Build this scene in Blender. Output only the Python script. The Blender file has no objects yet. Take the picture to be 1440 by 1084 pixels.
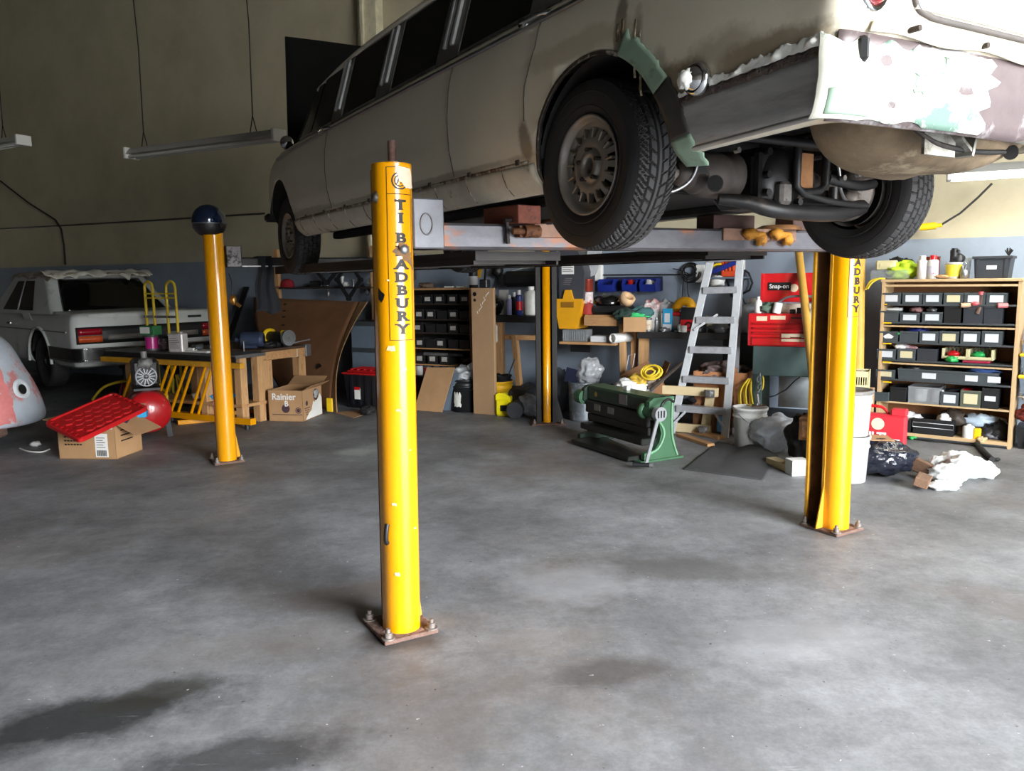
import bpy, bmesh, math, random
from mathutils import Vector, Matrix, noise
random.seed(7)
C = bpy.context.scene.collection
PI = math.pi
# ------------------------------------------------------------------ camera maths
F=1110.; H=1.6; CX,CY=720.,542.; YH=392.; ROLL=0.014
PITCH=math.atan((CY-YH)/F)
_f=Vector((0,math.cos(PITCH),-math.sin(PITCH))); _r=Vector((1,0,0)); _u=Vector((0,math.sin(PITCH),math.cos(PITCH)))
_c,_s=math.cos(ROLL),math.sin(ROLL)
CR=_c*_r-_s*_u; CU=_c*_u+_s*_r
def ray(px,py): return _f+(px-CX)/F*CR-(py-CY)/F*CU
def G(px,py,z=0.):
    d=ray(px,py); k=(z-H)/d.z; return Vector((d.x*k,d.y*k,z))
WT=Vector((.888,-.46,0)).normalized(); WN=Vector((-WT.y,WT.x,0)); WA=math.atan2(WT.y,WT.x)
def N(px,py,n):
    d=ray(px,py); k=n/d.dot(WN); p=d*k; return p.dot(WT),H+d.z*k      # t, z on the plane at depth n
def fit(x0,y0,x1,y1,n):
    a=N(x0,(y0+y1)/2,n)[0]; b=N(x1,(y0+y1)/2,n)[0]; xm=(x0+x1)/2
    return a,b,N(xm,y1,n)[1],N(xm,y0,n)[1]                            # t0,t1,z0,z1
def Wp(t,n,z=0.): return WT*t+WN*n+Vector((0,0,z))
def tn(p): return p.dot(WT),p.dot(WN)
# ------------------------------------------------------------------ materials
def srgb(*c):
    o=[]
    for v in c:
        v=v/255.; o.append(v/12.92 if v<=.04045 else ((v+.055)/1.055)**2.4)
    return tuple(o)+(1.,)
_M={}
def mat(key,rgb,rough=.6,metal=0.,var=.2,scale=6.,bump=0.,bscale=40.,alt=None,alt_at=.6,coat=0.,trans=0.,alpha=1.,emit=0.,stretch=None,spec=.5):
    """one procedural surface: base colour mottled by noise, optional second colour in patches, optional bump"""
    if key in _M: return _M[key]
    m=bpy.data.materials.new(key); m.use_nodes=True; nt=m.node_tree; L=nt.links.new
    b=nt.nodes['Principled BSDF']
    base=srgb(*rgb)
    b.inputs['Roughness'].default_value=rough; b.inputs['Metallic'].default_value=metal
    b.inputs['Coat Weight'].default_value=coat; b.inputs['Transmission Weight'].default_value=trans; b.inputs['Alpha'].default_value=alpha
    b.inputs['Specular IOR Level'].default_value=spec
    if emit:
        b.inputs['Emission Color'].default_value=base; b.inputs['Emission Strength'].default_value=emit
    tc=nt.nodes.new('ShaderNodeTexCoord'); src=tc.outputs['Object']
    if stretch:
        mp=nt.nodes.new('ShaderNodeMapping'); mp.inputs['Scale'].default_value=stretch; L(src,mp.inputs['Vector']); src=mp.outputs[0]
    nz=nt.nodes.new('ShaderNodeTexNoise'); nz.inputs['Scale'].default_value=scale; nz.inputs['Detail'].default_value=6; nz.inputs['Roughness'].default_value=.65
    L(src,nz.inputs['Vector'])
    r=nt.nodes.new('ShaderNodeValToRGB'); L(nz.outputs['Fac'],r.inputs['Fac'])
    lo=tuple(x*(1-var) for x in base[:3])+(1,); hi=tuple(min(1,x*(1+var)) for x in base[:3])+(1,)
    r.color_ramp.elements[0].position=.3; r.color_ramp.elements[0].color=lo
    r.color_ramp.elements[1].position=.7; r.color_ramp.elements[1].color=hi
    col=r.outputs['Color']
    if alt:
        n2=nt.nodes.new('ShaderNodeTexNoise'); n2.inputs['Scale'].default_value=scale*.7; n2.inputs['Detail'].default_value=8; n2.inputs['Roughness'].default_value=.7
        off=nt.nodes.new('ShaderNodeMapping'); off.inputs['Location'].default_value=(3.1,7.7,1.3); L(src,off.inputs['Vector']); L(off.outputs[0],n2.inputs['Vector'])
        r2=nt.nodes.new('ShaderNodeValToRGB'); L(n2.outputs['Fac'],r2.inputs['Fac'])
        r2.color_ramp.elements[0].position=alt_at-.04; r2.color_ramp.elements[1].position=alt_at+.04
        mx=nt.nodes.new('ShaderNodeMix'); mx.data_type='RGBA'; L(r2.outputs['Color'],mx.inputs['Factor']); L(col,mx.inputs['A']); mx.inputs['B'].default_value=srgb(*alt)
        col=mx.outputs['Result']
    L(col,b.inputs['Base Color'])
    if bump:
        n3=nt.nodes.new('ShaderNodeTexNoise'); n3.inputs['Scale'].default_value=bscale; n3.inputs['Detail'].default_value=4; L(src,n3.inputs['Vector'])
        bp=nt.nodes.new('ShaderNodeBump'); bp.inputs['Strength'].default_value=bump; bp.inputs['Distance'].default_value=.02
        L(n3.outputs['Fac'],bp.inputs['Height']); L(bp.outputs['Normal'],b.inputs['Normal'])
    _M[key]=m; return m
# ------------------------------------------------------------------ mesh builder
class B:
    def __init__(s): s.v=[]; s.f=[]; s.sm=[]; s.mi=[]; s.m=0; s.T=None
    def add(s,vs,fs,smooth=False):
        o=len(s.v)
        if s.T is not None: vs=[s.T@Vector(v) for v in vs]
        s.v+=[tuple(v) for v in vs]; s.f+=[tuple(i+o for i in f) for f in fs]
        s.sm+=[smooth]*len(fs); s.mi+=[s.m]*len(fs); return s
    def box(s,x0,x1,y0,y1,z0,z1,bev=0.,rot=None,at=None):
        """axis box with (optionally) chamfered vertical and horizontal edges; rot = Matrix about its centre"""
        if x1<x0:x0,x1=x1,x0
        if y1<y0:y0,y1=y1,y0
        if z1<z0:z0,z1=z1,z0
        c=Vector(((x0+x1)/2,(y0+y1)/2,(z0+z1)/2)); hx,hy,hz=(x1-x0)/2,(y1-y0)/2,(z1-z0)/2
        b=min(bev,hx*.9,hy*.9,hz*.9)
        if b<=0:
            vs=[(sx*hx,sy*hy,sz*hz) for sz in(-1,1) for sx,sy in((-1,-1),(1,-1),(1,1),(-1,1))]
            fs=[(3,2,1,0),(4,5,6,7),(0,1,5,4),(1,2,6,5),(2,3,7,6),(3,0,4,7)]
        else:
            vs=[];idx={}
            for sx in(-1,1):
                for sy in(-1,1):
                    for sz in(-1,1):
                        for a in range(3):
                            h=[hx-b,hy-b,hz-b]; h[a]=(hx,hy,hz)[a]
                            idx[(sx,sy,sz,a)]=len(vs); vs.append((sx*h[0],sy*h[1],sz*h[2]))
            fs=[]
            q=((-1,-1),(1,-1),(1,1),(-1,1))
            for a in range(3):
                for sg in(-1,1):
                    l=[]
                    for u,w in q:
                        k=[0,0,0];k[a]=sg;k[(a+1)%3]=u;k[(a+2)%3]=w; l.append(idx[(k[0],k[1],k[2],a)])
                    fs.append(tuple(l if sg>0 else l[::-1]))
            for a in range(3):       # edges along axis a
                b1,b2=(a+1)%3,(a+2)%3
                for u in(-1,1):
                    for w in(-1,1):
                        def k(sg,ax):
                            kk=[0,0,0];kk[a]=sg;kk[b1]=u;kk[b2]=w; return idx[(kk[0],kk[1],kk[2],ax)]
                        l=[k(-1,b1),k(1,b1),k(1,b2),k(-1,b2)]
                        fs.append(tuple(l if u*w<0 else l[::-1]))
            for sx in(-1,1):
                for sy in(-1,1):
                    for sz in(-1,1):
                        l=[idx[(sx,sy,sz,a)] for a in range(3)]
                        fs.append(tuple(l if sx*sy*sz>0 else l[::-1]))
        if rot is not None: vs=[rot@Vector(v) for v in vs]
        return s.add([Vector(v)+c for v in vs],fs)
    def bar(s,p,q,w,h=None,up=(0,0,1),bev=0.):
        """rectangular bar from p to q, w wide, h tall"""
        p,q=Vector(p),Vector(q); h=h or w; d=(q-p); l=d.length; d.normalize(); up=Vector(up)
        if abs(d.dot(up))>.98: up=Vector((1,0,0))
        x=d.cross(up).normalized(); z=x.cross(d)
        m=Matrix((x,d,z)).transposed(); old=s.T; T=Matrix.Translation((p+q)/2)@m.to_4x4()
        s.T=T if old is None else old@T
        s.box(-w/2,w/2,-l/2,l/2,-h/2,h/2,bev); s.T=old; return s
    def cyl(s,p,q,r,r2=None,seg=20,caps=True):
        p,q=Vector(p),Vector(q); r2=r if r2 is None else r2; d=(q-p).normalized()
        x=d.orthogonal().normalized(); y=d.cross(x)
        a=[math.cos(2*PI*i/seg)*x+math.sin(2*PI*i/seg)*y for i in range(seg)]
        s.add([p+r*k for k in a]+[q+r2*k for k in a],[(i,(i+1)%seg,seg+(i+1)%seg,seg+i) for i in range(seg)],True)
        if caps:
            s.add([p+r*k for k in a],[tuple(range(seg))[::-1]]); s.add([q+r2*k for k in a],[tuple(range(seg))])
        return s
    def tube(s,pts,r,seg=8,closed=False,caps=True):
        pts=[Vector(p) for p in pts]; n=len(pts); rr=r if isinstance(r,(list,tuple)) else [r]*n
        vs=[];pr=None
        for i,p in enumerate(pts):
            t=(pts[(i+1)%n]-pts[i-1]) if closed else (pts[min(i+1,n-1)]-pts[max(i-1,0)])
            t.normalize()
            x=(t.orthogonal() if pr is None else pr-t*pr.dot(t)).normalized(); pr=x; y=t.cross(x)
            vs+=[p+rr[i]*(math.cos(2*PI*k/seg)*x+math.sin(2*PI*k/seg)*y) for k in range(seg)]
        fs=[(i*seg+k,i*seg+(k+1)%seg,((i+1)%n)*seg+(k+1)%seg,((i+1)%n)*seg+k) for i in range(n if closed else n-1) for k in range(seg)]
        s.add(vs,fs,True)
        if caps and not closed:
            s.add(vs[:seg],[tuple(range(seg))[::-1]]) if s.T is None else None
            s.add(vs[-seg:],[tuple(range(seg))]) if s.T is None else None
        return s
    def lathe(s,prof,c=(0,0,0),ax=(0,0,1),seg=28,a0=0.,a1=2*PI,smooth=True):
        """prof: (radius, height) pairs turned about ax through c"""
        c=Vector(c); d=Vector(ax).normalized(); x=d.orthogonal().normalized(); y=d.cross(x); full=abs(a1-a0-2*PI)<1e-6
        na=seg if full else seg+1
        vs=[c+d*h+r*(math.cos(a0+(a1-a0)*k/seg)*x+math.sin(a0+(a1-a0)*k/seg)*y) for r,h in prof for k in range(na)]
        fs=[]
        for i in range(len(prof)-1):
            for k in range(seg):
                k2=(k+1)%na if full else k+1
                fs.append((i*na+k,i*na+k2,(i+1)*na+k2,(i+1)*na+k))
        return s.add(vs,fs,smooth)
    def prism(s,poly,p0,ux,uy,un,d,smooth=False):
        """polygon in the (ux,uy) plane at p0, pushed by d along un"""
        p0,ux,uy,un=Vector(p0),Vector(ux),Vector(uy),Vector(un)
        a=[p0+ux*x+uy*y for x,y in poly]; b=[p+un*d for p in a]; n=len(poly)
        s.add(a+b,[tuple(range(n))[::-1],tuple(range(n,2*n))]); 
        s.add(a+b,[(i,(i+1)%n,n+(i+1)%n,n+i) for i in range(n)],smooth); return s
    def grid(s,fn,nu,nv,smooth=True,closed_u=False,thick=None):
        """surface fn(u,v), u,v in 0..1; thick: closes a second skin pushed by that vector"""
        W=nu if closed_u else nu+1
        vs=[Vector(fn(i/nu,j/nv)) for j in range(nv+1) for i in range(W)]
        ff=[(j*W+i,j*W+(i+1)%W,(j+1)*W+(i+1)%W,(j+1)*W+i) for j in range(nv) for i in range(nu)]
        if thick is None: return s.add(vs,ff,smooth)
        th=Vector(thick); n=len(vs); vb=[v-th for v in vs]
        fb=[tuple(n+i for i in f[::-1]) for f in ff]
        ed=[]
        if not closed_u:
            for j in range(nv): ed+=[(j*W,(j+1)*W,n+(j+1)*W,n+j*W),((j+1)*W-1+W,(j+1)*W-1,n+(j+1)*W-1,n+(j+1)*W-1+W)]
        for i in range(nu): ed+=[((i+1)%W,i,n+i,n+(i+1)%W),(nv*W+i,nv*W+(i+1)%W,n+nv*W+(i+1)%W,n+nv*W+i)]
        return s.add(vs+vb,ff+fb+ed,smooth)
    def blob(s,c,r,seg=24,rings=14,amp=.15,fr=2.,seed=0.,flat=None):
        c=Vector(c); R=Vector(r) if hasattr(r,'__len__') else Vector((r,r,r))
        def fn(u,v):
            a=2*PI*u; t=PI*(v-.5); d=Vector((math.cos(a)*math.cos(t),math.sin(a)*math.cos(t),math.sin(t)))
            k=1+amp*noise.noise(d*fr+Vector((seed,seed*1.7,0)))*2+amp*.5*noise.noise(d*fr*2.7+Vector((0,seed,seed)))*2
            p=Vector((d.x*R.x,d.y*R.y,d.z*R.z))*k
            q=c+p
            if flat is not None and q.z<flat: q.z=flat
            return q
        return s.grid(fn,seg,rings,True,closed_u=True)
    def mesh(s,name):
        me=bpy.data.meshes.new(name); me.from_pydata(s.v,[],s.f); me.polygons.foreach_set('use_smooth',s.sm); me.polygons.foreach_set('material_index',s.mi); me.update(); return me
def link(name,me,mats,parent=None,loc=None,rotz=0.):
    o=bpy.data.objects.new(name,me); C.objects.link(o)
    for m in (mats if isinstance(mats,(list,tuple)) else [mats]): me.materials.append(m)
    if parent: o.parent=parent
    if loc is not None: o.location=loc
    if rotz: o.rotation_euler=(0,0,rotz)
    return o
def part(name,b,mats,parent,label=None):
    o=link(name,b.mesh(name),mats,parent)
    if label: o['label']=label
    return o
def tag(o,label,cat,group=None,kind=None):
    o['label']=label; o['category']=cat
    if group: o['group']=group
    if kind: o['kind']=kind
    return o
def thing(name,label,cat,loc=(0,0,0),rotz=0.,group=None):
    o=bpy.data.objects.new(name,None); o.empty_display_size=.1; C.objects.link(o); o.location=loc; o.rotation_euler=(0,0,rotz)
    return tag(o,label,cat,group)
def solo(name,b,mats,label,cat,loc=(0,0,0),rotz=0.,group=None,kind=None):
    return tag(link(name,b.mesh(name),mats,None,loc,rotz),label,cat,group,kind)
def struct(name,b,m):
    o=link(name,b.mesh(name),m); o['kind']='structure'; return o
def copy_tree(o,parent=None,n=0):
    c=o.copy(); C.objects.link(c)
    if parent is not None: c.parent=parent
    for ch in list(o.children): copy_tree(ch,c)
    return c
def bake(o,cut=None,solid=None,sub=0,bevel=0):
    """apply solidify / boolean cutters / subdivision to a mesh object and keep the result"""
    if solid:
        m=o.modifiers.new('s','SOLIDIFY'); m.thickness=solid; m.offset=1
    for c in cut or []:
        m=o.modifiers.new('b','BOOLEAN'); m.operation='DIFFERENCE'; m.object=c; m.solver='EXACT'
        try: m.material_mode='TRANSFER'
        except Exception: pass
    if bevel:
        m=o.modifiers.new('v','BEVEL'); m.width=bevel; m.segments=2; m.limit_method='ANGLE'
    if sub:
        m=o.modifiers.new('d','SUBSURF'); m.levels=sub; m.render_levels=sub
    dg=bpy.context.evaluated_depsgraph_get(); dg.update()
    me=bpy.data.meshes.new_from_object(o.evaluated_get(dg)); o.modifiers.clear(); old=o.data; o.data=me; me.name=old.name+'_m'
    bpy.data.meshes.remove(old)
    for c in cut or []:
        d=c.data; bpy.data.objects.remove(c); bpy.data.meshes.remove(d)
    return o
def text(s,size,depth=.001,bold=.0,align='CENTER'):
    """letters as mesh data in the x/y plane"""
    cu=bpy.data.curves.new('t','FONT'); cu.body=s; cu.size=size; cu.extrude=depth; cu.offset=bold; cu.align_x=align; cu.align_y='CENTER'; cu.resolution_u=3
    o=bpy.data.objects.new('t',cu); C.objects.link(o); dg=bpy.context.evaluated_depsgraph_get(); dg.update()
    me=bpy.data.meshes.new_from_object(o.evaluated_get(dg)); vs=[v.co.copy() for v in me.vertices]; fs=[tuple(p.vertices) for p in me.polygons]
    bpy.data.objects.remove(o); bpy.data.curves.remove(cu); bpy.data.meshes.remove(me); return vs,fs
def letters(b,s,size,p,ux,uy,un,**k):
    """put letters on a face: p centre, ux reading direction, uy up, un outward"""
    vs,fs=text(s,size,**k); p,ux,uy,un=map(Vector,(p,ux,uy,un))
    return b.add([p+ux*v.x+uy*v.y+un*(v.z+.0015) for v in vs],fs)
def rotm(ax,deg): return Matrix.Rotation(math.radians(deg),3,ax)
def sag(p,q,d,n=14):
    p,q=Vector(p),Vector(q); return [p.lerp(q,i/n)-Vector((0,0,d*4*(i/n)*(1-i/n))) for i in range(n+1)]
def wander(pts,n=6):
    """smooth curve through points"""
    P=[Vector(p) for p in pts]; o=[]
    for i in range(len(P)-1):
        a,b,c,d=P[max(i-1,0)],P[i],P[i+1],P[min(i+2,len(P)-1)]
        for k in range(n):
            t=k/n; o.append(.5*((2*b)+(c-a)*t+(2*a-5*b+4*c-d)*t*t+(3*b-a-3*c+d)*t**3))
    return o+[P[-1]]
WORLD=62.; EXPO=0.
# ================================================================== THE ROOM
NW=9.15; TL,TR=-19.,5.6; NF=-4.2; ZC=6.9
def wallbox(name,t0,t1,n0,n1,z0,z1,m):
    b=B(); b.box(t0,t1,n0,n1,z0,z1); o=struct(name,b,m); o.rotation_euler=(0,0,WA); return o
def floor_mat():
    m=bpy.data.materials.new('polished_concrete'); m.use_nodes=True; nt=m.node_tree; L=nt.links.new; b=nt.nodes['Principled BSDF']
    tc=nt.nodes.new('ShaderNodeTexCoord').outputs['Object']
    def nz(sc,det=6,ro=.6,loc=(0,0,0),st=(1,1,1)):
        mp=nt.nodes.new('ShaderNodeMapping'); mp.inputs['Location'].default_value=loc; mp.inputs['Scale'].default_value=st; L(tc,mp.inputs['Vector'])
        n=nt.nodes.new('ShaderNodeTexNoise'); n.inputs['Scale'].default_value=sc; n.inputs['Detail'].default_value=det; n.inputs['Roughness'].default_value=ro; L(mp.outputs[0],n.inputs['Vector']); return n.outputs['Fac']
    def ramp(f,stops):
        r=nt.nodes.new('ShaderNodeValToRGB'); L(f,r.inputs['Fac']); e=r.color_ramp.elements
        while len(e)<len(stops): e.new(.5)
        for k,(p,c) in enumerate(stops): e[k].position=p; e[k].color=c if len(c)==4 else tuple(c)+(1,)
        return r.outputs['Color']
    def mix(f,a,bb,typ='MIX'):
        x=nt.nodes.new('ShaderNodeMix'); x.data_type='RGBA'; x.blend_type=typ
        L(f,x.inputs['Factor']) if not isinstance(f,float) else setattr(x.inputs['Factor'],'default_value',f)
        for k,v in(('A',a),('B',bb)):
            if isinstance(v,tuple): x.inputs[k].default_value=v
            else: L(v,x.inputs[k])
        return x.outputs['Result']
    def math_(op,a,bb=None):
        x=nt.nodes.new('ShaderNodeMath'); x.operation=op; x.use_clamp=op in('MULTIPLY','ADD')
        for i,v in enumerate((a,bb)):
            if v is None: continue
            if isinstance(v,(int,float)): x.inputs[i].default_value=v
            else: L(v,x.inputs[i])
        return x.outputs[0]
    col=ramp(nz(1.1,8,.62),[(.28,srgb(108,108,110)),(.5,srgb(137,138,140)),(.72,srgb(163,165,168))])
    col=mix(.62,col,ramp(nz(5,9,.75,(4,2,0)),[(.34,(.55,.55,.55)),(.66,(1.08,1.08,1.08))]),'MULTIPLY'); col=mix(.5,col,ramp(nz(16,9,.75,(8,3,0)),[(.36,(.66,.66,.66)),(.62,(1.06,1.06,1.06))]),'MULTIPLY')
    fine=ramp(nz(60,4,.7),[(.35,(.75,.75,.75)),(.6,(1,1,1))]); col=mix(.5,col,fine,'MULTIPLY')
    def floor_patch(cx,cy,rx,ry,ang,color,amt,ns=3.):
        """soft-edged patch, stains included, at a fixed spot on the slab"""
        nonlocal col
        mp=nt.nodes.new('ShaderNodeMapping'); mp.vector_type='TEXTURE'; mp.inputs['Location'].default_value=(cx,cy,0); mp.inputs['Rotation'].default_value=(0,0,ang); mp.inputs['Scale'].default_value=(rx,ry,1); L(tc,mp.inputs['Vector'])
        ln=nt.nodes.new('ShaderNodeVectorMath'); ln.operation='LENGTH'; L(mp.outputs[0],ln.inputs[0])
        d=math_('SUBTRACT',ln.outputs['Value'],math_('MULTIPLY',math_('SUBTRACT',nz(ns,7,.7,(cx,cy,0)),.35),1.6))
        f=ramp(d,[(.25,(amt,)*3),(.85,(0,0,0))])
        col=mix(f,col,srgb(*color))
    brown=ramp(nz(.55,7,.7,(21,5,0)),[(.52,(0,0,0)),(.68,(.5,)*3)]); col=mix(brown,col,srgb(110,98,88))
    for a in STAINS_AND_PATCHES: floor_patch(*a)
    scr=ramp(nz(3.,9,.8,(2,7,0),(1,9,1)),[(.60,(0,0,0)),(.66,(.30,)*3)]); col=mix(scr,col,srgb(176,178,182))
    spk=ramp(nz(34,2,.5,(5,5,5)),[(.745,(0,0,0)),(.76,(.7,)*3)]); col=mix(spk,col,srgb(206,204,198))
    spd=ramp(nz(30,2,.5,(15,2,5)),[(.74,(0,0,0)),(.755,(.7,)*3)]); col=mix(spd,col,srgb(52,50,48))
    L(col,b.inputs['Base Color'])
    rg=ramp(nz(2.2,7,.65,(9,1,0)),[(.3,(.46,)*3),(.7,(.70,)*3)]); L(rg,b.inputs['Roughness'])
    b.inputs['Specular IOR Level'].default_value=.38
    bp=nt.nodes.new('ShaderNodeBump'); bp.inputs['Strength'].default_value=.12; bp.inputs['Distance'].default_value=.01; L(nz(25,8,.7),bp.inputs['Height']); L(bp.outputs['Normal'],b.inputs['Normal'])
    return m
def st(px,py,rx,ry,ang,c,a,ns=3.): g=G(px,py); return (g.x,g.y,rx,ry,ang,c,a,ns)
STAINS_AND_PATCHES=[st(110,1012,.58,.2,.42,(40,41,40),.9,4.),st(330,1066,.5,.16,.25,(44,44,44),.75,4.),st(225,975,.26,.12,.5,(50,48,42),.7,5.),st(500,835,.45,.22,.2,(104,92,84),.6),st(860,945,.30,.14,.3,(66,62,60),.6),
 st(960,800,.75,.22,-.2,(84,82,80),.6),st(800,820,.4,.3,.4,(180,182,186),.34,5.),st(1110,900,.5,.25,.1,(176,178,182),.4),st(500,635,.22,.2,0.,(172,180,172),.6),st(700,560,1.2,.5,0.,(96,86,78),.35),
 st(1090,890,.5,.15,.1,(90,88,84),.25),st(300,610,.6,.4,0.,(92,84,78),.35),st(780,900,.35,.15,.2,(150,140,130),.25),st(400,900,1.,.25,.3,(120,112,106),.3),st(565,900,.22,.14,0.,(58,52,48),.7),st(1172,748,.24,.16,0.,(88,78,70),.6),st(320,652,.25,.16,0.,(70,64,60),.5)]  # the closing entries are darker patches centred on the lift post bases
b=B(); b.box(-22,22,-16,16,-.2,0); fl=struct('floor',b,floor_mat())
def wall_mat(split=True):
    m=bpy.data.materials.new('painted_block_wall'); m.use_nodes=True; nt=m.node_tree; L=nt.links.new; b=nt.nodes['Principled BSDF']
    tc=nt.nodes.new('ShaderNodeTexCoord'); sx=nt.nodes.new('ShaderNodeSeparateXYZ'); L(tc.outputs['Object'],sx.inputs[0])
    gt=nt.nodes.new('ShaderNodeMath'); gt.operation='GREATER_THAN'; gt.inputs[1].default_value=ZP; L(sx.outputs['Z'],gt.inputs[0])
    mx=nt.nodes.new('ShaderNodeMix'); mx.data_type='RGBA'; L(gt.outputs[0],mx.inputs['Factor']); mx.inputs['A'].default_value=srgb(138,150,165); mx.inputs['B'].default_value=srgb(186,177,150)
    n=nt.nodes.new('ShaderNodeTexNoise'); n.inputs['Scale'].default_value=1.3; n.inputs['Detail'].default_value=8; n.inputs['Roughness'].default_value=.65; L(tc.outputs['Object'],n.inputs['Vector'])
    r=nt.nodes.new('ShaderNodeValToRGB'); L(n.outputs['Fac'],r.inputs['Fac']); r.color_ramp.elements[0].position=.25; r.color_ramp.elements[0].color=(.78,.77,.74,1); r.color_ramp.elements[1].position=.6; r.color_ramp.elements[1].color=(1,1,1,1)
    mu=nt.nodes.new('ShaderNodeMix'); mu.data_type='RGBA'; mu.blend_type='MULTIPLY'; mu.inputs['Factor'].default_value=1.; L(mx.outputs['Result'],mu.inputs['A']); L(r.outputs['Color'],mu.inputs['B'])
    L(mu.outputs['Result'],b.inputs['Base Color']); b.inputs['Roughness'].default_value=.55
    n2=nt.nodes.new('ShaderNodeTexNoise'); n2.inputs['Scale'].default_value=70; L(tc.outputs['Object'],n2.inputs['Vector'])
    bp=nt.nodes.new('ShaderNodeBump'); bp.inputs['Strength'].default_value=.1; bp.inputs['Distance'].default_value=.01; L(n2.outputs['Fac'],bp.inputs['Height']); L(bp.outputs['Normal'],b.inputs['Normal'])
    return m
ZP=N(1300,336,NW)[1]
WM=wall_mat()
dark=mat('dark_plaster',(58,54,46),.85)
wallbox('wall_back',TL,TR,NW,NW+.2,0,ZC,WM)
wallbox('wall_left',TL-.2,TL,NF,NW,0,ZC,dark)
# the wall to the side with the open roller door that lights the workshop
DN0,DN1,DZ=-2.6,3.2,4.4
wallbox('wall_right',TR,TR+.2,DN1,NW,0,ZC,WM); wallbox('wall_right_pier',TR,TR+.2,NF,DN0,0,ZC,WM); wallbox('wall_right_lintel',TR,TR+.2,DN0,DN1,DZ,ZC,WM)
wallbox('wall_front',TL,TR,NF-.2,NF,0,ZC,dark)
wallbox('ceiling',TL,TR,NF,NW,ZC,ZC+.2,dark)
# steel column and duct seen high on the back wall behind the limousine roof
t0,z0=N(513,40,NW-.02); t1=N(536,40,NW-.02)[0]
b=B(); b.box(t0,t1+.02,NW-.16,NW,1.8,ZC); b.box(t0+.06,t0+.10,NW-.2,NW-.16,1.8,ZC)
o=struct('trim_1',b,mat('cream_steel',(206,198,168),.5)); o.rotation_euler=(0,0,WA)
b=B(); b.box(t1-.05,t1+1.6,NW-.5,NW,z0+.55,z0+.85,.03); o=struct('trim_2',b,mat('grey_beam',(92,86,78),.6)); o.rotation_euler=(0,0,WA)
# ------------------------------------------------------------------ light: daylight through the openings
w=bpy.data.worlds.new('day'); bpy.context.scene.world=w; w.use_nodes=True
bg=w.node_tree.nodes['Background']; bg.inputs['Strength'].default_value=WORLD
_n=w.node_tree.nodes; _l=w.node_tree.links.new
_tc=_n.new('ShaderNodeTexCoord'); _sx=_n.new('ShaderNodeSeparateXYZ'); _l(_tc.outputs['Generated'],_sx.inputs[0])
_rp=_n.new('ShaderNodeValToRGB'); _l(_sx.outputs['Z'],_rp.inputs['Fac']); _e=_rp.color_ramp.elements      # sky shaped by hand: dim low band keeps the far wall dark
_e[0].position=0.; _e[0].color=(.30,.30,.29,1); _e[1].position=1.; _e[1].color=(.94,.98,1.05,1)
for _p,_c in ((.08,(.44,.44,.43,1)),(.16,(.80,.83,.86,1)),(.4,(.95,.98,1.02,1))):
    _k=_e.new(_p); _k.color=_c
_l(_rp.outputs['Color'],bg.inputs['Color'])
def portal(name,p,d,sx,sz):
    l=bpy.data.lights.new(name,'AREA'); l.shape='RECTANGLE'; l.size=sx; l.size_y=sz; l.cycles.is_portal=True
    o=bpy.data.objects.new(name,l); C.objects.link(o); o.location=p; o.rotation_euler=d.to_track_quat('-Z','Y').to_euler(); return o
portal('roller_door_daylight',Wp(TR,(DN0+DN1)/2,DZ/2),-WT,DN1-DN0,DZ)
# ------------------------------------------------------------------ camera
cd=bpy.data.cameras.new('camera'); cd.sensor_width=36; cd.lens=F/1440*36; cd.clip_end=100
cam=bpy.data.objects.new('camera',cd); C.objects.link(cam)
cam.matrix_world=Matrix((( CR.x,CU.x,-_f.x,0),(CR.y,CU.y,-_f.y,0),(CR.z,CU.z,-_f.z,H),(0,0,0,1)))
sc=bpy.context.scene; sc.camera=cam
sc.view_settings.view_transform='Standard'; sc.view_settings.look='None'; sc.view_settings.gamma=1; sc.view_settings.use_curve_mapping=False; sc.view_settings.exposure=EXPO
sc.cycles.max_bounces=10; sc.cycles.diffuse_bounces=6; sc.cycles.use_denoising=True; sc.cycles.sample_clamp_indirect=8
# ================================================================== FOUR-POST LIFT
yel=mat('lift_yellow',(226,152,2),.24,var=.06,scale=5,coat=.7,alt=(204,132,12),alt_at=.72,bump=.03,bscale=8)
yel_old=mat('worn_yellow',(214,156,40),.5,var=.2,scale=9,alt=(120,86,50),alt_at=.68)
brownsteel=mat('rusty_channel',(128,88,50),.7,var=.3,scale=10,alt=(60,40,28))
rust=mat('rust_plate',(104,80,70),.85,var=.3,scale=25,bump=.4,bscale=60,alt=(140,118,108))
blk=mat('black_paint',(20,20,21),.5,var=.3); gsteel=mat('bare_steel',(150,150,150),.45,.8,var=.25,scale=20)
ink=mat('sign_ink',(24,20,14),.6,var=.1); paper=mat('paper_sticker',(222,204,176),.7,var=.08,alt=(190,140,110),alt_at=.66,scale=20)
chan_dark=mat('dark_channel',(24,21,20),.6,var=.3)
Pa,Pb,Pc,Pd=G(566,886),G(320,649),G(769,595),G(1174,744)
QA=math.atan2(.863,-.505)-PI/2            # local +y points along the lift towards the bonnet end
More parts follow.
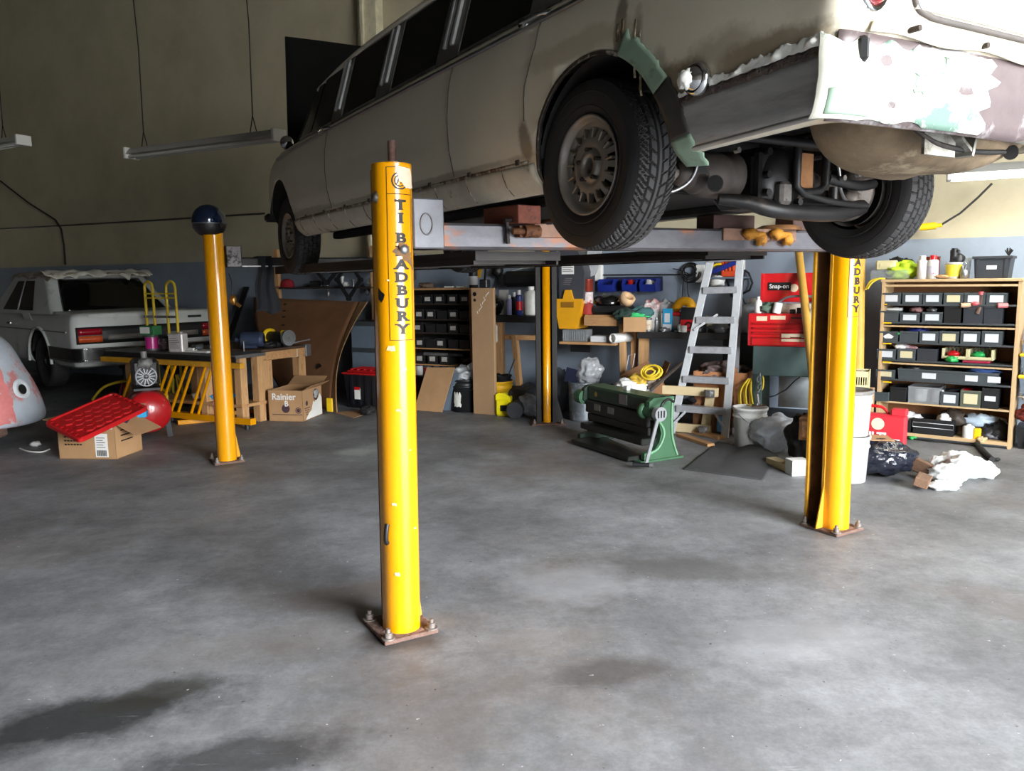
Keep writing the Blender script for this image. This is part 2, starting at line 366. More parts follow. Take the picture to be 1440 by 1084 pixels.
def post(label,loc,side,lean=(0,0),h=2.09,letter=True,rod=True,back=(.083,.2)):
    t=thing('lift_post',label,'lift post',loc,QA,'yellow posts of the vehicle lift'); t.rotation_euler=(lean[0],lean[1],QA)
    # half-round nose
    r=.083; b=B(); n=20; th=.006
    out=[(r,.03)]+[(r*math.cos(-PI*k/n),r*math.sin(-PI*k/n)) for k in range(n+1)]+[(-r,.03)]
    inn=[((r-th)*x/r,(y if y>0 else y*(r-th)/r)) for x,y in out]
    m=len(out)
    for zz in ((.02,h),):
        o3=[(x,y,.02) for x,y in out]+[(x,y,h) for x,y in out]
        b.add(o3,[(i+1,i,m+i,m+i+1) if False else (i,m+i,m+i+1,i+1) for i in range(m-1)],True)
    b.prism([(x,y) for x,y in out],(0,0,h-.004),(1,0,0),(0,1,0),(0,0,1),.005)
    part('post_tube',b,yel,t)
    # channel behind, open towards the inside of the lift
    b=B(); s=side; w=.083; wb,dp=back
    b.box(-wb*s,-wb*s+.008*s,.03,dp,.02,h-.01); b.box(-wb*s,w*s,.03,.04,.02,h-.01); b.box(-wb*s,w*s,dp-.01,dp,.02,h-.01)
    part('channel',b,[brownsteel],t)
    for yy in ((.026,.045),(dp-.014,dp+.004)):
        b=B(); b.box(w*s-.012*s,w*s+.004*s,yy[0],yy[1],.02,h-.012); part('flange_edge',b,yel_old,t)
    b=B(); b.box(-.13,.13,-.115,.17,0,.02,.004); bp=part('base_plate',b,rust,t)
    for x,y in ((-.105,-.09),(.105,-.09),(-.105,.145),(.105,.145)):
        b=B(); b.cyl((x,y,.02),(x,y,.026),.03,seg=16); b.cyl((x,y,.026),(x,y,.048),.019,seg=6); b.cyl((x,y,.04),(x,y,.066),.01,seg=10); part('anchor_bolt',b,mat('bolt_grey',(128,120,114),.6,.5,alt=(110,80,60),scale=30),t)
    for a_ in ((38,) if s>0 else (0,180)):
        ca,sa=math.cos(math.radians(a_)),math.sin(math.radians(a_)); p_=(.080*(1 if ca>=0 else -1),.035,0); b=B(); b.prism([(0,.02),(.065,.02),(.004,.30)],p_,(ca,sa,0),(0,0,1),(-sa,ca,0),.008); part('gusset',b,yel_old,t)
    if rod:
        b=B(); b.cyl((0,-.0,h),(0,0,h+.012),.034,seg=6); b.cyl((0,0,h),(0,0,h+.10),.017,seg=16)
        for k in range(18): b.lathe([(.017,0),(.019,.0015),(.017,.003)],(0,0,h+.02+k*.0043),(0,0,1),16)
        part('threaded_rod',b,mat('rusty_rod',(84,60,52),.7,.3,scale=40,alt=(60,40,36)),t)
    def fine(vs,fs,mx=.006):
        bm=bmesh.new(); V=[bm.verts.new(v) for v in vs]
        for f in fs:
            try: bm.faces.new([V[i] for i in f])
            except ValueError: pass
        bmesh.ops.triangulate(bm,faces=bm.faces[:])
        for _ in range(5):
            ed=[e for e in bm.edges if abs(e.verts[0].co.x-e.verts[1].co.x)>mx]
            if not ed: break
            bmesh.ops.subdivide_edges(bm,edges=ed,cuts=1); bmesh.ops.triangulate(bm,faces=bm.faces[:])
        bm.verts.index_update(); o=([v.co.copy() for v in bm.verts],[tuple(v.index for v in f.verts) for f in bm.faces]); bm.free(); return o
    def wrap(vs,z0,a0):   # flat letters bent round the nose, a0 = angle off the front
        o=[]
        for v in vs:
            a=a0+v.x/r; o.append(((r+.0012+v.z)*math.sin(a),-(r+.0012+v.z)*math.cos(a),z0+v.y))
        return o
    if letter:
        b=B(); a0=.0
        for k,ch in enumerate('TI BRADBURY'):
            if ch==' ': continue
            vs,fs=text(ch,.055,depth=.0006,bold=.0026)
            sc={'I':1.5}.get(ch,1.42)
            vs=[Vector((v.x*sc,v.y*1.0,v.z)) for v in vs]
            z0=h-.176-k*.055+(0 if k<2 else .027)
            v2,f2=fine(vs,fs); b.add(wrap(v2,z0,a0),f2)
            xs=[v.x for v in vs]; ys=[v.y for v in vs]
            bars=[]                            # slab serifs
            L0,L1=min(xs),max(xs)
            tops={'T':[(-.010,.010,0)],'I':[(-.013,.013,0),(-.013,.013,1)],'B':[(L0-.005,L0+.006,0),(L0-.005,L0+.006,1)],'D':[(L0-.005,L0+.006,0),(L0-.005,L0+.006,1)],'R':[(L0-.005,L0+.011,0),(L1-.008,L1+.005,0),(L0-.005,L0+.006,1)],'A':[(L0-.004,L0+.012,0),(L1-.012,L1+.004,0)],'U':[(L0-.006,L0+.012,1),(L1-.012,L1+.006,1)],'Y':[(-.011,.011,0),(L0-.004,L0+.012,1),(L1-.012,L1+.004,1)]}[ch]
            for x0,x1,top in tops:
                y=max(ys)-.0025 if top else min(ys)+.0025
                q=[Vector((x0+(x1-x0)*i/4,y+dy,.0006)) for dy in(-.003,.003) for i in range(5)]
                b.add(wrap(q,z0,a0),[(i,i+1,6+i,5+i) for i in range(4)])
        part('lettering',b,ink,t,'black upright capitals reading TI BRADBURY')
        b=B()                                   # thin outline boxes round name and logo
        def line(x0,z0,x1,z1,wd=.0014):
            if x0==x1: q=[Vector((x0+dx,z,.0004)) for z in (z0,z1) for dx in(-wd,wd)]; b.add(wrap(q,0,a0),[(0,1,3,2)])
            else:
                nn=10; q=[Vector((x0+(x1-x0)*i/nn,z0+dz,.0004)) for dz in(-wd,wd) for i in range(nn+1)]; b.add(wrap(q,0,a0),[(i,i+1,nn+2+i,nn+1+i) for i in range(nn)])
        for za,zb in ((h-.02,h-.13),(h-.13,h-.745)):
            line(-.057,za,.057,za); line(-.057,zb,.057,zb); line(-.057,zb,-.057,za); line(.057,zb,.057,za)
        part('outline',b,ink,t)
        b=B()
        def ring(cx,cz,r0,r1,n=28):
            q=[Vector((cx+rr*math.cos(2*PI*i/n),cz+rr*math.sin(2*PI*i/n),.0005)) for rr in(r0,r1) for i in range(n)]
            b.add(wrap(q,0,a0),[(i,(i+1)%n,n+(i+1)%n,n+i) for i in range(n)])
        ring(0,h-.075,.031,.037); ring(0,h-.075,.02,.025)
        for x in (-.008,.008): 
            q=[Vector(v) for v in ((x-.008,h-.088,.0006),(x-.003,h-.088,.0006),(x+.007,h-.062,.0006),(x+.002,h-.062,.0006))]; b.add(wrap(q,0,a0),[(0,1,2,3)])
        q=[Vector(v) for v in ((-.004,h-.079,.0006),(.01,h-.079,.0006),(.012,h-.074,.0006),(-.002,h-.074,.0006))]; b.add(wrap(q,0,a0),[(0,1,2,3)])
        part('emblem',b,ink,t,'black ringed emblem above the lettering')
    t['wrapr']=0; del t['wrapr']
    return t,wrap,h
tA,wrapA,hA=post('yellow lift post with the threaded rod on top, closest to the camera',Pa,1,lean=(0,.012),back=(.05,.13))
# stickers, scars and studs of this post
def patch_on(wrap,pts,name,m,parent,zoff=.0016,label=None,n=6):
    b=B()
    xs=[p[0] for p in pts]; c=Vector((sum(xs)/len(xs),sum(p[1] for p in pts)/len(pts),zoff))
    ring_=[Vector((x,z,zoff)) for x,z in pts]
    vs=[]; fs=[]
    K=5; m_=len(ring_)
    for k in range(K+1): vs+=[c.lerp(p,k/K) for p in ring_]
    fs=[(k*m_+i,k*m_+(i+1)%m_,(k+1)*m_+(i+1)%m_,(k+1)*m_+i) for k in range(K) for i in range(m_)]
    b.add(wrap(vs,0,0),fs,True); return part(name,b,m,parent,label)
def rough(pts,amp,seed,sub=5):
    o=[]
    for i in range(len(pts)):
        a,c=Vector(pts[i]+(0,)),Vector(pts[(i+1)%len(pts)]+(0,))
        for k in range(sub):
            p=a.lerp(c,k/sub); q=p+Vector((noise.noise(Vector((i*1.3+k*.7,seed,0))),noise.noise(Vector((i*.7+k*1.1,seed,5))),0))*amp; o.append((q.x,q.y))
    return o
patch_on(wrapA,rough([(-.02,hA-.015),(.06,hA-.02),(.075,hA-.10),(.03,hA-.105),(-.005,hA-.075)],.01,1),'torn_sticker',paper,tA,label='torn cream paper sticker')
patch_on(wrapA,rough([(-.04,hA-.37),(.0,hA-.33),(.035,hA-.34),(.055,hA-.40),(.075,hA-.45),(.01,hA-.40)],.012,2),'weld_scar',mat('scorched',(120,88,54),.8,scale=30,alt=(90,84,80)),tA)
b=B(); b.T=Matrix.Translation(wrapA([Vector((.012,0,.0))],hA-.36,0)[0]); b.lathe([(0,-.012),(.006,-.012),(.018,-.008),(.02,0)],(0,0,0),(0,1,0),16); part('stud',b,gsteel,tA)
b=B(); b.T=Matrix.Translation(wrapA([Vector((-.118,0,-.002))],hA-.14,0)[0]); b.blob((0,0,0),(.018,.018,.024),12,8,.2); part('plug_bolt',b,mat('dark_bolt',(60,54,50),.5,.4),tA)
patch_on(wrapA,rough([(-.112,hA-.52),(-.095,hA-.535),(-.075,hA-.55),(-.09,hA-.585),(-.112,hA-.57)],.004,3),'tape_patch',blk,tA,label='black tape patch')
b=B(); b.tube(wander([(-.078,-.045,.53),(-.086,-.05,.5),(-.088,-.048,.46),(-.08,-.042,.44)]),[.008]*7+[.012]*6+[.014]*6,8) if False else b.tube(wander([(-.078,-.045,.53),(-.086,-.05,.5),(-.088,-.048,.46),(-.08,-.042,.44)]),.011,8); part('cable_plug',b,blk,tA)
for k,(x,z,s) in enumerate(((-.055,1.31,.02),(.0,1.22,.012),(-.05,.30,.014),(-.055,.62,.012),(-.03,1.04,.01),(.04,.5,.008),(-.06,1.6,.008),(.02,.86,.006))):
    patch_on(wrapA,rough([(x-s,z-s*.4),(x+s,z-s*.5),(x+s*.8,z+s*.5),(x-s*.6,z+s*.6)],s*.6,10+k),'paint_chip',mat('primer_chip',(226,206,150),.7,alt=(120,84,60),scale=60),tA)
tB,wrapB,hB=post('yellow lift post with the dark blue helmet hung on its top',Pb,1,h=2.03,letter=False,rod=False,back=(.05,.13))
b=B(); b.blob((.13,-.03,1.45),(.03,.03,.045),14,8,.15); b.cyl((.15,-.04,1.42),(.18,-.06,1.39),.015); part('hose_fitting',b,mat('brass',(170,130,70),.35,.9),tB)
b=B(); b.tube(wander([(.11,0,1.68),(.125,-.03,1.6),(.12,-.03,1.52),(.13,-.03,1.46)]),.004,6); part('hose_wire',b,blk,tB)
tD,wrapD,hD=post('yellow lift post in front of the stacked white buckets',Pd,-1,back=(.083,.165))
# far post, seen into its open channel
tC=thing('lift_post','yellow lift post with dark channel sides between the shop bench and the wall machine','lift post',Pc,0,'yellow posts of the vehicle lift')
b=B(); r=.045; b.lathe([(r,.02),(r,1.98),(0,1.98)],(0,-.03,0),(0,0,1),20); part('post_tube',b,yel,tC)
b=B(); b.box(-.115,.115,.07,.08,.02,1.98); 
for s in(-1,1): b.box(s*.108,s*.115,-.06,.08,.02,1.98); b.box(s*.062,s*.112,-.07,-.06,.02,1.98)
part('channel',b,chan_dark,tC)
b=B(); b.box(-.17,.2,-.16,.2,0,.02,.004); part('base_plate',b,rust,tC)
for x,y in ((-.14,-.12),(.16,-.12),(.16,.15),(-.14,.15)):
    b=B(); b.cyl((x,y,.02),(x,y,.045),.02,seg=6); b.cyl((x,y,.04),(x,y,.065),.01,seg=8); part('anchor_bolt',b,_M['bolt_grey'],tC)
b=B(); b.prism([(.115,.02),(.19,.02),(.12,.28)],(0,-.004,0),(1,0,0),(0,0,1),(0,1,0),.008); part('gusset',b,chan_dark,tC)
# helmet on the post
th=thing('crash_helmet','dark blue open helmet with black trim sitting on top of a yellow post','helmet',Pb+Vector((-.02,-.02,2.0)),-.35)
def helm(r0,lo):
    def fn(u,v):
        a=2*PI*u; t=lo+(PI/2-lo)*v; return (r0*1.0*math.cos(a)*math.cos(t),r0*1.1*math.sin(a)*math.cos(t),.13+r0*1.05*math.sin(t))
    return fn
hel=mat('helmet_blue',(20,34,60),.16,.35,var=.15,coat=1.)
b=B(); b.grid(helm(.138,-.15),32,14,closed_u=True); part('shell',b,hel,th)
def fn(u,v):
    a=2*PI*u; t=-1.0+.88*v; k=1.0-.25*max(0,-math.sin(t)-.6); return (.136*k*math.cos(a)*math.cos(t)**.7,.148*k*math.sin(a)*math.cos(t)**.7,.13+.14*math.sin(t))
b=B(); b.grid(fn,32,8,closed_u=True); part('skirt',b,mat('helmet_black',(22,20,22),.45,var=.2),th)
b=B(); b.tube([(.1385*math.cos(a)*.99,.151*math.sin(a)*.99,.108) for a in [2*PI*i/40 for i in range(40)]],.006,6,closed=True); part('trim_band',b,mat('silver_band',(120,124,130),.3,.8),th)
b=B()
for s in(-1,1): b.cyl((.13*s,-.02,.09),(.148*s,-.02,.09),.022,seg=14)
part('press_stud',b,blk,th)
# cross beams
beamm=mat('scuffed_beam',(98,97,102),.45,.45,var=.3,scale=9,alt=(140,92,66),alt_at=.58,bump=.08,bscale=30,stretch=(.5,1,1))
dbeam=mat('dark_beam',(40,36,34),.55,.2,var=.35,scale=6,alt=(84,52,34),alt_at=.66)
def on_line(p,q,y0):    # frame: x along p->q
    d=(q-p); a=math.atan2(d.y,d.x); return a,d.length
a,l=on_line(Pa,Pd,0)
t=thing('rear_lift_beam','scuffed grey steel lift beam crossing under the car behind its hanging rear wheel','lift beam',Pa,a); BEAM=t
b=B(); b.box(.08,l-.05,-.03,.13,1.735,1.85,.012); part('box_section',b,beamm,t)
b=B(); b.box(.09,.235,-.06,.16,1.735,1.95,.006); part('end_bracket',b,mat('bracket_grey',(108,109,114),.5,.4,alt=(150,96,70),alt_at=.64,scale=8),t)
b=B(); b.tube([(.15+.028*math.cos(k),-.062,1.84+.045*math.sin(k)) for k in [2*PI*i/18 for i in range(18)]],.004,6,closed=True); part('weld_ring',b,mat('weld',(110,108,108),.5,.5),t)
for x0,x1 in ((.70,1.02),(1.87,2.42)):
    b=B(); b.box(x0,x1,-.045,-.028,1.79,1.855,.003); part('rail_plate',b,mat('rust_rail',(134,104,88),.6,.4,alt=(160,100,60),scale=15),t)
b=B(); b.cyl((.62,-.085,1.815),(.70,-.085,1.815),.03,seg=6); b.cyl((.56,-.085,1.815),(.64,-.085,1.815),.014); b.box(.60,.69,-.08,-.03,1.79,1.84); part('stop_nut',b,mat('rusty_nut',(110,70,44),.75,.3,scale=30,alt=(60,38,28)),t)
b=B(); b.bar((.55,-.05,1.86),(.555,-.05,1.76),.014); b.cyl((.53,-.06,1.865),(.59,-.04,1.87),.01); part('hook_pin',b,mat('dark_hook',(48,40,38),.6,.4),t)
oc=mat('ochre_rust',(190,130,40),.7,.2,scale=30,alt=(110,70,40))
for x in (2.02,2.22):
    b=B(); b.cyl((x,-.075,1.825),(x+.11,-.075,1.82),.018,seg=10); b.blob((x+.02,-.07,1.825),(.05,.035,.03),14,8,.25,3,x); b.blob((x+.1,-.07,1.80),(.035,.03,.035),12,8,.25,3,x+3); part('locking_dog',b,oc,t)
a2,l2=on_line(Pb,Pc,0)
t=thing('front_lift_beam','dark steel lift beam at the far end beneath the car nose','lift beam',Pb,a2)
b=B(); b.box(.08,l2-.05,-.02,.14,1.735,1.82,.01); part('box_section',b,dbeam,t)
b=B(); b.box(.09,.22,-.05,.14,1.735,1.92,.006); part('end_bracket',b,mat('bracket_worn',(96,92,92),.5,.6,alt=(30,28,28),alt_at=.55,scale=14),t)
b=B(); b.box(.1,1.6,-.035,-.02,1.738,1.748); part('lower_lip',b,gsteel,t)
# runways and jack blocks in the car's frame
CD=Vector((-.517,.856,0)).normalized(); CL=Vector((-CD.y,CD.x,0)); CA=math.atan2(CD.y,CD.x); CO=Vector((1.0232,3.4524,0))
for y0,y1,lab in ((.30,.80,'long dark lift runway under the near side of the raised car'),(-1.25,-.75,'long dark lift runway under the far side of the raised car')):
    t=thing('lift_runway',lab,'lift runway',CO,CA)
    zo=0 if y0>0 else .03
    b=B(); b.T=Matrix.Translation((0,0,zo)); b.box(1.0,4.66,y0,y1,1.70,1.71); b.box(1.0,4.66,y0,y0+.012,1.67,1.735); b.box(1.0,4.66,y1-.012,y1,1.67,1.735); part('deck',b,dbeam,t)
    b=B(); b.T=Matrix.Translation((0,0,zo))
    for k in range(9): b.box(1.1+k*.42,1.15+k*.42,y0+.012,y1-.012,1.675,1.70)
    part('cross_rib',b,dbeam,t)
    b=B(); b.box(.98,1.0,y0,y1,1.69+zo,1.735+zo); part('end_lip',b,dbeam,t)
wood_red=mat('red_brown_wood',(122,68,52),.75,var=.25,scale=4,stretch=(1,8,8),alt=(86,48,38))
wood_dk=mat('dark_brown_wood',(66,44,38),.75,var=.3,scale=4,stretch=(1,8,8))
o=solo('support_block',B().box(-.13,.13,-.07,.07,0,.085,.004),wood_red,'red brown wooden block propping the sill ahead of the near rear wheel','wood block',BEAM.matrix_basis@Vector((.63,.05,1.85)),CA+.15)
o=solo('support_block',B().box(-.15,.15,-.07,.07,0,.078,.004),wood_dk,'dark wooden block on the steel beam below the differential','wood block',BEAM.matrix_basis@Vector((1.98,.06,1.85)),a)
o=solo('support_block',B().box(-.12,.12,-.07,.07,0,.09,.004),wood_dk,'small dark wooden block on the steel beam beside the far rear wheel','wood block',BEAM.matrix_basis@Vector((2.55,.06,1.85)),a)
for x,nm,lb in ((.88,'turntable_pad','round grey steel pad on the beam beside the near rear wheel'),(2.34,'turntable_pad','round rusty steel pad on the beam beside the dark wooden block')):
    b=B(); b.lathe([(0,.03),(.09,.03),(.13,.012),(.135,0)],(0,0,0),(0,0,1),28); solo(nm,b,beamm if x<1 else brownsteel,lb,'steel pad',BEAM.matrix_basis@Vector((x,.02,1.85)))
# dark cloth hung over the far beam
p=BEAM; 
def fn(u,v):
    x=(.06+.05*v)*(u-.5)*2; return (x+.01*math.sin(9*v),-.035+.018*math.sin(u*14+2*v)-.01*v,1.83-.5*v+.02*math.sin(u*7)*v)
b=B(); b.grid(fn,24,20,thick=(0,.004,0)); b.box(-.06,.06,-.04,.15,1.82,1.832); solo('hanging_cloth',b,mat('dark_cloth',(32,34,38),.95),'dark cloth strip hanging from the far lift beam','cloth',Pb+Vector((math.cos(a2)*.42,math.sin(a2)*.42,0)),a2)
# ================================================================== THE RAISED LIMOUSINE (x forward, y to its left, origin under rear axle)
cream=mat('cream_paint',(216,208,188),.32,var=.05,scale=2,coat=.35,alt=(200,190,168),alt_at=.7)
under=mat('underbody_black',(26,24,23),.7,var=.4,scale=8,alt=(52,44,38),alt_at=.62)
chrome=mat('chrome',(205,208,210),.12,1.,var=.04); dchrome=mat('dull_chrome',(150,152,152),.3,.9,var=.1)
glass=mat('dark_glass',(10,11,11),.06,var=.1,spec=.5)
tyre_m=mat('tyre_rubber',(40,39,39),.72,var=.2,scale=12); alloy=mat('brake_dusted_alloy',(150,145,138),.42,.5,var=.2,scale=8)
LIMO=thing('limousine','cream stretched limousine raised on the yellow lift with patched rear','car',CO,CA)
W0=.92
def half(z):                      # half width of the lower body against height
    k=[(1.94,.80),(1.96,.835),(1.99,.87),(2.03,.89),(2.07,.898),(2.2,.925),(2.32,.932),(2.45,.925),(2.54,.908),(2.58,.895),(2.63,.87)]
    if z<=k[0][0]: return k[0][1]
    for (a,p),(c,q) in zip(k,k[1:]):
        if z<=c: return p+(q-p)*(z-a)/(c-a)
    return k[-1][1]
def rear_x(z):
    k=[(1.94,-1.0),(2.0,-1.07),(2.1,-1.095),(2.2,-1.09),(2.225,-1.11),(2.3,-1.12),(2.45,-1.10),(2.63,-1.0)]
    if z<=k[0][0]: return k[0][1]
    for (a,p),(c,q) in zip(k,k[1:]):
        if z<=c: return p+(q-p)*(z-a)/(c-a)
    return k[-1][1]
def front_x(z):
    k=[(1.94,4.2),(2.05,4.5),(2.2,4.66),(2.45,4.70),(2.56,4.62),(2.63,4.4)]
    if z<=k[0][0]: return k[0][1]
    for (a,p),(c,q) in zip(k,k[1:]):
        if z<=c: return p+(q-p)*(z-a)/(c-a)
    return k[-1][1]
def contour(z,n_side=60,inset=0.,rr=.07,rf=.35):
    w,r,f=half(z)-inset,rear_x(z)+inset,front_x(z)-inset; P=[]
    def taper(x): return w-(.09*max(0,(x-3.3)/1.4)**2)-.02*max(0,(-x-.5)/.6)**2
    # start rear centre, go to left side, front, right side
    hw=taper(r+rr)-rr
    for i in range(16): P.append((r-.035*(1-(i/16)**2),hw*i/16))
    for i in range(9):
        a=PI/2*i/8; P.append((r+rr-rr*math.cos(a),hw+rr*math.sin(a)))
    for i in range(1,n_side):
        x=r+rr+(f-rf-r-rr)*i/n_side; P.append((x,taper(x)))
    hw2=taper(f-rf)-rf*.5
    for i in range(13):
        a=PI/2*i/12; P.append((f-rf+rf*math.sin(a),hw2+rf*.5*math.cos(a)))
    for i in range(1,11): P.append((f+.03*(i/10)**.5*0,hw2*(1-i/10)))
    L_=P[:]; R_=[(x,-y) for x,y in P[1:-1][::-1]]
    return L_+R_
ZS=[1.945,1.955,1.965,1.98,2.0,2.03,2.06,2.075,2.1,2.15,2.2,2.215,2.23,2.26,2.3,2.34,2.38,2.42,2.46,2.5,2.53,2.555,2.575,2.59,2.61,2.63]
def cut_low(x,z):                 # rocker only between the arches; higher valance behind the rear wheel and ahead of the front one
    return z
b=B(); rows=[contour(z) for z in ZS]; n=len(rows[0])
vs=[]
for z,row in zip(ZS,rows):
    for x,y in row:
        zz=z
        lo=1.945
        if x<-.4: lo=1.985+.02*min(1,(-x-.4)/.6)
        if x>3.9: lo=2.02
        if zz<lo: zz=lo+(zz-1.945)*.02
        vs.append((x,y,zz))
fs=[(j*n+i,j*n+(i+1)%n,(j+1)*n+(i+1)%n,(j+1)*n+i) for j in range(len(ZS)-1) for i in range(n)]
b.add(vs,fs,True)
def weathered():
    m=cream.copy(); m.name='weathered_cream_paint'; nt=m.node_tree; L=nt.links.new; bs=nt.nodes['Principled BSDF']; src=bs.inputs['Base Color'].links[0].from_socket
    tc=nt.nodes.new('ShaderNodeTexCoord').outputs['Object']
    def blot(x,z,rx,rz,c,amt,ns=9.):
        nonlocal src
        mp=nt.nodes.new('ShaderNodeMapping'); mp.vector_type='TEXTURE'; mp.inputs['Location'].default_value=(x,0,z); mp.inputs['Scale'].default_value=(rx,50,rz); L(tc,mp.inputs['Vector'])
        ln=nt.nodes.new('ShaderNodeVectorMath'); ln.operation='LENGTH'; L(mp.outputs[0],ln.inputs[0])
        nz=nt.nodes.new('ShaderNodeTexNoise'); nz.inputs['Scale'].default_value=ns; nz.inputs['Detail'].default_value=7; nz.inputs['Roughness'].default_value=.7; L(tc,nz.inputs['Vector'])
        mu=nt.nodes.new('ShaderNodeMath'); mu.operation='MULTIPLY_ADD'; L(nz.outputs['Fac'],mu.inputs[0]); mu.inputs[1].default_value=-1.3; L(ln.outputs['Value'],mu.inputs[2])
        rp=nt.nodes.new('ShaderNodeValToRGB'); L(mu.outputs[0],rp.inputs['Fac']); rp.color_ramp.elements[0].position=0.; rp.color_ramp.elements[0].color=(amt,)*3+(1,); rp.color_ramp.elements[1].position=.4; rp.color_ramp.elements[1].color=(0,0,0,1)
        mx=nt.nodes.new('ShaderNodeMix'); mx.data_type='RGBA'; L(rp.outputs['Color'],mx.inputs['Factor']); L(src,mx.inputs['A']); mx.inputs['B'].default_value=srgb(*c); src=mx.outputs['Result']
    for a in ((-.55,2.185,.16,.07,(112,94,68),.8),(-.92,2.19,.26,.06,(120,104,82),.75),(-.74,2.20,.2,.10,(140,124,100),.5),(-.275,2.42,.035,.13,(92,80,62),.75),(-.365,2.30,.035,.16,(110,96,74),.6),(-.47,2.2,.05,.12,(120,104,80),.55),(.0,2.42,.35,.05,(170,158,130),.5),(.34,2.14,.05,.10,(96,82,66),.7),(1.6,2.09,1.7,.018,(120,108,88),.5),(3.2,2.10,.6,.03,(130,118,96),.5),(2.1,2.25,.9,.10,(190,184,168),.4),(-1.0,2.5,.1,.3,(186,176,154),.4)): blot(*a)
    L(src,bs.inputs['Base Color']); return m
body=part('body_shell',b,[weathered()],LIMO)
def cutter(x,z,r,y0,y1,extra=None):
    c=B(); c.cyl((x,y0,z),(x,y1,z),r,seg=56)
    return link('cut',c.mesh('cut'),under,LIMO)
cuts=[]
for s in(-1,1):
    cuts.append(cutter(-.11,1.975,.395,s*.55,s*1.1)); cuts.append(cutter(4.04,2.02,.385,s*.55,s*1.1))
    c=B(); c.prism([(-.55,1.9),(-.40,2.14),(-.1,1.97),(.27,1.96),(.3,1.9)],(0,s*.55,0),(1,0,0),(0,0,1),(0,s,0),.6) if s>0 else c.prism([(-.55,1.9),(.3,1.9),(.27,1.96),(-.1,1.97),(-.40,2.14)],(0,-.55,0),(1,0,0),(0,0,1),(0,-1,0),.6)
    cuts.append(link('cut',c.mesh('cut'),under,LIMO))
c=B(); c.prism([(.10,1.90),(-.45,2.085),(-1.2,2.085),(-1.2,1.90)],(-1.4,0,0),(0,1,0),(0,0,1),(1,0,0),.95); cuts.append(link('cut',c.mesh('cut'),under,LIMO))
bpy.context.view_layer.update()
bake(body,cut=cuts,solid=.018)
for p in body.data.polygons: p.use_smooth=True
# rear wheel tubs, front tubs, floor, boot floor
b=B()
for s in(-1,1):
    for cx,cz,r in((-.11,1.975,.40),(4.04,2.02,.39)):
        b=B()
        def tub(u,v,cx=cx,cz=cz,r=r,s=s):
            a=.25+(PI-.5)*u; k=1 if v<.9 else .0
            return (cx+r*k*math.cos(a),s*(.885-.33*min(1,v/.9)),cz+r*k*math.sin(a)+(.1 if k==0 else 0))
        b.grid(tub,30,10); part('wheel_tub',b,under,LIMO)
b=B(); b.box(.35,3.6,-.80,.80,1.975,2.0); b.box(-1.0,.35,-.78,.78,2.24,2.27); b.box(3.6,4.5,-.6,.6,2.12,2.15); b.box(.33,.37,-.8,.8,1.98,2.27)
for s in(-1,1): b.box(-.95,.5,s*.46-.035,s*.46+.035,2.12,2.24,.01); b.box(.5,3.7,s*.55-.04,s*.55+.04,1.93,1.98,.01)
part('floor_pan',b,under,LIMO)
